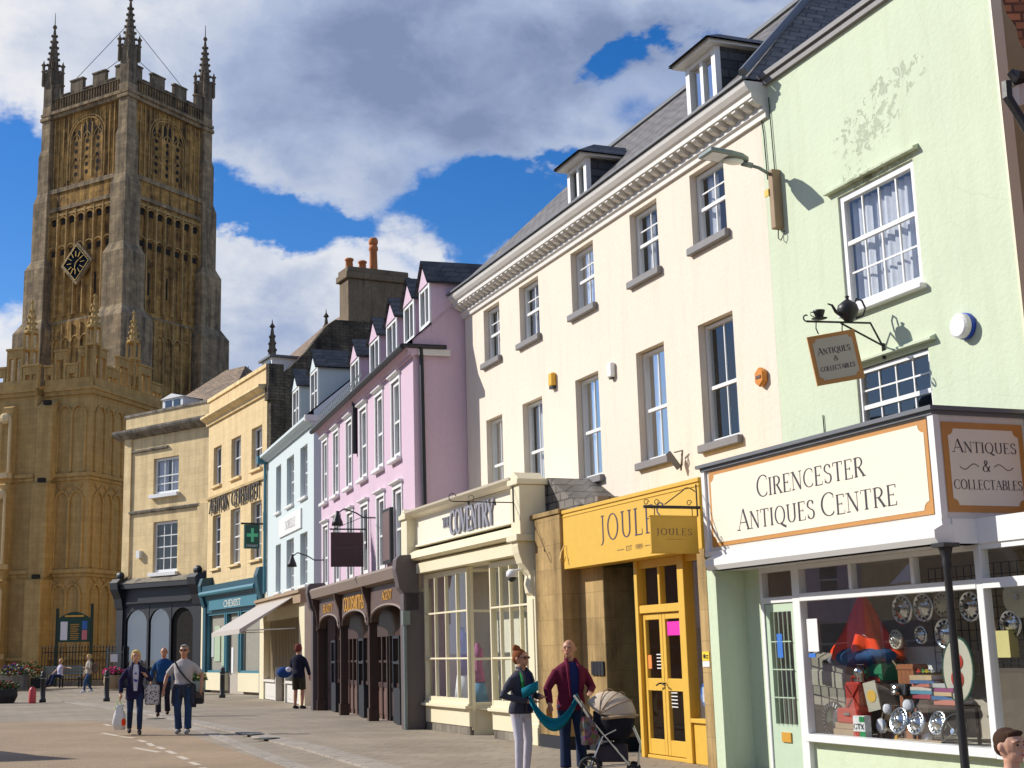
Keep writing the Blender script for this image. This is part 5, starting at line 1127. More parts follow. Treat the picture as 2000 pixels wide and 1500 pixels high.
for (a, b) in ((-6.25, -4.45), (-4.3, -2.62), (-2.47, -.75)):
    xm, r = (a+b)/2, (b-a)/2; n = 12
    for i in range(n):
        p = (xm-r*cos(pi*i/n), 3.3+.8*sin(pi*i/n)); q_ = (xm-r*cos(pi*(i+1)/n), 3.3+.8*sin(pi*(i+1)/n)); mb.face([(p[0], -.24, p[1]), (q_[0], -.24, q_[1]), (q_[0], -.24, 4.36), (p[0], -.24, 4.36)])
mb.build('window_frame', 'slatepaint', dk)
mb = MB(); mb.face([(-6.25, -.18, .8), (-2.6, -.18, .8), (-2.6, -.18, 4.3), (-6.25, -.18, 4.3)]); mb.build('pane', glass('dim_glass', (.6, .62, .62), .05, .28), dk)
mb = MB(); mb.box(-6.3, -2.6, -.13, -.105, 0, 4.3); mb.build('interior', paint('shop_blind_grey', (.05, .05, .045), .8, .4), dk); mb = MB(); mb.box(-2.6, -.7, -.13, -.105, 0, 4.3); mb.build('doorway_interior', 'dark', dk)

# ================================================================== CHURCH TOWER
tw = thing('church_tower', 'tall weathered stone church tower with clock, battlements and crocketed pinnacles', 'tower', FT.p, FT.rz)
SW = Matrix(((0, 1, 0, 0), (1, 0, 0, 0), (0, 0, 1, 0), (0, 0, 0, 1))); ID = Matrix.Identity(4)
mb = MB()
for (z0, z1, i) in ((0, 18, -.3), (18, 26.5, -.1), (26.5, 35.6, .12), (35.6, 37.1, .05), (37.1, 43.6, .35)): mb.box(i, 9.3-i, i, 9.3-i, z0, z1)
mb.box(.3, 9.0, .3, 9.0, 43.6, 44.9)
mb.build('body', 'towerin', tw)
mb = MB()
for (z, h, o) in ((26.3, .35, .18), (35.5, .3, .12), (37.0, .35, .15), (43.3, .3, .05), (43.6, .25, .22)):
    mb.box(-o+.1, 9.2+o, -o+.1, 9.2+o, z, z+h)
mb.build('string_course', 'towerd', tw)
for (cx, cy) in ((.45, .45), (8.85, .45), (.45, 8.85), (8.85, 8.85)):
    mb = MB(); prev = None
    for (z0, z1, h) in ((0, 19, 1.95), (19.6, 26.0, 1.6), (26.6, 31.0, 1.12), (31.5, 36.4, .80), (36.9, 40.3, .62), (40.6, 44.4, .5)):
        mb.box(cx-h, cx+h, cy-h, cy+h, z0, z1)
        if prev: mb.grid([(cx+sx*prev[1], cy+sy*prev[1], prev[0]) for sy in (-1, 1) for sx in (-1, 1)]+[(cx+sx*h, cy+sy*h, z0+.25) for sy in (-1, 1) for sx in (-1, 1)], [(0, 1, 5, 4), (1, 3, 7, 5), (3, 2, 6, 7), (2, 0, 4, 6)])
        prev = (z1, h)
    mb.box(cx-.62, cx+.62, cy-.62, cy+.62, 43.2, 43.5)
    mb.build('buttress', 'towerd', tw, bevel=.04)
    # pinnacle
    mb = MB(); mb.box(cx-.46, cx+.46, cy-.46, cy+.46, 44.4, 47.4)
    for sx in (-1, 1):
        for sy in (-1, 1):
            x, y = cx+sx*.52, cy+sy*.52
            mb.lathe((x, y, 46.2), [(.04, 0), (.14, .15), (.12, 1.2), (.2, 1.3), (.11, 1.4), (.13, 1.75), (.22, 1.85), (.08, 2.0), (.02, 2.25)], 6)
    mb.lathe((cx, cy, 47.3), [(.50, 0), (.56, .12), (.44, .3), (.36, 1.2), (.26, 2.2), (.16, 3.1), (.08, 3.9), (.17, 4.0), (.16, 4.15), (.04, 4.3), (.02, 5.3)], 8)
    for k in range(7):
        z = 47.6+k*.5; r = .46-.052*k
        for a in range(4): aa = pi/4*(2*a+(k % 2)*0+1); mb.ell((cx+cos(aa)*r*1.15, cy+sin(aa)*r*1.15, z), (.11, .11, .13), 6, 4)
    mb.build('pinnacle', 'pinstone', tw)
mp_, mr, md_, mt_ = MB(), MB(), MB(), MB()
def put(mb_, other, xf):
    n = len(mb_.v); mb_.v += [tuple(xf @ Vector(p)) for p in other.v]; mb_.f += [tuple(i+n for i in f) for f in other.f]; mb_.mi += other.mi
hands = MB()
for side, xf in (('R', ID), ('L', SW)):
    a = MB() # parapet
    a.box(.9, 8.4, .18, .5, 44.9, 45.1)
    for (u, v_) in ((.9, 1.6), (2.7, 4.05), (5.15, 6.5), (7.6, 8.4)): a.box(u, v_, .18, .5, 45.1, 46.0); a.box(u-.06, v_+.06, .12, .55, 46.0, 46.12)
    for (u, v_) in ((1.6, 2.7), (4.05, 5.15), (6.5, 7.6)): a.box(u+.06, v_-.06, .13, .54, 45.1, 45.18)
    for k in range(26): x = 1.0+k*.285; a.box(x, x+.09, .20, .30, 43.95, 44.85)
    put(mp_, a, xf)
    r = MB() # blind panelling
    i0 = .35
    for k in range(15):
        x = 1.15+k*.5
        if 2.75 < x < 6.5: 
            r.box(x-.04, x+.04, i0-.08, i0, 42.3, 43.2); continue
        r.box(x-.05, x+.05, i0-.10, i0, 37.5, 43.2)
    for k in range(8):
        x = 1.25+k*.97; r.box(x-.07, x+.07, -.14, .12, 27.0, 35.3); r.box(x-.08, x+.08, -.22, -.1, 19.0, 26.3)
        if k < 7:
            xm = x+.485
            for j in range(6):
                t0, t1 = pi*j/6, pi*(j+1)/6
                for zc in (32.3, 34.6): r.bar((xm-.42*cos(t0), -.05, zc+.32*sin(t0)), (xm-.42*cos(t1), -.05, zc+.32*sin(t1)), .10)
                r.bar((xm-.42*cos(t0), -.18, 24.8+.5*sin(t0)), (xm-.42*cos(t1), -.18, 24.8+.5*sin(t1)), .10)
            if side == 'R' and k in (1, 3): pass
    r.box(1.1, 8.3, -.1, .12, 35.0, 35.2)
    # belfry arch and mullions
    xm, w = 4.62, 1.75
    for ww in (w, w+.22):
        pts = [(xm-ww, i0-.04, 37.9), (xm-ww, i0-.04, 40.9)]+[(xm-ww*cos(pi*j/14), i0-.04, 40.9+1.75*sin(pi*j/14)**.85*ww/w) for j in range(1, 14)]+[(xm+ww, i0-.04, 40.9), (xm+ww, i0-.04, 37.9)]
        r.tube(pts, .07, 5)
    for dx in (-.58, .58): r.box(xm+dx-.07, xm+dx+.07, i0-.08, i0+.02, 37.8, 42.2)
    for dx in (-1.17, 0, 1.17):
        for zz in (39.0, 40.9): r.tube([(xm+dx-.5, i0-.02, zz), (xm+dx-.3, i0-.02, zz+.45), (xm+dx, i0-.02, zz+.7), (xm+dx+.3, i0-.02, zz+.45), (xm+dx+.5, i0-.02, zz)], .05, 5)
    r.box(xm-.04, xm+.04, i0-.05, i0+.02, 41.0, 42.4)
    put(mr, r, xf)
    d = MB()
    for dx in (-1.17, 0, 1.17):
        for k in range(5):
            z = 38.3+k*.62; d.prism([(xm+dx+.17*cos(pi/4*q), z+.19*sin(pi/4*q)) for q in range(8)], i0-.015, i0+.01, 'y')
        for sx in (-1, 1): d.prism([(xm+dx+sx*.26-.16, 41.15), (xm+dx+sx*.26+.16, 41.15), (xm+dx+sx*.26+.14, 41.65 if dx else 42.1), (xm+dx+sx*.26, 41.9 if dx else 42.45), (xm+dx+sx*.26-.14, 41.65 if dx else 42.1)], i0-.015, i0+.01, 'y')
    for k in range(7):
        xk = 1.735+k*.97; d.box(xk-.30, xk+.30, .09, .118, 34.35, 34.85); d.box(xk-.28, xk+.28, .09, .118, 31.9, 32.35)
    for xk in ((2.7, 4.64) if side == 'R' else (3.0, 6.2)): d.box(xk-.08, xk+.08, .09, .118, 28.3, 30.0)
    put(md_, d, xf)
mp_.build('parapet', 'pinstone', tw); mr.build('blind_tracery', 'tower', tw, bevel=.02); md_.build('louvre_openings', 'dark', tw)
# clock: a lozenge on the left face
_c = NT('clock_blue_black'); CLK = _c.done((.008, .012, .02), 1.0, None, 0); _c = NT('bright_gilt'); GILT = _c.done((.95, .72, .28), .8, None, .1)
ck = MB(); zc, yc = 30.85, 4.6; R1 = 1.68
ck.prism([(yc, zc-R1), (yc+R1, zc), (yc, zc+R1), (yc-R1, zc)], -.34, -.12, 'x'); co_ = ck.build('clock_surround', 'towerd', tw)
fk = MB(); R2 = 1.42; fk.prism([(yc, zc-R2), (yc+R2, zc), (yc, zc+R2), (yc-R2, zc)], -.37, -.345, 'x'); fk.build('clock_face', CLK, co_)
nm = MB()
for k in range(12):
    a = pi/6*k; nm.bar((-.39, yc+cos(a)*.50, zc+sin(a)*.50), (-.39, yc+cos(a)*.90, zc+sin(a)*.90), .11, .02)
for (u0, v0, u1, v1) in ((0, -1, 1, 0), (1, 0, 0, 1), (0, 1, -1, 0), (-1, 0, 0, -1)): nm.bar((-.39, yc+u0*1.36, zc+v0*1.36), (-.39, yc+u1*1.36, zc+v1*1.36), .05, .02)
nm.bar((-.40, yc, zc), (-.40, yc-.35, zc+.22), .09, .02); nm.bar((-.41, yc, zc), (-.41, yc+.12, zc-.55), .07, .02); nm.build('numerals_and_hands', GILT, co_)
mb = MB(); c0_ = (.45, .45); 
for q_ in ((3.4, .4), (.4, 3.4), (6.6, .4), (.4, 6.6)): mb.tube([(.45, .45, 47.0 if q_[0]+q_[1] < 5 else 49.5), (q_[0], q_[1], 46.0)], .03, 4)
mb.build('stay_wire', 'black', tw)

# nave pinnacles behind the houses
nv = thing('church_nave', 'dark stone church nave with slim crocketed pinnacles behind the house roofs', 'church', at_depth(532, 1290, 104)*1.0, radians(-58))
nv.location.z = 0
mb = MB(); mb.box(-12, 14, 0, 10, 0, 21.5); mb.build('wall', 'towerd', nv)
for (px, py, hh) in ((532, 624, 5.2), (637, 604, 3.4), (485, 715, 1.0)):
    p = at_depth(px, py, 104); q = Vector((p.x-nv.location.x, p.y-nv.location.y, p.z)); q.rotate(Matrix.Rotation(radians(58), 4, 'Z')); s_ = hh/5.2 if hh > 1 else .5
    mb = MB(); zt = p.z
    mb.lathe((q.x, q.y, 0), [(.40, 18), (.40, zt-4.4), (.62, zt-4.3), (.60, zt-4.0), (.42, zt-3.8), (.24, zt-1.8), (.10, zt-.7), (.24, zt-.6), (.05, zt-.3), (.02, zt)], 8)
    for k in range(5):
        for a in range(4): mb.ell((q.x+.42*cos(pi/2*a+.6)*(1-k*.15), q.y+.42*sin(pi/2*a+.6)*(1-k*.15), zt-3.6+k*.55), (.13, .13, .15), 6, 4)
    mb.build('pinnacle', 'pinstone', nv)

# ================================================================== CHURCH PORCH
po = thing('church_porch', 'golden stone three storey church porch with blind arcading and pierced battlements', 'church', FO.p, FO.rz)
mb = MB(); mb.box(.0, 9.5, .0, 15, 0, 18.0); mb.box(-.6, .0, 3.4, 15, 0, 17.9); mb.build('body', 'porch', po)
mb = MB()
for (z, h, o) in ((17.3, .25, .16), (17.55, .2, .28), (12.3, .22, .22), (12.1, .2, .1), (6.6, .22, .22), (6.4, .2, .1), (1.6, .2, .2)):
    mb.box(-o, 9.6, -o, 3.2, z, z+h); mb.box(-.6-o, .5, 3.4, 15, z, z+h)
mb.build('string_course', 'coping' if False else 'porch', po)
mb = MB()
for side, xf, n_, s0, st in (('R', ID, 7, .45, 1.0), ('L', SW, 2, .35, .95)):
    r = MB()
    for k in range(n_+1):
        x = s0+k*st
        for (z0, z1) in ((12.6, 16.2), (6.9, 11.0), (1.8, 5.4)): r.box(x-.07, x+.07, -.14, 0, z0, z1)
        if k < n_:
            xm = x+st/2
            for zc in (16.1, 10.9, 5.4):
                for j in range(8):
                    t0, t1 = pi*j/8, pi*(j+1)/8; r.bar((xm-.46*cos(t0), -.07, zc+.55*sin(t0)), (xm-.46*cos(t1), -.07, zc+.55*sin(t1)), .12)
                if zc < 12: r.bar((xm-.4, -.05, zc+.95), (xm, -.05, zc+.6), .07); r.bar((xm+.4, -.05, zc+.95), (xm, -.05, zc+.6), .07)
    put(mb, r, xf)
mb.build('blind_arcade', 'porch', po, bevel=.02)
def stepped(y0, y1, d, name='buttress'):
    mb = MB()
    for (z0, z1, dd) in ((0, 6.2, d+.5), (6.2, 11.9, d+.25), (11.9, 16.6, d)):
        mb.box(-dd, .1, y0, y1, z0, z1); mb.prism([(-dd, z1), (.1, z1), (.1, z1+.7)], y0, y1, 'x') if False else mb.grid([(-dd, y0, z1), (-dd, y1, z1), (.1, y0, z1+.6), (.1, y1, z1+.6), (.1, y0, z1), (.1, y1, z1)], [(0, 1, 3, 2), (0, 2, 4), (1, 5, 3)])
    return mb.build(name, 'porch', po, bevel=.03)
stepped(2.25, 3.35, .7); stepped(4.75, 5.5, 1.1)
mb = MB()
for (y, z, d) in ((2.2, 16.7, 1.1), (2.2, 12.0, 1.4), (2.2, 6.35, 1.6)): mb.box(-d-.1, -d+.2, y-.05, y+.35, z-.1, z+.15)
mb.build('gargoyle', 'dark', po)
mb = MB() # niches on the left buttress
for (z0, z1) in ((12.6, 15.9), (7.2, 11.3), (2.0, 5.6)):
    for yy in (4.72, 5.45): mb.tube([(-1.35 if z0 > 12 else -1.55, yy, z0), (-1.35 if z0 > 12 else -1.55, yy, z1)], .09, 6)
    mb.ell((-1.3 if z0 > 12 else -1.5, 5.1, z1), (.3, .42, .35), 8, 6); mb.box(-1.5 if z0 > 12 else -1.7, -1.0, 4.7, 5.5, z0-.3, z0)
mb.build('niche', 'ashlar2', po)
mb = MB()
for (z0, z1) in ((14.3, 16.0), (12.0+.9, 14.0), (9.0, 11.0), (7.2, 8.7), (3.2, 5.4)):
    for y in (6.2, 7.3): mb.prism([(y-.22, z0), (y+.22, z0), (y+.22, z1-.3), (y, z1), (y-.22, z1-.3)], -.64, -.605, 'x')
mb.build('lancet_window', 'dark', po)
# pierced battlements
mb = MB()
def merlon(r, a, b, top, y0=-.15, y1=.12):
    r.box(a, a+.16, y0, y1, 18.3, top); r.box(b-.16, b, y0, y1, 18.3, top); r.box(a-.05, b+.05, y0-.06, y1+.06, top, top+.14); r.box(a+.16, b-.16, y0, y1, top-.5, top)
    xm = (a+b)/2
    if b-a > .9: r.box(xm-.07, xm+.07, y0, y1, 18.3, top-.5)
    if b-a > 1.2: r.ell((xm, (y0+y1)/2, top-.75), (.2, .1, .2), 8, 5)
r = MB(); r.box(-.15, 8.0, -.15, .12, 17.75, 18.3)
for (a, b, t_) in ((-.15, 1.35, 20.1), (1.4, 2.6, 19.1), (2.65, 3.9, 20.0), (3.95, 5.1, 19.1), (5.15, 6.6, 20.0), (6.65, 8.0, 19.1)): merlon(r, a, b, t_)
put(mb, r, ID)
r = MB(); r.box(-.15, 3.2, -.15, .12, 17.75, 18.3)
for (a, b, t_) in ((.14, .9, 20.1), (.95, 1.75, 19.1), (1.8, 2.6, 20.0), (2.65, 3.3, 19.1)): merlon(r, a, b, t_)
put(mb, r, SW)
r = MB(); r.box(3.3, 14, -.75, -.5, 17.75, 18.3)
for (a, b, t_) in ((3.3, 4.4, 19.1), (4.45, 5.6, 20.2), (5.65, 6.5, 19.1), (6.55, 7.6, 20.2), (7.7, 8.8, 19.1)): merlon(r, a, b, t_, -.75, -.5)
put(mb, r, SW)
mb.build('pierced_parapet', 'porch', po, bevel=.015)
for (x, y) in ((0, 0), (-.2, 4.3), (4.5, 0), (-.05, 2.5)):
    mb = MB(); s = .28
    if (x, y) == (-.05, 2.5): continue
    for sx in (-1, 1):
        for sy in (-1, 1): mb.box(x+sx*s-.06, x+sx*s+.06, y+sy*s-.06, y+sy*s+.06, 18.3, 21.3)
    mb.box(x-.38, x+.38, y-.38, y+.38, 20.2, 20.35); mb.lathe((x, y, 21.3), [(.42, 0), (.44, .1), (.28, .3), (.15, 1.2), (.05, 1.9), (.12, 2.0), (.0, 2.2)], 8)
    for k in range(4):
        for a in range(4): mb.ell((x+.34*cos(pi/2*a+.8)*(1-k*.2), y+.34*sin(pi/2*a+.8)*(1-k*.2), 21.6+k*.38), (.09, .09, .1), 6, 4)
    mb.build('pinnacle', 'porch', po)
pd = MB(); pd.box(-1.6, 9, -1.2, 14, 0, 1.2); pd.build('plinth', 'pierstone', po)

# ================================================================== neighbour at the right edge
nb = thing('brick_tile_house', 'sliver of a house with orange clay tiles and a black bracket beyond the green house', 'house', FA.w(18.3, -.1, 0), FA.rz)

mb = MB()
def to_nb(p): q = p-nb.location; q.z = p.z; q.rotate(Matrix.Rotation(-FA.rz, 4, 'Z')); return q
P0 = [to_nb(at_depth(px, py, 12.4)) for px, py in ((1956, -60), (1958, 0), (1966, 28), (1984, 52), (1990, 80), (2003, 100), (2170, 170), (2170, -60))]
V = [tuple(p) for p in P0]+[(p.x, p.y+1.6, p.z+1.4) for p in P0]; n = len(P0)
mb.grid(V, [tuple(range(n)), tuple(range(2*n-1, n-1, -1))]+[(i, (i+1) % n, n+(i+1) % n, n+i) for i in range(n)]); mb.build('roof', 'tile', nb)
mb = MB(); q0 = to_nb(at_depth(2012, 300, 12.4)); mb.box(q0.x+1.6, q0.x+6, q0.y+.2, q0.y+5, 0, 8.2); mb.build('wall', 'brick', nb)
br_ = thing('black_bracket_box', 'black iron bracket carrying a small pale louvred box at the right edge', 'bracket', at_depth(1985, 190, 12.0))
o_ = br_.location.copy()
def K(px, py, Y=12.0): return at_depth(px, py, Y)-o_
mb = MB(); mb.tube([K(1966, 160), K(1968, 190), K(1990, 225), K(2012, 262), K(2160, 300)], [.05, .05, .045, .06, .06], 6); mb.tube([K(1972, 140), K(1985, 152), K(2010, 150)], [.04, .08, .05], 6); mb.build('iron_arm', 'black', br_)
mb = MB(); mb.grid([K(1966, 178), K(1990, 165), K(1991, 205), K(1973, 215)]+[K(1985, 172, 12.3), K(2010, 160, 12.3), K(2010, 200, 12.3), K(1985, 210, 12.3)], [(0, 1, 2, 3), (4, 5, 6, 7), (0, 1, 5, 4), (1, 2, 6, 5), (2, 3, 7, 6), (3, 0, 4, 7)]); mb.build('louvred_box', 'offw', br_)

# ================================================================== the far side of the market place (outside the frame, seen in the windows)
for k, (y0, y1, h, c) in enumerate(((-34, -24, 9.5, 'ashlar'), (-24, -13, 8.4, 'cream'), (-13, -3, 10, 'ashlar2'), (-3, 8, 8.8, 'brick'), (8, 19, 9.6, 'ashlar'), (19, 30, 9.0, 'cream'), (30, 41, 9.8, 'ashlar2'), (41, 54, 9.2, 'pink'))):
    t_ = thing('far_side_house', ['grey stone house at the near end of the row across the market place', 'low cream house across the market place', 'warm stone house in the middle of the row across the market place', 'red brick house across the market place', 'stone house before the set back part of the row across the market place', 'cream house, first of the set back ones across the market place', 'warm stone house between a cream and a pink one across the market place', 'pink house at the far end of the row across the market place'][k], 'house', (-27 if k < 5 else -33, y0, 0), pi/2, 'houses across the market place')
    w_ = y1-y0; mb = MB(); ops = [(a, a+1.0, z, z+1.7) for a in (1.2, 4.2, 7.2) for z in (3.6, 6.2)]+[(.8, w_-.8, .7, 2.6)]
    mb.wall(0, w_-.02, 0, h, ops, 0, .2); mb.box(0, w_-.02, .25, 8, 0, h-.1); mb.build('wall', c, t_)
    mb = MB(); roofface(mb, [(-.1, -.4, h), (w_+.1, -.4, h), (w_+.1, 4, h+3.2), (-.1, 4, h+3.2)]); roofface(mb, [(-.1, 4, h+3.2), (w_+.1, 4, h+3.2), (w_+.1, 8.3, h), (-.1, 8.3, h)]); mb.build('roof', 'slatel', t_)
    for o in ops:
        mb = MB(); a, b, z0, z1 = o; mb.box(a, b, .12, .2, z0, z1); f_ = mb.build('window', M['dark_glass'] if 'dark_glass' in M else bpy.data.materials['dark_glass'], t_)
        mb = MB(); mb.box(a, a+.07, .08, .12, z0, z1); mb.box(b-.07, b, .08, .12, z0, z1); mb.box(a+.07, b-.07, .08, .12, z1-.07, z1); mb.box(a+.07, b-.07, .08, .12, (z0+z1)/2-.03, (z0+z1)/2+.03); mb.build('frame', 'white', f_)
tip = ground(150, 1483)  # an unseen parasol is added so that its shadow tip lands here
kx = Vector((sin(SUN_AZ), cos(SUN_AZ), 0))*(5.2/math.tan(SUN_EL))
t_ = thing('shadow_parasol', 'large pale parasol added out of view to cast the lower left shadow', 'parasol', (tip.x+kx.x, tip.y+kx.y, 0), .3)
mb = MB(); mb.lathe((0, 0, 0), [(.4, 0), (.4, .08), (.05, .1), (.04, 5.1)], 10); mb.build('pole', 'wood', t_); mb = MB(); mb.lathe((0, 0, 0), [(1.9, 3.1), (.9, 4.1), (.05, 5.2)], 8); mb.build('canopy', 'net', t_)
# ================================================================== goods in the antiques window (frame FA, on the display floor z=.5)
def gt(name, label, cat, x, y, z=.5, group=None, rz=0): return ft(FA, name, label, cat, x, y, z, group, rz)
def gpx(px, py, y): return FA.px(px, py, y)
redc = M['redcloth'] = fabric('scarlet_cloth', (.92, .06, .01), 120, .2)
redm = M['redmetal'] = paint('red_metal', (.42, .035, .02), .35, .2)
t_ = gt('scarlet_cape', 'scarlet cloth draped like a tent from its tip in the antiques window', 'cloth', *[(q[0], 1.15, q[1]-.68) for q in [gpx(1683, 1159, 1.15)]][0])
mb = MB(); n, V = 40, []
for r_, z in ((.05, .66), (.13, .55), (.3, .25), (.42, .1), (.52, -.02), (.56, -.12)):
    for j in range(n): t = 2*pi*j/n; k = 1+.16*sin(9*t)*(1-z); V.append((cos(t)*r_*k, sin(t)*r_*.6*k, z+.04*sin(5*t)*(r_ > .4)))
mb.grid(V, [(i*n+j, i*n+(j+1) % n, (i+1)*n+(j+1) % n, (i+1)*n+j) for i in range(5) for j in range(n)]); mb.build('cloth', 'redcloth', t_, smooth=True)
t_ = gt('folded_jeans', 'blue denim and grey cloth folded below the scarlet cape', 'clothes', *[(q[0], 1.0, q[1]-.08) for q in [gpx(1680, 1284, 1.0)]][0])
mb = MB(); mb.ell((0, 0, .08), (.42, .25, .13)); mb.ell((.25, .05, .1), (.3, .22, .1)); mb.build('denim', fabric('denim', (.03, .09, .22)), t_, remesh=.02); mb = MB(); mb.ell((-.3, -.05, .05), (.25, .15, .08)); mb.build('grey_cloth', fabric('grey_cloth', (.2, .2, .24)), t_, smooth=True)
def hubcap(x, y, z, r, label, tilt=0, yaw=0, grp='chrome hubcaps in the antiques window', rim='chrome', mid='chrome'):
    t_ = gt('hubcap', label, 'hubcap', x, y, z, grp, yaw); t_.rotation_euler[0] = tilt
    mb = MB(); mb.lathe((0, 0, 0), [(r, 0), (r, .02), (r*.86, .035), (r*.8, .02), (r*.55, .03), (r*.4, .055), (r*.15, .07), (.0, .07)], 24, axis='y'); mb.build('disc', rim, t_, smooth=True)
    mb = MB()
    for k in range(12): a = 2*pi*k/12; mb.bar((cos(a)*r*.62, -.03, sin(a)*r*.62), (cos(a)*r*.78, -.03, sin(a)*r*.78), r*.08, .01)
    mb.build('slots', 'black', t_)
    mb = MB(); mb.lathe((0, -.06, 0), [(r*.2, 0), (r*.18, .02), (0, .025)], 12, axis='y'); mb.build('centre_cap', mid, t_, smooth=True)
cp = M['cream_enamel'] = paint('cream_enamel', (.5, .47, .38), .3, .1)
for (px_, py_, y_, r_, rim_, mid_, lab_, tl_) in (
    (1764, 1190, 1.15, .19, 'chrome', 'black', 'dark centred hubcap, first from the left in the upper row on the wire grid', 0),
    (1805, 1186, 1.15, .18, 'chrome', 'chrome', 'shiny hubcap hanging second in the upper row on the wire grid', 0),
    (1843, 1180, 1.15, .15, 'cream_enamel', 'cream_enamel', 'plain cream enamel hubcap in the upper row on the wire grid', 0),
    (1897, 1184, 1.15, .18, 'chrome', 'black', 'hubcap hanging right of the black column in the upper row', 0),
    (1752, 1249, 1.05, .12, 'cream_enamel', 'chrome', 'small pale hubcap hanging left below the wire grid', 0),
    (1801, 1240, 1.10, .11, 'chrome', 'cream_enamel', 'small cream centred hubcap in the lower hanging row', 0),
    (1849, 1238, 1.10, .19, 'chrome', 'chrome', 'large spoked hubcap hanging right in the lower row', 0),
    (1758, 1408, .66, .16, 'chrome', 'chrome', 'big polished hubcap leaning at the front, leftmost of three', -.3),
    (1792, 1413, .68, .14, 'chrome', 'chrome', 'polished hubcap leaning at the front, between two others', -.3),
    (1834, 1413, .68, .14, 'chrome', 'chrome', 'polished hubcap leaning at the front beside the steering wheel', -.3),
    (1976, 1219, 1.0, .16, 'chrome', 'black', 'dark hubcap hanging beyond the window post behind the paper bag', 0)):
    x_, z_ = gpx(px_, py_, y_); hubcap(x_, y_, z_, r_, lab_, tl_, 0, rim=rim_, mid=mid_)
t_ = gt('wire_grid', 'wire display grid on the back wall of the antiques window', 'rack', 16.3, 1.2, 1.25)
mb = MB()
for i in range(17): mb.bar((-.95+i*.12, 0, 0), (-.95+i*.12, 0, 1.2), .008)
for i in range(11): mb.bar((-.95, .004, i*.12), (.97, .004, i*.12), .008)
mb.build('wires', 'black', t_)
t_ = gt('vintage_suitcase', 'big grey and cream vintage case with rounded corners leaning in the window', 'suitcase', *[(q[0], .98, q[1]) for q in [gpx(1635, 1390, .98)]][0], rz=.25); t_.rotation_euler[1] = .10
mb = MB(); mb.box(-.42, .42, -.12, .12, 0, .72); mb.build('shell', paint('case_canvas', (.34, .31, .25), .8, .15), t_, bevel=.07)
mb = MB(); mb.box(-.425, .425, -.13, .13, .30, .50); mb.build('cream_band', 'cream_enamel', t_, bevel=.01); mb = MB(); mb.box(-.1, .1, -.15, -.12, .60, .64); mb.build('handle', 'brownp', t_)
t_ = gt('jerry_can', 'red metal petrol can with a cross pressed in its side', 'can', *[(q[0], .75, q[1]) for q in [gpx(1676, 1388, .75)]][0], rz=.2)
mb = MB(); mb.box(-.13, .13, -.08, .08, 0, .34); mb.build('body', 'redmetal', t_, bevel=.03); mb = MB(); mb.bar((-.1, -.085, .04), (.1, -.085, .30), .02); mb.bar((-.1, -.085, .30), (.1, -.085, .04), .02); mb.build('pressing', 'redmetal', t_); mb = MB(); mb.tube([(-.06, 0, .34), (-.06, 0, .40), (.05, 0, .40), (.05, 0, .34)], .014, 6); mb.build('handle', 'redmetal', t_)
t_ = gt('red_toolbox', 'long red metal box lying under the petrol can', 'box', *[(q[0], .66, q[1]) for q in [gpx(1670, 1413, .66)]][0])
mb = MB(); mb.box(-.22, .22, -.1, .1, 0, .18); mb.build('body', 'redmetal', t_, bevel=.02); mb = MB(); mb.box(-.05, .05, -.115, -.1, .1, .13); mb.build('clasp', 'chrome', t_)
t_ = gt('pile_of_boxes', 'pale cardboard boxes under the red metal box', 'boxes', 14.36, .68, .5)
mb = MB(); mb.box(-.2, .25, -.12, .12, 0, .10); mb.box(-.18, .2, -.1, .12, .1015, .175); mb.build('cartons', 'wood', t_, bevel=.004)
t_ = gt('wheel_rim', 'ribbed black and silver wheel trim at the lower left of the window', 'wheel', *[(q[0], .70, q[1]) for q in [gpx(1630, 1406, .70)]][0])
mb = MB(); mb.tube([(.19*cos(pi/10*k), 0, .19*sin(pi/10*k)) for k in range(21)], .035, 8); mb.build('tyre', 'rubber', t_, smooth=True); mb = MB(); mb.lathe((0, 0, 0), [(.15, 0), (.13, .02), (.06, .03), (0, .04)], 16, axis='y'); mb.build('rim', 'chrome', t_)
mb = MB()
for k in range(24): a = 2*pi*k/24; mb.bar((cos(a)*.165, -.036, sin(a)*.165), (cos(a)*.215, -.03, sin(a)*.215), .012)
mb.build('tread_marks', 'white', t_)
GL['X'] = (.7, [('T', [(.05, 1), (.62, 0)]), ('t', [(.05, 0), (.62, 1)])], [])
t_ = gt('oil_tin', 'white green and red oil tin lettered GTX at the bottom of the window', 'tin', *[(q[0], .58, .5) for q in [gpx(1686, 1440, .58)]][0], rz=.1)
mb = MB(); mb.box(-.10, .10, -.05, .05, 0, .27); mb.build('body', 'white', t_, bevel=.004); mb = MB(); mb.box(-.101, .0, -.053, -.05, .01, .09); mb.build('red_patch', 'redmetal', t_); mb = MB(); mb.box(.01, .095, -.053, -.05, .2, .26); mb.box(.005, .101, -.052, -.05, .01, .09); mb.build('green_patch', paint('tin_green', (.02, .25, .08), .4, .1), t_); mb = MB(); letters(mb, 'GTX', -.09, .09, .115, .06, -.052, .24, .14, serif=False); mb.build('lettering', 'ink', t_)
t_ = gt('yellow_sign', 'small cream and yellow enamel sign leaning by the petrol can', 'sign', *[(q[0], .72, q[1]) for q in [gpx(1710, 1388, .72)]][0], rz=.15); t_.rotation_euler[1] = -.2
mb = MB(); mb.box(-.10, .10, -.01, .01, 0, .34); mb.build('plate', 'cream_enamel', t_); mb = MB(); mb.lathe((0, -.012, .17), [(.075, 0), (.07, .004), (0, .004)], 14, axis='y'); mb.build('yellow_disc', M['yellow'], t_)
t_ = gt('wooden_crate', 'tall orange brown wooden box standing in the middle of the window', 'box', *[(q[0], .98, .5) for q in [gpx(1784, 1335, .98)]][0])
mb = MB()
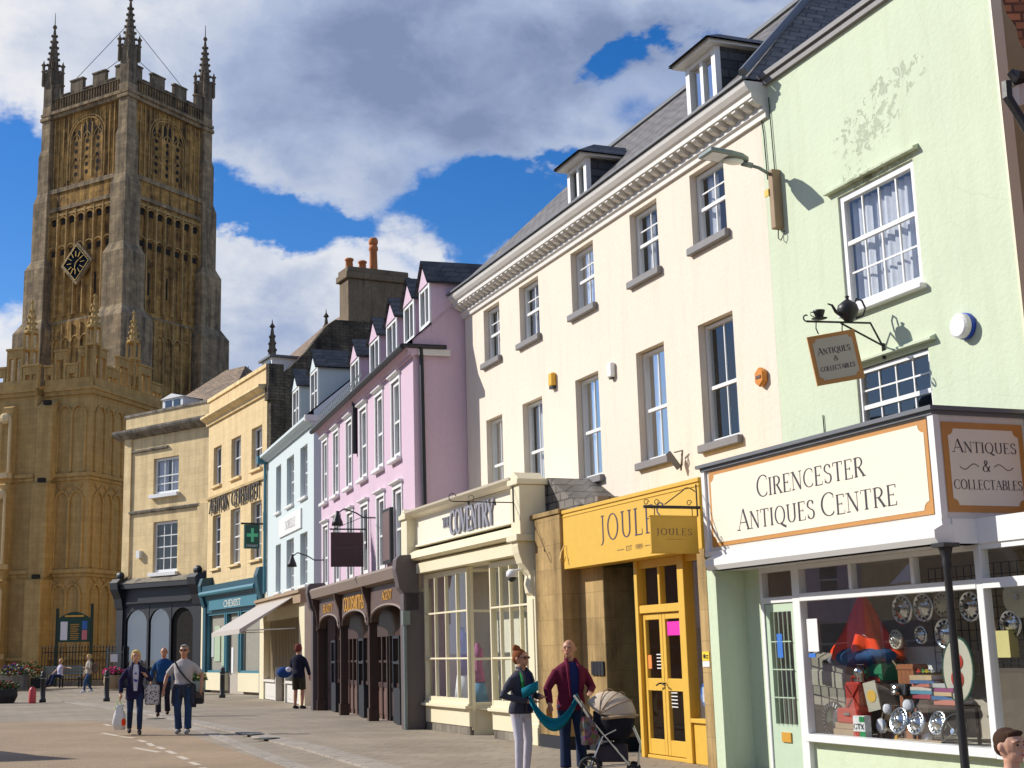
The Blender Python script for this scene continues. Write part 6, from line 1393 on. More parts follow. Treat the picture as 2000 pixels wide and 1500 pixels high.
for k in range(4): mb.box(-.14+k*.072, -.072+k*.072, -.1, .1, 0, .86)
mb.box(-.15, .15, -.11, .11, .80, .84); mb.build('boards', paint('orange_wood', (.30, .10, .03), .6, .25), t_)
bc = [(.35, .05, .07), (.08, .25, .35), (.55, .50, .42), (.45, .14, .10), (.06, .14, .3), (.5, .35, .2), (.25, .06, .15), (.4, .4, .38)]
mb0 = .80
for s_, x in enumerate((gpx(1819, 1368, .9)[0], gpx(1862, 1375, .9)[0])):
    z = .98 if s_ == 0 else .92
    for k in range(6 if s_ == 0 else 5):
        t_ = gt('book', ['book at height %s of the left pile of books' % w_ for w_ in ('one, the lowest', 'two', 'three', 'four', 'five', 'six, the topmost')][k] if s_ == 0 else ['book at height %s of the right pile of books' % w_ for w_ in ('one, the lowest', 'two', 'three', 'four', 'five, the topmost')][k], 'book', x+random.uniform(-.02, .02), .9, z, 'piled books in the antiques window', random.uniform(-.15, .15))
        h = random.uniform(.035, .055); mb = MB(); mb.box(-.18, .18, -.12, .12, 0, .006); mb.box(-.18, .18, -.12, .12, h-.006, h); mb.box(-.18, .18, -.12, -.114, .006, h-.006); mb.build('cover', paint('book_cloth_%d_%d' % (s_, k), bc[(k+s_*3) % 8], .6, .1), t_); mb = MB(); mb.box(-.175, .175, -.1135, .115, .0065, h-.0065); mb.build('pages', 'net', t_); z += h+.001
t_ = gt('low_table', 'low dark table carrying the piles of books in the window', 'table', gpx(1842, 1370, .9)[0], .9, .5)
mb = MB(); mb.box(-.42, .42, -.15, .15, .38, .415); mb.build('table_top', 'brownp', t_)
for sx in (-.39, .39):
    for sy in (-.12, .12): mb = MB(); mb.bar((sx, sy, 0), (sx, sy, .38), .03); mb.build('leg', 'brownp', t_)
random.seed(3)
tc_ = [(.6, .05, .03), (.05, .3, .08), (.03, .08, .4), (.65, .5, .05), (.6, .6, .58), (.02, .02, .02), (.5, .2, .05)]
for k in range(14):
    x = gpx(1800, 1310, .9)[0]+.055*k; t_ = gt('toy_car', 'tiny toy car, number %s from the left in the row above the books' % ('one two three four five six seven eight nine ten eleven twelve thirteen fourteen'.split()[k]), 'toy', x, .9+random.uniform(-.06, .06), 1.255 if k < 6 else 1.155, 'toy cars on the piled books', random.uniform(-1, 1))
    mb = MB(); mb.box(-.04, .04, -.018, .018, .008, .028); mb.box(-.02, .02, -.015, .015, .0285, .048); mb.build('body', paint('toy_paint_%d' % k, tc_[k % 7], .3, .05), t_, bevel=.004)
    mb = MB()
    for sx in (-.025, .025):
        for sy in (-.019, .019): mb.lathe((sx, sy+(.003 if sy > 0 else .003), .01), [(.01, 0), (.01, .006)], 8, axis='y')
    mb.build('wheels', 'rubber', t_)
t_ = gt('enamel_disc', 'large round cream and red disc with a green rim behind the black column', 'sign', *[(q[0], .80, q[1]) for q in [gpx(1874, 1308, .8)]][0]); t_.rotation_euler[1] = .12
mb = MB(); mb.lathe((0, 0, 0), [(.30, 0), (.30, .02), (.28, .025), (0, .025)], 28, axis='y', sx=.8, sy=1.15); mb.build('disc', 'cream_enamel', t_); mb = MB(); mb.tube([(.24*cos(pi/14*k), -.012, .345*sin(pi/14*k)) for k in range(29)], .016, 6); mb.build('rim', paint('bottle_green_enamel', (.03, .08, .05), .4, .1), t_); mb = MB(); mb.ell((0, -.03, .09), (.09, .008, .09)); mb.ell((0, -.03, -.1), (.1, .008, .1)); mb.build('red_figure', 'redmetal', t_)
t_ = gt('steering_wheel', 'black four spoke steering wheel leaning at the front of the window', 'steering wheel', *[(q[0], .62, q[1]) for q in [gpx(1864, 1429, .62)]][0]); t_.rotation_euler[0] = -.3
mb = MB(); mb.tube([(.19*cos(pi/14*k), 0, .19*sin(pi/14*k)) for k in range(29)], .015, 8); mb.build('rim', 'rubber', t_, smooth=True); mb = MB()
for a in (.6, 2.5, 3.8, 5.6): mb.tube([(0, 0, 0), (.19*cos(a), 0, .19*sin(a))], .008, 5)
mb.lathe((0, 0, 0), [(.04, 0), (.03, .03), (0, .03)], 12, axis='y'); mb.build('spokes', 'chrome', t_)
t_ = gt('vintage_camera', 'black and chrome folding camera on the hubcaps', 'camera', *[(q[0], .80, q[1]) for q in [gpx(1763, 1358, .8)]][0])
mb = MB(); mb.box(-.14, .14, -.06, .06, 0, .13); mb.build('body', 'rubber', t_, bevel=.01); mb = MB(); mb.lathe((0, -.06, .06), [(.05, 0), (.05, .06), (.03, .07), (0, .05)], 14, axis='y'); mb.lathe((-.09, -.06, .1), [(.02, 0), (.02, .01)], 10, axis='y'); mb.build('lens', 'chrome', t_)
t_ = gt('glass_lantern', 'chrome lantern with a blue side on the petrol can', 'lantern', *[(q[0], .80, q[1]-.1) for q in [gpx(1680, 1318, .8)]][0])
mb = MB(); mb.lathe((0, 0, 0), [(.06, 0), (.07, .02), (.05, .06), (.08, .10), (.08, .16), (.04, .2), (0, .21)], 14); mb.build('body', 'chrome', t_, smooth=True); mb = MB(); mb.tube([(-.08, 0, .1), (-.09, 0, .22), (.09, 0, .22), (.08, 0, .1)], .006, 5); mb.build('handle', 'black', t_)
t_ = gt('green_game_box', 'green and red game box lying behind the petrol can', 'box', *[(q[0], 1.1, q[1]-.1) for q in [gpx(1722, 1312, 1.1)]][0])
mb = MB(); mb.box(-.2, .2, -.15, .15, 0, .2); mb.build('base', paint('game_green', (.01, .2, .09), .5, .1), t_); mb = MB(); mb.ell((.05, -.17, -.0), (.14, .03, .05)); mb.build('red_label', 'redmetal', t_)
t_ = gt('white_enamel_bowl', 'big round white metal tray leaning beside the window post', 'tray', *[(q[0], 1.0, q[1]) for q in [gpx(1990, 1166, 1.0)]][0])
mb = MB(); mb.lathe((0, 0, 0), [(.22, 0), (.22, .02), (.19, .03), (0, .02)], 24, axis='y'); mb.build('disc', 'cream_enamel', t_, smooth=True); mb = MB(); mb.lathe((0, -.02, 0), [(.03, 0), (.03, .03)], 8, axis='y'); mb.build('knob', 'chrome', t_)
t_ = gt('paper_bag', 'yellow paper gift bag on the wooden cabinet', 'bag', *[(q[0], .95, q[1]) for q in [gpx(1967, 1284, .95)]][0])
mb = MB(); mb.box(-.12, .12, -.06, .06, 0, .28); mb.build('bag', paint('yellow_paper', (.55, .48, .2), .8, .1), t_); mb = MB(); mb.tube([(-.06, -.06, .28), (-.05, -.06, .38), (.05, -.06, .38), (.06, -.06, .28)], .005, 5); mb.build('handle', 'wood', t_)
t_ = gt('wooden_cabinet', 'dark wooden cabinet at the right end of the shop window', 'cabinet', gpx(1947, 1350, .9)[0]+.42, 1.1, .5)
mb = MB(); mb.box(-.42, .5, -.2, .3, 0, .82); mb.build('carcass', paint('dark_oak', (.07, .05, .035), .6, .3), t_); mb = MB(); mb.box(-.38, .02, -.22, -.2, .05, .77); mb.box(.05, .46, -.22, -.2, .05, .77); mb.build('door', paint('dark_oak_door', (.09, .065, .045), .6, .3), t_)

for k, (px_, py_, r_, lab_) in enumerate(((1722, 1418, .10, 'small chrome headlamp at the front between the tin and the big hubcap'), (1812, 1440, .06, 'little chrome lamp lying low in front of the hubcaps'), (1775, 1378, .08, 'round chrome lamp above the leaning hubcaps'), (1735, 1385, .07, 'chrome lamp beside the yellow enamel sign'))):
    x_, z_ = gpx(px_, py_, .72); t_ = gt('headlamp', lab_, 'lamp', x_, .72, z_, 'chrome lamps in the antiques window', .2*k)
    mb = MB(); mb.lathe((0, 0, 0), [(0, -r_), (r_*.6, -r_*.8), (r_*.95, -r_*.2), (r_, 0), (r_*.92, .02)], 16, axis='y'); mb.build('shell', 'chrome', t_, smooth=True); mb = MB(); mb.lathe((0, -.018, 0), [(r_*.9, 0), (r_*.5, .015), (0, .02)], 16, axis='y'); mb.build('lens', 'net', t_, smooth=True)
x_, z_ = gpx(1733, 1436, .75); t_ = gt('leather_case', 'open brown leather case lid standing between the tin and the hubcaps', 'case', x_, .78, .5, None, .5)
mb = MB(); mb.prism([(-.16, 0), (.12, 0), (.16, .30), (.05, .42), (-.02, .40)], -.03, .03, 'y'); mb.build('lid', paint('cracked_leather', (.12, .07, .045), .6, .3), t_, bevel=.01); mb = MB(); mb.tube([(-.14, -.035, .02), (-.02, -.035, .36), (.05, -.035, .39), (.14, -.035, .29)], .006, 5); mb.build('stitching', 'wood', t_)
x_, z_ = gpx(1800, 1452, .6); t_ = gt('wooden_rail', 'pale wooden rail lying along the front of the display', 'rail', x_, .56, .53)
mb = MB(); mb.tube([(-.35, 0, 0), (.4, 0, 0)], .022, 8); mb.build('rod', 'wood', t_); mb = MB(); mb.lathe((-.36, 0, -.03), [(.03, 0), (.035, .03), (.02, .08)], 8); mb.build('end_knob', 'gold', t_)
x_, z_ = gpx(1785, 1300, 1.0); t_ = gt('folded_umbrella', 'dark folded umbrella leaning across the game boxes', 'umbrella', x_-.3, 1.0, 1.0)
mb = MB(); mb.tube([(0, 0, .32), (.1, 0, .2), (.3, 0, 0)], [.012, .03, .018], 8); mb.build('canopy', 'rubber', t_); mb = MB(); mb.tube([(-.08, 0, .40), (0, 0, .32)], .01, 6); mb.build('handle', 'wood', t_)
# ================================================================== street furniture
def bollard(px, py, label):
    g = ground(px, py); t_ = thing('bollard', label, 'bollard', g, 0, 'black bollards along the pavement')
    mb = MB(); mb.lathe((0, 0, 0), [(.13, 0), (.13, .12), (.10, .16), (.095, .95), (.115, .97), (.115, 1.02), (.09, 1.05), (.10, 1.12), (.07, 1.18), (.0, 1.2)], 14); mb.build('post', 'black', t_, smooth=True)
    mb = MB(); mb.lathe((0, 0, 0), [(.102, .90), (.102, .935)], 14); mb.build('white_band', 'greym', t_)
bollard(208, 1370, 'black bollard in front of the pink flower barrel')
bollard(434, 1363, 'black bollard before the teal shop window')
bollard(83, 1372, 'black bollard in front of the bench beside the red cylinder')
g = ground(75, 1373); t_ = thing('red_cylinder', 'short faded red cylinder standing beside the left bollard', 'post', (g.x-.12, g.y-.4, 0))
mb = MB(); mb.lathe((0, 0, 0), [(.13, 0), (.14, .05), (.14, .5), (.09, .58), (.05, .62)], 14); mb.build('body', paint('faded_red', (.50, .05, .06), .5, .15), t_, smooth=True); mb = MB(); mb.tube([(-.05, 0, .6), (0, -.08, .68), (.08, -.04, .62)], .018, 6); mb.build('handle', 'black', t_)
for k, (px_, py_) in enumerate(((492, 1435), (521, 1443), (306, 1404))):
    g = ground(px_, py_, .034 if k < 2 else .0); t_ = thing('drain_cover', ['dark iron drain cover in the pale kerb, the farther one', 'dark iron drain cover in the pale kerb, the nearer one', 'small dark iron cover in the pavement between the walkers'][k], 'drain', g, radians(60), 'iron drain covers by the kerb')
    mb = MB(); mb.box(-.22, .22, -.16, .16, 0, .012); mb.build('plate', 'black', t_); mb = MB()
    for q_ in range(6): mb.box(-.17+q_*.06, -.14+q_*.06, -.12, .12, .0125, .02)
    mb.build('slots', 'greym', t_)
# bench
BD = 73.5; b0 = at_depth(82, 1340, BD); b0.z = .17; b1 = at_depth(160, 1340, BD); bwid = b1.x-b0.x
t_ = thing('park_bench', 'dark slatted bench in front of the iron railings', 'bench', b0, 0)
mb = MB()
for k in range(4): mb.box(0, bwid, -.05-.13*k, .05-.13*k, .52, .56)
mb.build('seat', 'greym', t_); mb = MB()
for k in range(3): mb.box(0, bwid, .06+.03*k, .10+.03*k, .68+.16*k, .80+.16*k)
mb.build('backrest', 'greym', t_)
for x in (.05, bwid/2, bwid-.05):
    mb = MB(); mb.bar((x, -.42, 0), (x, -.42, .52), .07); mb.bar((x, .1, 0), (x, .18, 1.15), .07); mb.bar((x, -.45, .50), (x, .1, .50), .07); mb.build('leg', 'black', t_)
# railings
r0 = at_depth(80, 1340, 77); r1 = at_depth(236, 1340, 77)
t_ = thing('iron_railings', 'black spiked iron railings in front of the church porch', 'railings', (r0.x, 77, .17)); Lr = r1.x-r0.x
mb = MB(); k = 0; x = 0
while x < Lr: mb.bar((x, 0, .2), (x, 0, 2.05), .035); mb.lathe((x, 0, 2.05), [(.03, 0), (.05, .06), (.0, .2)], 5); x += .17
mb.bar((0, 0, 1.85), (Lr, 0, 1.85), .05); mb.bar((0, 0, .35), (Lr, 0, .35), .05); mb.build('bars', 'black', t_)
mb = MB(); mb.box(-.2, Lr, -.2, .2, -.1, .28); mb.build('kerb_stone', 'coping', t_)
g0 = at_depth(210, 1340, 72.5); t_ = thing('iron_gate', 'grey iron gate panel with a small white notice beside the charcoal shop', 'gate', (g0.x, 72.5, .1))
mb = MB()
for k in range(7): mb.bar((k*.13, 0, 0), (k*.13, 0, 1.9+(.25 if k % 1 == 0 else 0)), .03)
mb.bar((0, 0, 1.85), (.8, 0, 1.85), .05); mb.bar((0, 0, .3), (.8, 0, .3), .05); mb.bar((-.05, 0, 0), (-.05, 0, 2.1), .08); mb.build('bars', 'greym', t_); mb = MB(); mb.box(.12, .5, -.05, -.02, 1.35, 1.75); mb.build('notice', 'white', t_)
# notice board
n0 = at_depth(105, 1340, 76); n1 = at_depth(178, 1340, 76); t_ = thing('notice_board', 'dark green church notice board with curved top and posters', 'notice board', (n0.x, 76, .17)); Wn = n1.x-n0.x
zz = lambda py: at_depth(140, py, 76).z-.17
mb = MB(); mb.box(0, .14, -.07, .07, 0, zz(1188)); mb.box(Wn-.14, Wn, -.07, .07, 0, zz(1180)); mb.build('post', 'darkgreen', t_)
mb = MB(); mb.box(.14, Wn-.14, -.06, .06, zz(1254), zz(1208)); arch_ = [(.14, zz(1208))]+[(.14+(Wn-.28)*k/12, zz(1208)+(zz(1195)-zz(1208))*sin(pi*k/12)) for k in range(1, 12)]+[(Wn-.14, zz(1208))]
mb.prism(arch_, -.06, .06, 'y'); mb.build('board', paint('board_green', (.01, .045, .03), .4, .2), t_)
mb = MB(); mb.box(.28, .66, -.08, -.062, zz(1250), zz(1214)); mb.build('list_sheet', 'net', t_); mb = MB(); mb.box(Wn-.58, Wn-.3, -.08, -.062, zz(1230), zz(1213)); mb.build('blue_poster', paint('poster_blue', (.03, .12, .4), .5, .1), t_); mb = MB(); mb.box(Wn-.58, Wn-.3, -.08, -.062, zz(1250), zz(1231)); mb.build('pink_poster', paint('poster_pink', (.5, .15, .18), .5, .2), t_)
mb = MB()
for k in range(9): mb.box(.82, .82+random.uniform(.3, .5), -.075, -.062, zz(1249)+k*.1, zz(1249)+k*.1+.03)
mb.box(.5, Wn-.5, -.075, -.062, zz(1205), zz(1205)+.09); mb.build('gilt_text', M['gold'], t_)
# planters
leafc = M['leaf'] = leafm('leaf_green', [(.02, .05, .012), (.05, .10, .02), (.10, .16, .04)])
def planter(px, py, Y, w, h, fh, label, potmat, flowers, nf=90, zb=.1, name='flower_planter', round_=False):
    c = at_depth(px, py, Y); c.z = zb; t_ = thing(name, label, 'planter', c)
    mb = MB()
    if round_: mb.lathe((0, 0, 0), [(w*.36, 0), (w*.46, h*.5), (w*.44, h), (w*.38, h), (w*.38, h-.06), (0, h-.06)], 16)
    else: mb.box(-w/2, w/2, -.3, .3, 0, h)
    mb.build('tub', potmat, t_, bevel=.02)
    rr = random.Random(int(px)); lf = MB()
    for i in range(260):
        a = rr.uniform(0, 2*pi); r_ = w*.5*sqrt(rr.random()); x, y = cos(a)*r_, sin(a)*min(r_, .35); z = h+rr.uniform(-.02, fh)*(1-.5*(r_/(w*.5))**2)
        d = Vector((rr.uniform(-1, 1), rr.uniform(-1, 1), rr.uniform(-.2, 1))).normalized()*.10; e = d.orthogonal().normalized()*.035; p = Vector((x, y, z))
        lf.face([p-e, p+d*.5-e*1.6, p+d, p+d*.5+e*1.6, p+e])
    lf.build('foliage', 'leaf', t_)
    for j, (nm, col) in enumerate(flowers):
        fl = MB()
        for i in range(nf//len(flowers)):
            a = rr.uniform(0, 2*pi); r_ = w*.48*sqrt(rr.random()); fl.ell((cos(a)*r_, sin(a)*min(r_, .3)-.05, h+rr.uniform(.1, fh*1.05)*(1-.4*(r_/(w*.5))**2)), (.055, .055, .04), 6, 4)
        fl.build(nm, fabric('petal_%d_%d' % (px, j), col), t_)
    return t_
planter(222, 1345, 71, 1.15, .68, .42, 'wooden half barrel of bright pink flowers behind the right bollard', 'wood', [('pink_flowers', (.75, .04, .25)), ('rose_flowers', (.8, .15, .3))], 130, .1, round_=True)
planter(60, 1340, 73, 1.5, .55, .9, 'dark planter of orange and green plants left of the bench', 'rubber', [('orange_flowers', (.5, .12, .03))], 30, .15)
planter(28, 1340, 72, 1.5, .75, .6, 'grey stone trough of violet and red flowers at the left edge', 'coping', [('violet_flowers', (.08, .05, .3)), ('red_flowers', (.4, .05, .04))], 60, .12)
planter(5, 1375, 54, 1.2, .55, .3, 'low black barrel of red brown flowers cut by the left edge of the photo', 'rubber', [('red_brown_flowers', (.22, .06, .04))], 60, 0, round_=True)
planter(385, 1340, 61, .8, .6, .4, 'grey tub with pale flowers by the charcoal shop doorway', 'greym', [('pale_flowers', (.6, .5, .2))], 30, .0, round_=True)

# ================================================================== people
SKIN = [skin('fair_skin', (.55, .30, .20)), skin('tanned_skin', (.45, .22, .13)), skin('pale_skin', (.60, .38, .28))]
def person(label, loc, H, yaw, skinm, top, legs, hair=None, pose=None, shoes='rubber', sleeves='long', hairstyle='short', leglen='long', open_top=None, glasses=False, headturn=0, vox=.011, fem=False, headscale=1.0, group=None, lean=0., hem=.88):
    P = dict(hipz=.93, aL=(.10, 0, .08), aR=(-.10, 0, .08), kL=(.10, -.03, .50), kR=(-.10, -.03, .50), eL=(.27, .03, 1.14), eR=(-.27, .03, 1.14), wL=(.28, -.08, .90), wR=(-.28, -.08, .90), gL=(0, -.1, -1), gR=(0, -.1, -1))
    P.update(pose or {}); s = H/1.75
    root = thing('person', label, 'person', loc, yaw, group); S = Matrix.Diagonal((s*1.1, s*1.06, s, 1))
    hz = P['hipz']; LM = Matrix.Translation((0, 0, hz)) @ Matrix.Rotation(lean, 4, 'X') @ Matrix.Translation((0, 0, -.93))
    def U(p): return LM @ Vector(p)
    def rings(mb_, R, n=16):
        V = []
        for (cx, cy, cz, rx, ry) in R:
            for j in range(n): t = 2*pi*j/n; V.append(U((cx+cos(t)*rx, cy+sin(t)*ry, cz)))
        k = len(R); mb_.grid(V, [(i*n+j, i*n+(j+1) % n, (i+1)*n+(j+1) % n, (i+1)*n+j) for i in range(k-1) for j in range(n)]+[tuple(range(n-1, -1, -1)), tuple(range((k-1)*n, k*n))])
    sw = .155 if fem else .18
    headscale *= 1.05
    TR = [(0, 0, .86, .15, .105), (0, 0, .95, .165 if fem else .155, .115), (0, -.005, 1.06, .125 if fem else .145, .10), (0, -.01, 1.2, .145 if fem else .165, .115), (0, 0, 1.34, sw, .105), (0, .01, 1.40, sw*.95, .085), (0, .01, 1.44, sw*.62, .07), (0, .01, 1.475, .07, .06)]
    shL, shR = U((sw*.90, .01, 1.36)), U((-sw*.90, .01, 1.36))
    hc = Vector((0, -.015, 1.635)); HR = Matrix.Translation(U((0, .01, 1.50))) @ Matrix.Rotation(headturn, 4, 'Z') @ Matrix.Scale(headscale, 4) @ Matrix.Translation((0, -.01, -1.50))
    hipL, hipR = Vector((.085, 0, hz-.02)), Vector((-.085, 0, hz-.02))
    b = MB(); rings(b, TR); rings(b, [(0, .01, 1.44, .062, .06), (0, .0, 1.52, .053, .055), (0, -.0, 1.56, .055, .06)])
    def he(c, r): 
        q = MB(); q.ell(c, r, 14, 10); put(b, q, HR)
    he((0, 0, 1.645), (.075, .092, .105)); he((0, -.03, 1.585), (.055, .062, .062)); he((0, -.097, 1.625), (.013, .018, .022)); he((0, -.078, 1.575), (.028, .02, .012)); he((0, -.075, 1.668), (.055, .02, .012)); he((.078, .01, 1.63), (.012, .02, .03)); he((-.078, .01, 1.63), (.012, .02, .03))
    he((0, -.066, 1.545), (.025, .025, .016))
    for sd_, sh_, e, w, gd in ((1, shL, P['eL'], P['wL'], P['gL']), (-1, shR, P['eR'], P['wR'], P['gR'])):
        e, w = Vector(e), Vector(w); b.tube([sh_, sh_.lerp(e, .5), e, e.lerp(w, .4), w], [.042, .042, .036, .037, .024], 10)
        g = Vector(gd).normalized(); side = Vector((sd_*.0+.3*sd_, -1, 0)); side = (side-g*side.dot(g)).normalized(); nrm = g.cross(side)
        palm = w+g*.05; b.tube([w, palm, w+g*.09], [.024, .036, .034], 8, sq=.55)
        for fi, (off, ln) in enumerate(((-.027, .065), (-.009, .078), (.009, .074), (.026, .058))):
            a0 = w+g*.085+side*off; a1 = a0+g*ln*.5+nrm*(-.008*sd_); a2 = a0+g*ln*.85+nrm*(-.028*sd_); b.tube([a0, a1, a2], [.0095, .0085, .0065], 6)
        t0 = w+g*.03+side*.026; b.tube([t0, t0+side*.03+g*.025, t0+side*.035+g*.055], [.012, .010, .008], 6)
    for h_, k_, a_ in ((hipL, P['kL'], P['aL']), (hipR, P['kR'], P['aR'])):
        k_, a_ = Vector(k_), Vector(a_); b.tube([h_, h_.lerp(k_, .5), k_, k_.lerp(a_, .35), a_], [.085, .070, .052, .053, .037], 10)
    body = b.build('body', skinm, root, xf=S, remesh=vox*s)
    # trousers
    if legs:
        q = MB(); rings(q, [(0, 0, .84, .155, .118), (0, 0, .93, .172, .125), (0, 0, 1.0, .16 if not fem else .15, .115)])
        for h_, k_, a_ in ((hipL, P['kL'], P['aL']), (hipR, P['kR'], P['aR'])):
            k_, a_ = Vector(k_), Vector(a_)
            if leglen == 'short': q.tube([h_, h_.lerp(k_, .5), h_.lerp(k_, .95)], [.100, .095, .088], 12)
            else:
                f = 1.0 if leglen == 'long' else .86
                q.tube([h_, h_.lerp(k_, .5), k_, k_.lerp(a_, .35), a_+Vector((0, 0, .02))], [.098*f, .084*f, .068*f, .066*f, (.055 if leglen == 'slim' else .07)*f], 12)
        q.build('trousers', legs, root, xf=S, remesh=.013*s)
    # shoes
    for a_, k_ in ((P['aL'], P['kL']), (P['aR'], P['kR'])):
        a_ = Vector(a_); d = Vector((a_.x*.3, -1, 0)).normalized(); q = MB(); q.tube([a_+Vector((0, .03, -.03))-d*.04, a_+d*.02+Vector((0, 0, -.025)), a_+d*.11+Vector((0, 0, -.045)), a_+d*.19+Vector((0, 0, -.05))], [.038, .048, .042, .026], 10, sq=.85); q.build('shoe', shoes, root, xf=S, smooth=True)
    # top
    q = MB(); infl = .02
    R = [(0, 0, hem, .165+infl, .118+infl), (0, 0, .97, .16+infl*.8, .115+infl)]+[(cx, cy, cz, rx+infl*.8, ry+infl*.9) for cx, cy, cz, rx, ry in TR[2:7]]+[(0, .012, 1.48, .07, .068)]
    rings(q, R)
    for sh_, e, w in ((shL, P['eL'], P['wL']), (shR, P['eR'], P['wR'])):
        e, w = Vector(e), Vector(w)
        sh_ = sh_*1.0
        if sleeves == 'long': q.tube([sh_, sh_.lerp(e, .5), e, e.lerp(w, .5), e.lerp(w, .93)], [.060, .062, .054, .049, .041], 12)
        elif sleeves == 'short': q.tube([sh_, sh_.lerp(e, .5), sh_.lerp(e, .8)], [.060, .066, .064], 12)
    to = q.build('top', top, root, xf=S, remesh=.012*s)
    if open_top:   # the shirt seen between the open fronts
        q = MB(); n = 8; V = []
        for (z, w_, y_) in ((.92, .035, -.152), (1.06, .045, -.135), (1.2, .055, -.146), (1.34, .062, -.132), (1.43, .050, -.10), (1.47, .038, -.075)):
            for j in range(n+1): x = -w_+2*w_*j/n; V.append(U((x, y_-.012+.28*abs(x)**1.3*.6, z)))
        q.grid(V, [(i*(n+1)+j, i*(n+1)+j+1, (i+1)*(n+1)+j+1, (i+1)*(n+1)+j) for i in range(5) for j in range(n)]); sh2 = q.build('shirt', open_top, root, xf=S, smooth=True)
        q = MB()
        for sx in (-1, 1): q.tube([U((sx*.045, -.172, .90)), U((sx*.06, -.165, 1.06)), U((sx*.072, -.172, 1.2)), U((sx*.078, -.155, 1.34)), U((sx*.07, -.115, 1.43)), U((sx*.06, -.03, 1.50)), U((sx*.03, .05, 1.515))], [.012, .013, .014, .018, .024, .026, .022], 8)
        q.build('lapels', top, root, xf=S, smooth=True)
    XH = S @ HR
    if hair:
        q = MB()
        if hairstyle in ('short', 'bun', 'bob'):
            q.ell((0, .022, 1.675), (.084, .098, .095), 14, 10); q.ell((0, .055, 1.64), (.080, .065, .09), 12, 8)
            if hairstyle == 'bob': q.ell((.055, .01, 1.63), (.038, .065, .085), 10, 8); q.ell((-.055, .01, 1.63), (.038, .065, .085), 10, 8); q.ell((0, -.03, 1.72), (.07, .06, .04), 10, 6)
            if hairstyle == 'bun': q.ell((-.015, .06, 1.775), (.058, .055, .045), 10, 8); q.ell((-.05, .05, 1.80), (.025, .03, .03), 8, 6)
        if hairstyle == 'crop': q.ell((0, .02, 1.672), (.079, .096, .088), 14, 10); q.ell((0, .05, 1.63), (.076, .055, .07), 12, 8); q.ell((0, -.045, 1.725), (.06, .045, .022), 10, 6)
        if hairstyle == 'fringe': q.ell((0, .04, 1.62), (.080, .055, .06), 12, 8)
        q.build('hair', hair, root, xf=XH, remesh=.012*s)
    q = MB()
    if glasses:
        for sx in (-.033, .033): q.ell((sx, -.096, 1.648), (.029, .010, .019), 10, 6)
        q.bar((-.07, -.09, 1.652), (.07, -.09, 1.652), .006); q.bar((.072, -.085, 1.652), (.082, .01, 1.645), .006); q.bar((-.072, -.085, 1.652), (-.082, .01, 1.645), .006); q.build('sunglasses', 'black', root, xf=XH)
    else:
        for sx in (-.03, .03): q.ell((sx, -.088, 1.648), (.012, .007, .006), 8, 5)
        q.build('eyes', 'black', root, xf=XH)
        q = MB()
        for sx in (-.03, .03): q.bar((sx-.017, -.093, 1.668), (sx+.017, -.095, 1.671), .006, .005)
        if hair: q.build('eyebrows', hair, root, xf=XH)
    q = MB(); q.ell((0, -.098, 1.583), (.024, .007, .006), 8, 5); q.build('lips', paint('lips_'+str(len(bpy.data.objects)), (.35, .10, .08), .5, .05), root, xf=XH)
    return root, S, U
navy = fabric('navy_knit', (.018, .016, .05)); denim = fabric('dark_denim', (.02, .035, .08)); blond = fabric('blond_hair', (.55, .38, .14)); greyh = fabric('grey_hair', (.25, .23, .21)); white_t = fabric('white_jersey', (.62, .60, .66))
auburn = fabric('auburn_hair', (.22, .07, .025)); brownh = fabric('dark_brown_hair', (.05, .025, .015))
walkA = dict(aL=(.09, -.22, .10), kL=(.09, -.20, .51), aR=(-.09, .20, .12), kR=(-.09, -.02, .50))
walkB = dict(aR=(-.09, -.20, .09), kR=(-.09, -.18, .51), aL=(.09, .18, .12), kL=(.09, -.02, .50))
# woman with the shopping bag
g = ground(262, 1436); pw, S, U = person('woman with short blond hair in an open navy cardigan carrying a white carrier bag', g, 1.76, .25, SKIN[0], navy, denim, blond, dict(walkA, eL=(.29, .04, 1.13), wL=(.20, -.12, 1.22), gL=(-.5, -.3, .6), wR=(-.27, -.06, .86)), hairstyle='bob', open_top=white_t, fem=True, leglen='slim', hem=.74)
q = MB(); q.ell((-.0, -.162, 1.28), (.02, .004, .02)); q.ell((.01, -.170, 1.13), (.032, .004, .022)); q.ell((-.02, -.168, 1.15), (.02, .004, .014)); q.build('print', fabric('blue_print', (.03, .06, .3)), pw, xf=S)
t_ = thing('carrier_bag', 'white plastic carrier bag with red and green print hanging from the woman\'s hand', 'bag', (g.x-.30, g.y-.14, .12), .3)
mb = MB(); mb.loft([(0.02, 0, 0, .11, .05), (.0, 0, .15, .15, .08), (.01, .01, .33, .12, .06), (0, 0, .46, .07, .03), (.02, 0, .52, .09, .02)], 9); mb.build('bag', fabric('white_plastic', (.72, .71, .70), 60, .08, .4), t_, smooth=True); mb = MB(); mb.tube([(-.08, 0, .42), (-.01, 0, .68), (.08, 0, .42)], .012, 6); mb.build('handle', paint('lime_handle', (.25, .5, .05), .5, .1), t_); mb = MB(); mb.ell((.09, -.05, .16), (.05, .035, .08)); mb.build('red_print', redc, t_)
t_ = thing('tote_bag', 'black and white patterned shoulder bag at the blond woman\'s left side', 'bag', (g.x+.36, g.y+.02, .62), .4)
tp = NT('speckled_fabric'); vo = tp.n('ShaderNodeTexVoronoi', {'Vector': tp.coords(), 'Scale': 22}); tp.done(tp.ramp(vo.outputs['Distance'], [(.3, (.02, .02, .025)), (.45, (.5, .48, .48))]), .8)
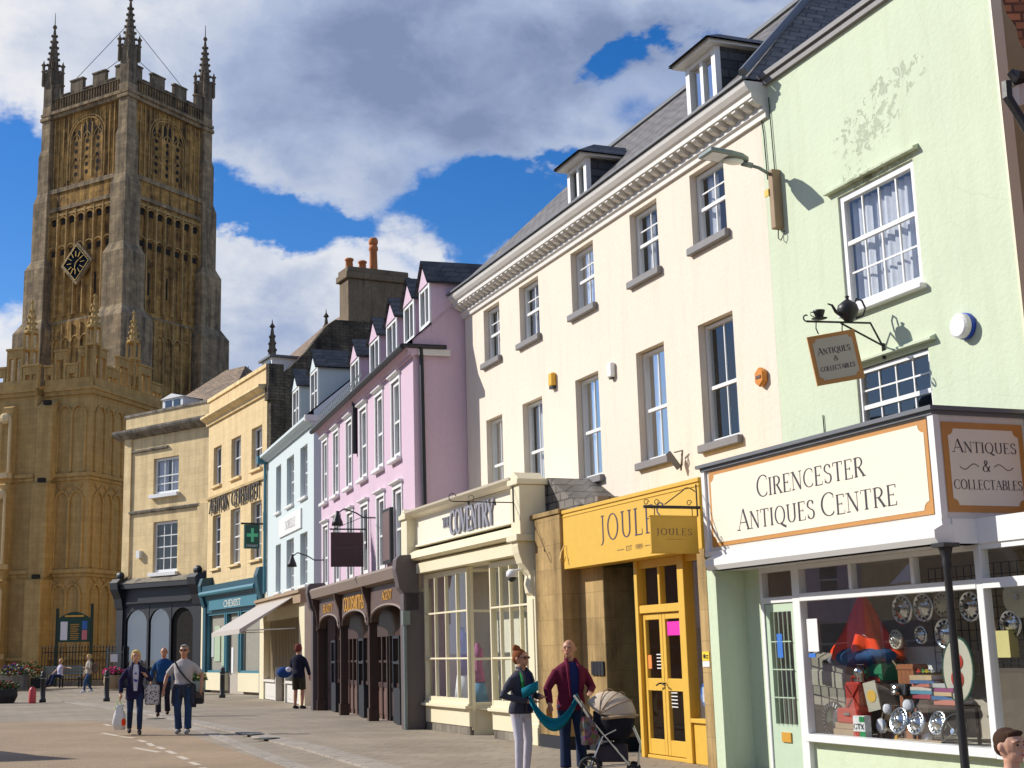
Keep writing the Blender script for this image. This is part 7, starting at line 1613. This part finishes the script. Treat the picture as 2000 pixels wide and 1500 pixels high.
mb = MB(); mb.box(-.15, .15, -.06, .06, 0, .42); mb.build('bag', tp.m, t_, bevel=.03); mb = MB(); mb.tube([(-.12, 0, .42), (-.14, 0, .72), (-.1, 0, .80), (.02, 0, .70), (.1, 0, .42)], .012, 6); mb.build('strap', 'black', t_)
# man in the blue jumper
g = at_depth(318, 1398, 39); g.z = 0; person('bald man in a blue jumper and dark trousers walking behind the others', g, 1.88, .1, SKIN[1], fabric('petrol_blue_knit', (.012, .06, .17)), fabric('charcoal_trousers', (.02, .018, .03)), greyh, dict(walkB), shoes=fabric('brown_leather', (.06, .02, .01)), hairstyle='fringe')
# man with the sunglasses
g = ground(357, 1434); pm_, S, U = person('grey haired man in sunglasses and pale grey t-shirt with a crossbody strap', g, 1.86, -.05, SKIN[1], fabric('pale_grey_jersey', (.42, .39, .38)), fabric('blue_jeans', (.025, .055, .12)), greyh, dict(aL=(.10, -.05, .09), aR=(-.10, .08, .09), eL=(.33, .05, 1.15), wL=(.33, -.04, .90), eR=(-.33, .05, 1.14), wR=(-.36, -.04, .88)), shoes=fabric('grey_trainers', (.3, .3, .32)), sleeves='short', hairstyle='crop', glasses=True, hem=.93)
q = MB(); q.tube([(-.15, -.10, 1.44), (-.06, -.158, 1.28), (.06, -.165, 1.12), (.17, -.12, 1.0), (.2, 0, .97)], .018, 6); q.build('bag_strap', 'black', pm_, xf=S)
q = MB()
for (x, y, w_, z0) in ((-.15, .06, .08, .55), (.15, .06, .08, .52), (-.17, -.04, .05, .6), (.18, -.04, .05, .58)): q.loft([(x, y, z0, w_, .05), (x*.95, y, .8, w_, .06), (x*.9, y, .97, w_, .06)])
q.tube([(-.15, -.12, .97), (0, -.15, .95), (.15, -.12, .97)], .03, 8); q.ell((0, -.16, .94), (.045, .03, .04)); q.loft([(-.04, -.155, .68, .035, .02), (-.03, -.16, .93, .03, .02)]); q.loft([(.05, -.155, .72, .035, .02), (.03, -.16, .93, .03, .02)])
q.build('tied_cardigan', fabric('slate_knit', (.035, .04, .06)), pm_, xf=S, remesh=.014)
t_ = thing('shoulder_bag', 'small dark bag hanging at the hip of the man in sunglasses', 'bag', (g.x+.33, g.y+.05, .62), 0)
mb = MB(); mb.box(-.10, .10, -.06, .06, 0, .26); mb.build('bag', 'rubber', t_, bevel=.03); mb = MB(); mb.box(-.10, .10, -.075, -.06, .12, .25); mb.build('flap', 'brownp', t_, bevel=.01)
# person with the red hat
g = at_depth(583, 1386, 42.5); g.z = 0; pr_, S, U = person('person with red hair in a dark jacket and shorts seen from behind', g, 1.92, pi-.4, SKIN[1], fabric('black_jacket', (.012, .014, .03)), fabric('olive_shorts', (.04, .035, .02)), fabric('red_hair', (.17, .045, .035)), dict(eL=(.24, -.06, 1.16), wL=(.10, -.25, 1.2), gL=(-.6, -.3, .4)), leglen='short', hairstyle='bob', hem=.84)
t_ = thing('blue_rucksack', 'blue and white bag held at the side of the person in shorts', 'bag', (g.x-.42, g.y-.15, .98), 0)
mb = MB(); mb.ell((0, 0, .12), (.24, .13, .17)); mb.build('bag', fabric('royal_blue', (.02, .06, .2)), t_, smooth=True); mb = MB(); mb.ell((.14, -.09, .2), (.09, .06, .08)); mb.build('pocket', 'net', t_)
# woman by the bench
g = at_depth(172, 1353, 68); g.z = 0; person('blond woman in a pale top and jeans walking past the bench', g, 1.84, -.9, SKIN[2], fabric('pale_stone_top', (.42, .36, .30)), fabric('mid_blue_jeans', (.03, .07, .16)), blond, dict(walkA, eL=(.22, -.05, 1.12), wL=(.12, -.22, 1.16), gL=(-.5, -.5, 0)), hairstyle='bob', fem=True, leglen='slim', shoes='net')
t_ = thing('brown_handbag', 'round brown bag on the back of the woman walking past the bench', 'bag', (g.x+.30, g.y+.08, .98), 0)
mb = MB(); mb.ell((0, 0, .2), (.17, .12, .28)); mb.build('bag', fabric('taupe_leather', (.16, .11, .08)), t_, smooth=True); mb = MB(); mb.tube([(-.1, 0, .4), (-.16, 0, .62), (-.06, .05, .5)], .015, 6); mb.build('strap', 'black', t_)
# seated woman
g = at_depth(118, 1340, 73.3); g.z = .17; person('woman in a white vest sitting on the bench with one arm along its back', (g.x, g.y-.1, .17), 1.82, -.75, SKIN[0], fabric('white_vest', (.62, .58, .72)), fabric('navy_leggings', (.02, .03, .09)), blond, dict(hipz=.60, kL=(.10, -.42, .62), kR=(-.10, -.42, .60), aL=(.08, -.50, .14), aR=(-.12, -.62, .12), eL=(.36, .12, 1.0), wL=(.58, .15, .98), gL=(1, 0, -.2), eR=(-.26, -.08, .86), wR=(-.28, -.25, .68), gR=(0, -.6, -.8)), sleeves='none', hairstyle='short', fem=True, hem=.92)
t_ = thing('grey_bag', 'pale grey bag leaning on the bench beside the seated woman', 'bag', (g.x-.85, g.y-.4, .5), 0)
mb = MB(); mb.ell((0, 0, .1), (.25, .14, .20)); mb.build('bag', fabric('pale_blue_grey', (.3, .34, .4)), t_, smooth=True); mb = MB(); mb.tube([(-.1, 0, .25), (0, 0, .42), (.12, 0, .25)], .015, 6); mb.build('handle', 'net', t_)
# the couple with the pushchair
g = at_depth(1020, 1500, 18.2); g.z = 0; GW = g.copy()
pw, S, U = person('woman with auburn bun and sunglasses in a grey jacket folding a teal scarf', g, 1.60, .75, SKIN[1], fabric('charcoal_jacket', (.045, .045, .065)), fabric('white_trousers', (.52, .50, .56)), auburn, dict(aL=(.10, .02, .08), aR=(-.12, -.06, .08), kR=(-.12, -.08, .5), eL=(.26, .0, 1.12), wL=(.12, -.26, 1.10), gL=(-.4, -.8, .1), eR=(-.30, .02, 1.13), wR=(-.08, -.25, 1.04), gR=(.5, -.8, .1)), hairstyle='bun', glasses=True, fem=True, leglen='slim', shoes='net', open_top=fabric('navy_shirt', (.02, .02, .07)), lean=.06, headturn=.15, vox=.009)
q = MB()
for sx in (-1, 1): q.tube([(sx*.07, -.10, 1.45), (sx*.095, -.150, 1.32), (sx*.085, -.150, 1.18)], .020, 6)
q.build('green_lining', fabric('bright_green', (.03, .28, .06)), pw, xf=S)
g = at_depth(1120, 1510, 18.4); g.z = 0; GM = g.copy()
pm2, S, U = person('bald man in an open maroon cardigan and navy shirt beside the pushchair', g, 1.72, .25, SKIN[1], fabric('maroon_knit', (.13, .012, .035)), fabric('indigo_jeans', (.018, .03, .07)), None, dict(aL=(.11, -.02, .08), aR=(-.12, -.08, .08), eL=(.28, .0, 1.12), wL=(.16, -.24, 1.07), gL=(-.3, -.9, -.1), eR=(-.29, .02, 1.12), wR=(-.30, -.10, .92), gR=(0, -.3, -1)), open_top=fabric('navy_polo', (.012, .02, .09)), headturn=-.55, vox=.009, hem=.84, lean=.03)
t_ = thing('teal_scarf', 'teal scarf sagging between the woman with the bun and the bald man', 'scarf', (GW.x, GW.y-.3, 0))
mb = MB(); a_ = Vector((.10, -.02, 1.0)); b_ = Vector((GM.x-GW.x+.05, -.02, 1.0)); V = []; n = 18
for i in range(n+1):
    t = i/n; p = a_.lerp(b_, t); sag = .34*4*t*(1-t); w_ = .05+.03*sin(pi*t)
    for k, (dy, dz) in enumerate(((-.02, 1), (.03, .4), (-.03, -.2), (.02, -1))): V.append((p.x, p.y+dy+.01*sin(i*.9+k), p.z-sag+dz*w_))
mb.grid(V, [(4*i+k, 4*i+k+1, 4*i+k+5, 4*i+k+4) for i in range(n) for k in range(3)]); mb.grid([(.02, 0, 1.0), (.22, -.03, 1.10), (.22, -.04, 1.22), (.0, -.02, 1.12)], [(0, 1, 2, 3)])
sc_ = mb.build('cloth', fabric('teal_cloth', (.005, .17, .24)), t_, smooth=True); q = sc_.modifiers.new('solid', 'SOLIDIFY'); q.thickness = .012
t_ = thing('orange_bottle', 'orange drinks bottle in the bald man\'s right hand', 'bottle', (GM.x-.30, GM.y-.17, .72))
mb = MB(); mb.lathe((0, 0, 0), [(.035, 0), (.04, .02), (.04, .12), (.018, .16), (.018, .19)], 12); mb.build('body', paint('orange_plastic', (.7, .25, .02), .35, .1), t_, smooth=True); mb = MB(); mb.lathe((0, 0, .19), [(.022, 0), (.022, .03), (0, .03)], 10); mb.build('cap', 'white', t_)
# pushchair
g = at_depth(1200, 1500, 17.9); g.z = 0
pc = thing('pushchair', 'pushchair with a cream hood, black seat and silver frame', 'pushchair', g, -.15)
mb = MB(); V = []; n, m = 16, 10
for i in range(m+1):
    a = radians(-12+i*15.5)
    for j in range(n+1):
        t = radians(180*j/n); r_ = .285*(1+.015*sin(i*2.6))
        V.append((cos(t)*.235, .02-cos(a)*sin(t)*r_*-1 if False else .05-(cos(a)*sin(t))*r_*1.05, .80+sin(a)*sin(t)*r_*.9+.0))
W_ = n+1; mb.grid(V, [(i*W_+j, i*W_+j+1, (i+1)*W_+j+1, (i+1)*W_+j) for i in range(m) for j in range(n)])
rotH = Matrix.Translation((0.02, 0, .0)) @ Matrix.Rotation(radians(62), 4, 'Z')
hd_ = mb.build('hood', fabric('cream_canvas', (.50, .41, .31), 90, .2), pc, smooth=True, xf=rotH @ Matrix.Translation((0, 0, -.07)) @ Matrix.Diagonal((1.12, 1.18, 1.08, 1))); q = hd_.modifiers.new('solid', 'SOLIDIFY'); q.thickness = .015
mb = MB(); mb.tube([(.27*cos(pi*k/14), .02-.33*sin(pi*k/14), .74+.03*sin(pi*k/14)) for k in range(15)], .02, 6); mb.build('hood_rim', M['wood'], pc, xf=rotH)
mb = MB(); [mb.tube([(.262*cos(pi*k/14), .05-.0-.34*sin(pi*k/14)*cos(a), .80+.30*sin(pi*k/14)*sin(a)) for k in range(15)], .007, 5) for a in (.55, 1.05, 1.6)]; mb.build('hood_seam', 'wood', pc, xf=rotH)
mb = MB(); mb.loft([(0, 0, .46, .14, .16), (0, 0, .55, .21, .24), (0, 0, .70, .24, .28), (0, 0, .82, .235, .28)]); mb.build('seat', fabric('black_canvas', (.012, .013, .02)), pc, smooth=True, xf=rotH)
mb = MB()
for sy in (-.22, .22):
    mb.tube([(-.46, sy, 1.02), (-.30, sy, .78), (.20, sy, .16)], .014, 6); mb.tube([(-.30, sy, .12), (-.12, sy, .52), (.05, sy, .60)], .012, 6); mb.tube([(.26, sy*.8, .62), (.34, sy*.8, .42), (.30, sy*.8, .14)], .012, 6)
mb.tube([(-.46, -.22, 1.02), (-.46, .22, 1.02)], .018, 8); mb.tube([(.20, -.22, .16), (.20, .22, .16)], .012, 6); mb.tube([(-.30, -.26, .12), (-.30, .26, .12)], .012, 6); mb.tube([(-.30, 0, .12), (.2, 0, .16)], .012, 6)
mb.build('frame', 'chrome', pc)
for (x, y, r_) in ((-.30, -.28, .14), (-.30, .28, .14), (.24, -.22, .09), (.24, .22, .09)):
    mb = MB(); mb.tube([(x+(r_-.02)*cos(pi/9*k), y, r_+(r_-.02)*sin(pi/9*k)) for k in range(19)], .022, 8); w_ = mb.build('wheel', 'rubber', pc, smooth=True); mb = MB()
    for k in range(5): mb.tube([(x, y, r_), (x+(r_-.02)*cos(k*1.257), y, r_+(r_-.02)*sin(k*1.257))], .008, 5)
    mb.lathe((x, y+.03, r_), [(.03, 0), (.03, .06)], 10, axis='y'); mb.build('spokes', 'greym', w_)
mb = MB(); mb.box(-.22, .18, -.18, .18, .20, .40); mb.ell((0, 0, .38), (.18, .16, .06)); mb.build('basket', fabric('patterned_basket', (.05, .04, .05)), pc, bevel=.03)
t_ = thing('changing_bag', 'colourful patterned bag hanging from the pushchair handle', 'bag', (g.x-.34, g.y-.2, .42), 0)
tp = NT('floral_fabric'); vo = tp.n('ShaderNodeTexVoronoi', {'Vector': tp.coords(), 'Scale': 20}); tp.done(tp.mix(1, tp.mix(.5, vo.outputs['Color'], (.35, .12, .10)), (.35, .25, .25), 'MULTIPLY'), .8)
mb = MB(); mb.loft([(0, 0, 0, .09, .06), (.02, 0, .1, .12, .08), (0, 0, .25, .10, .06), (-.02, 0, .34, .06, .03)], 9); mb.build('bag', tp.m, t_); mb = MB(); mb.tube([(-.08, 0, .3), (-.05, 0, .52), (.06, 0, .32)], .01, 6); mb.build('strap', 'black', t_)
# boy at the lower right corner
g = at_depth(1974, 1470, 7.2); g.z = 0
person('boy with short brown hair and a lilac t-shirt at the lower right corner', g, 1.13, .45, SKIN[0], fabric('lilac_jersey', (.45, .42, .62)), fabric('grey_shorts', (.1, .1, .12)), brownh, dict(), sleeves='short', leglen='short', hairstyle='crop', headscale=1.12, vox=.008)

# ------------------------------------------------------------------ pieces that stand apart become parts of their own
def split_parts(names):
    for o in [o for o in SC.objects if o.type == 'MESH' and o.name.split('.')[0] in names]:
        me = o.data; n = len(me.vertices); par = list(range(n))
        def find(i):
            while par[i] != i: par[i] = par[par[i]]; i = par[i]
            return i
        for p in me.polygons:
            v = p.vertices
            for k in v[1:]: par[find(k)] = find(v[0])
        isl = {}
        for p in me.polygons: isl.setdefault(find(p.vertices[0]), []).append(p.index)
        boxes = []
        for r_, ps in isl.items():
            vs = [me.vertices[v].co for p in ps for v in me.polygons[p].vertices]
            lo = [min(v[i] for v in vs)-.02 for i in range(3)]; hi = [max(v[i] for v in vs)+.02 for i in range(3)]; boxes.append([lo, hi, ps])
        ch_ = True
        while ch_:
            ch_ = False
            for i in range(len(boxes)):
                for j in range(i+1, len(boxes)):
                    a, b = boxes[i], boxes[j]
                    if all(a[0][k] <= b[1][k] and b[0][k] <= a[1][k] for k in range(3)):
                        boxes[i] = [[min(a[0][k], b[0][k]) for k in range(3)], [max(a[1][k], b[1][k]) for k in range(3)], a[2]+b[2]]; boxes.pop(j); ch_ = True; break
                if ch_: break
        if len(boxes) < 2: continue
        for bx_ in boxes[1:]:
            c = o.copy(); c.data = me.copy(); SC.collection.objects.link(c); keep = set(bx_[2])
            bm = bmesh.new(); bm.from_mesh(c.data); bm.faces.ensure_lookup_table(); bmesh.ops.delete(bm, geom=[f for f in bm.faces if f.index not in keep], context='FACES'); bm.to_mesh(c.data); bm.free()
        keep = set(boxes[0][2]); bm = bmesh.new(); bm.from_mesh(me); bm.faces.ensure_lookup_table(); bmesh.ops.delete(bm, geom=[f for f in bm.faces if f.index not in keep], context='FACES'); bm.to_mesh(me); bm.free()
split_parts({'stone_pier', 'side_window_frame', 'downpipe', 'drip_mould', 'sticker', 'cream_pilaster', 'gargoyle', 'lancet_window', 'pale_seat_panels', 'door_step_panels', 'poster', 'display', 'post', 'pane', 'stall_riser', 'cable', 'string_course', 'plinth', 'interior', 'pilaster', 'bag_strap', 'cornice', 'door_post'})
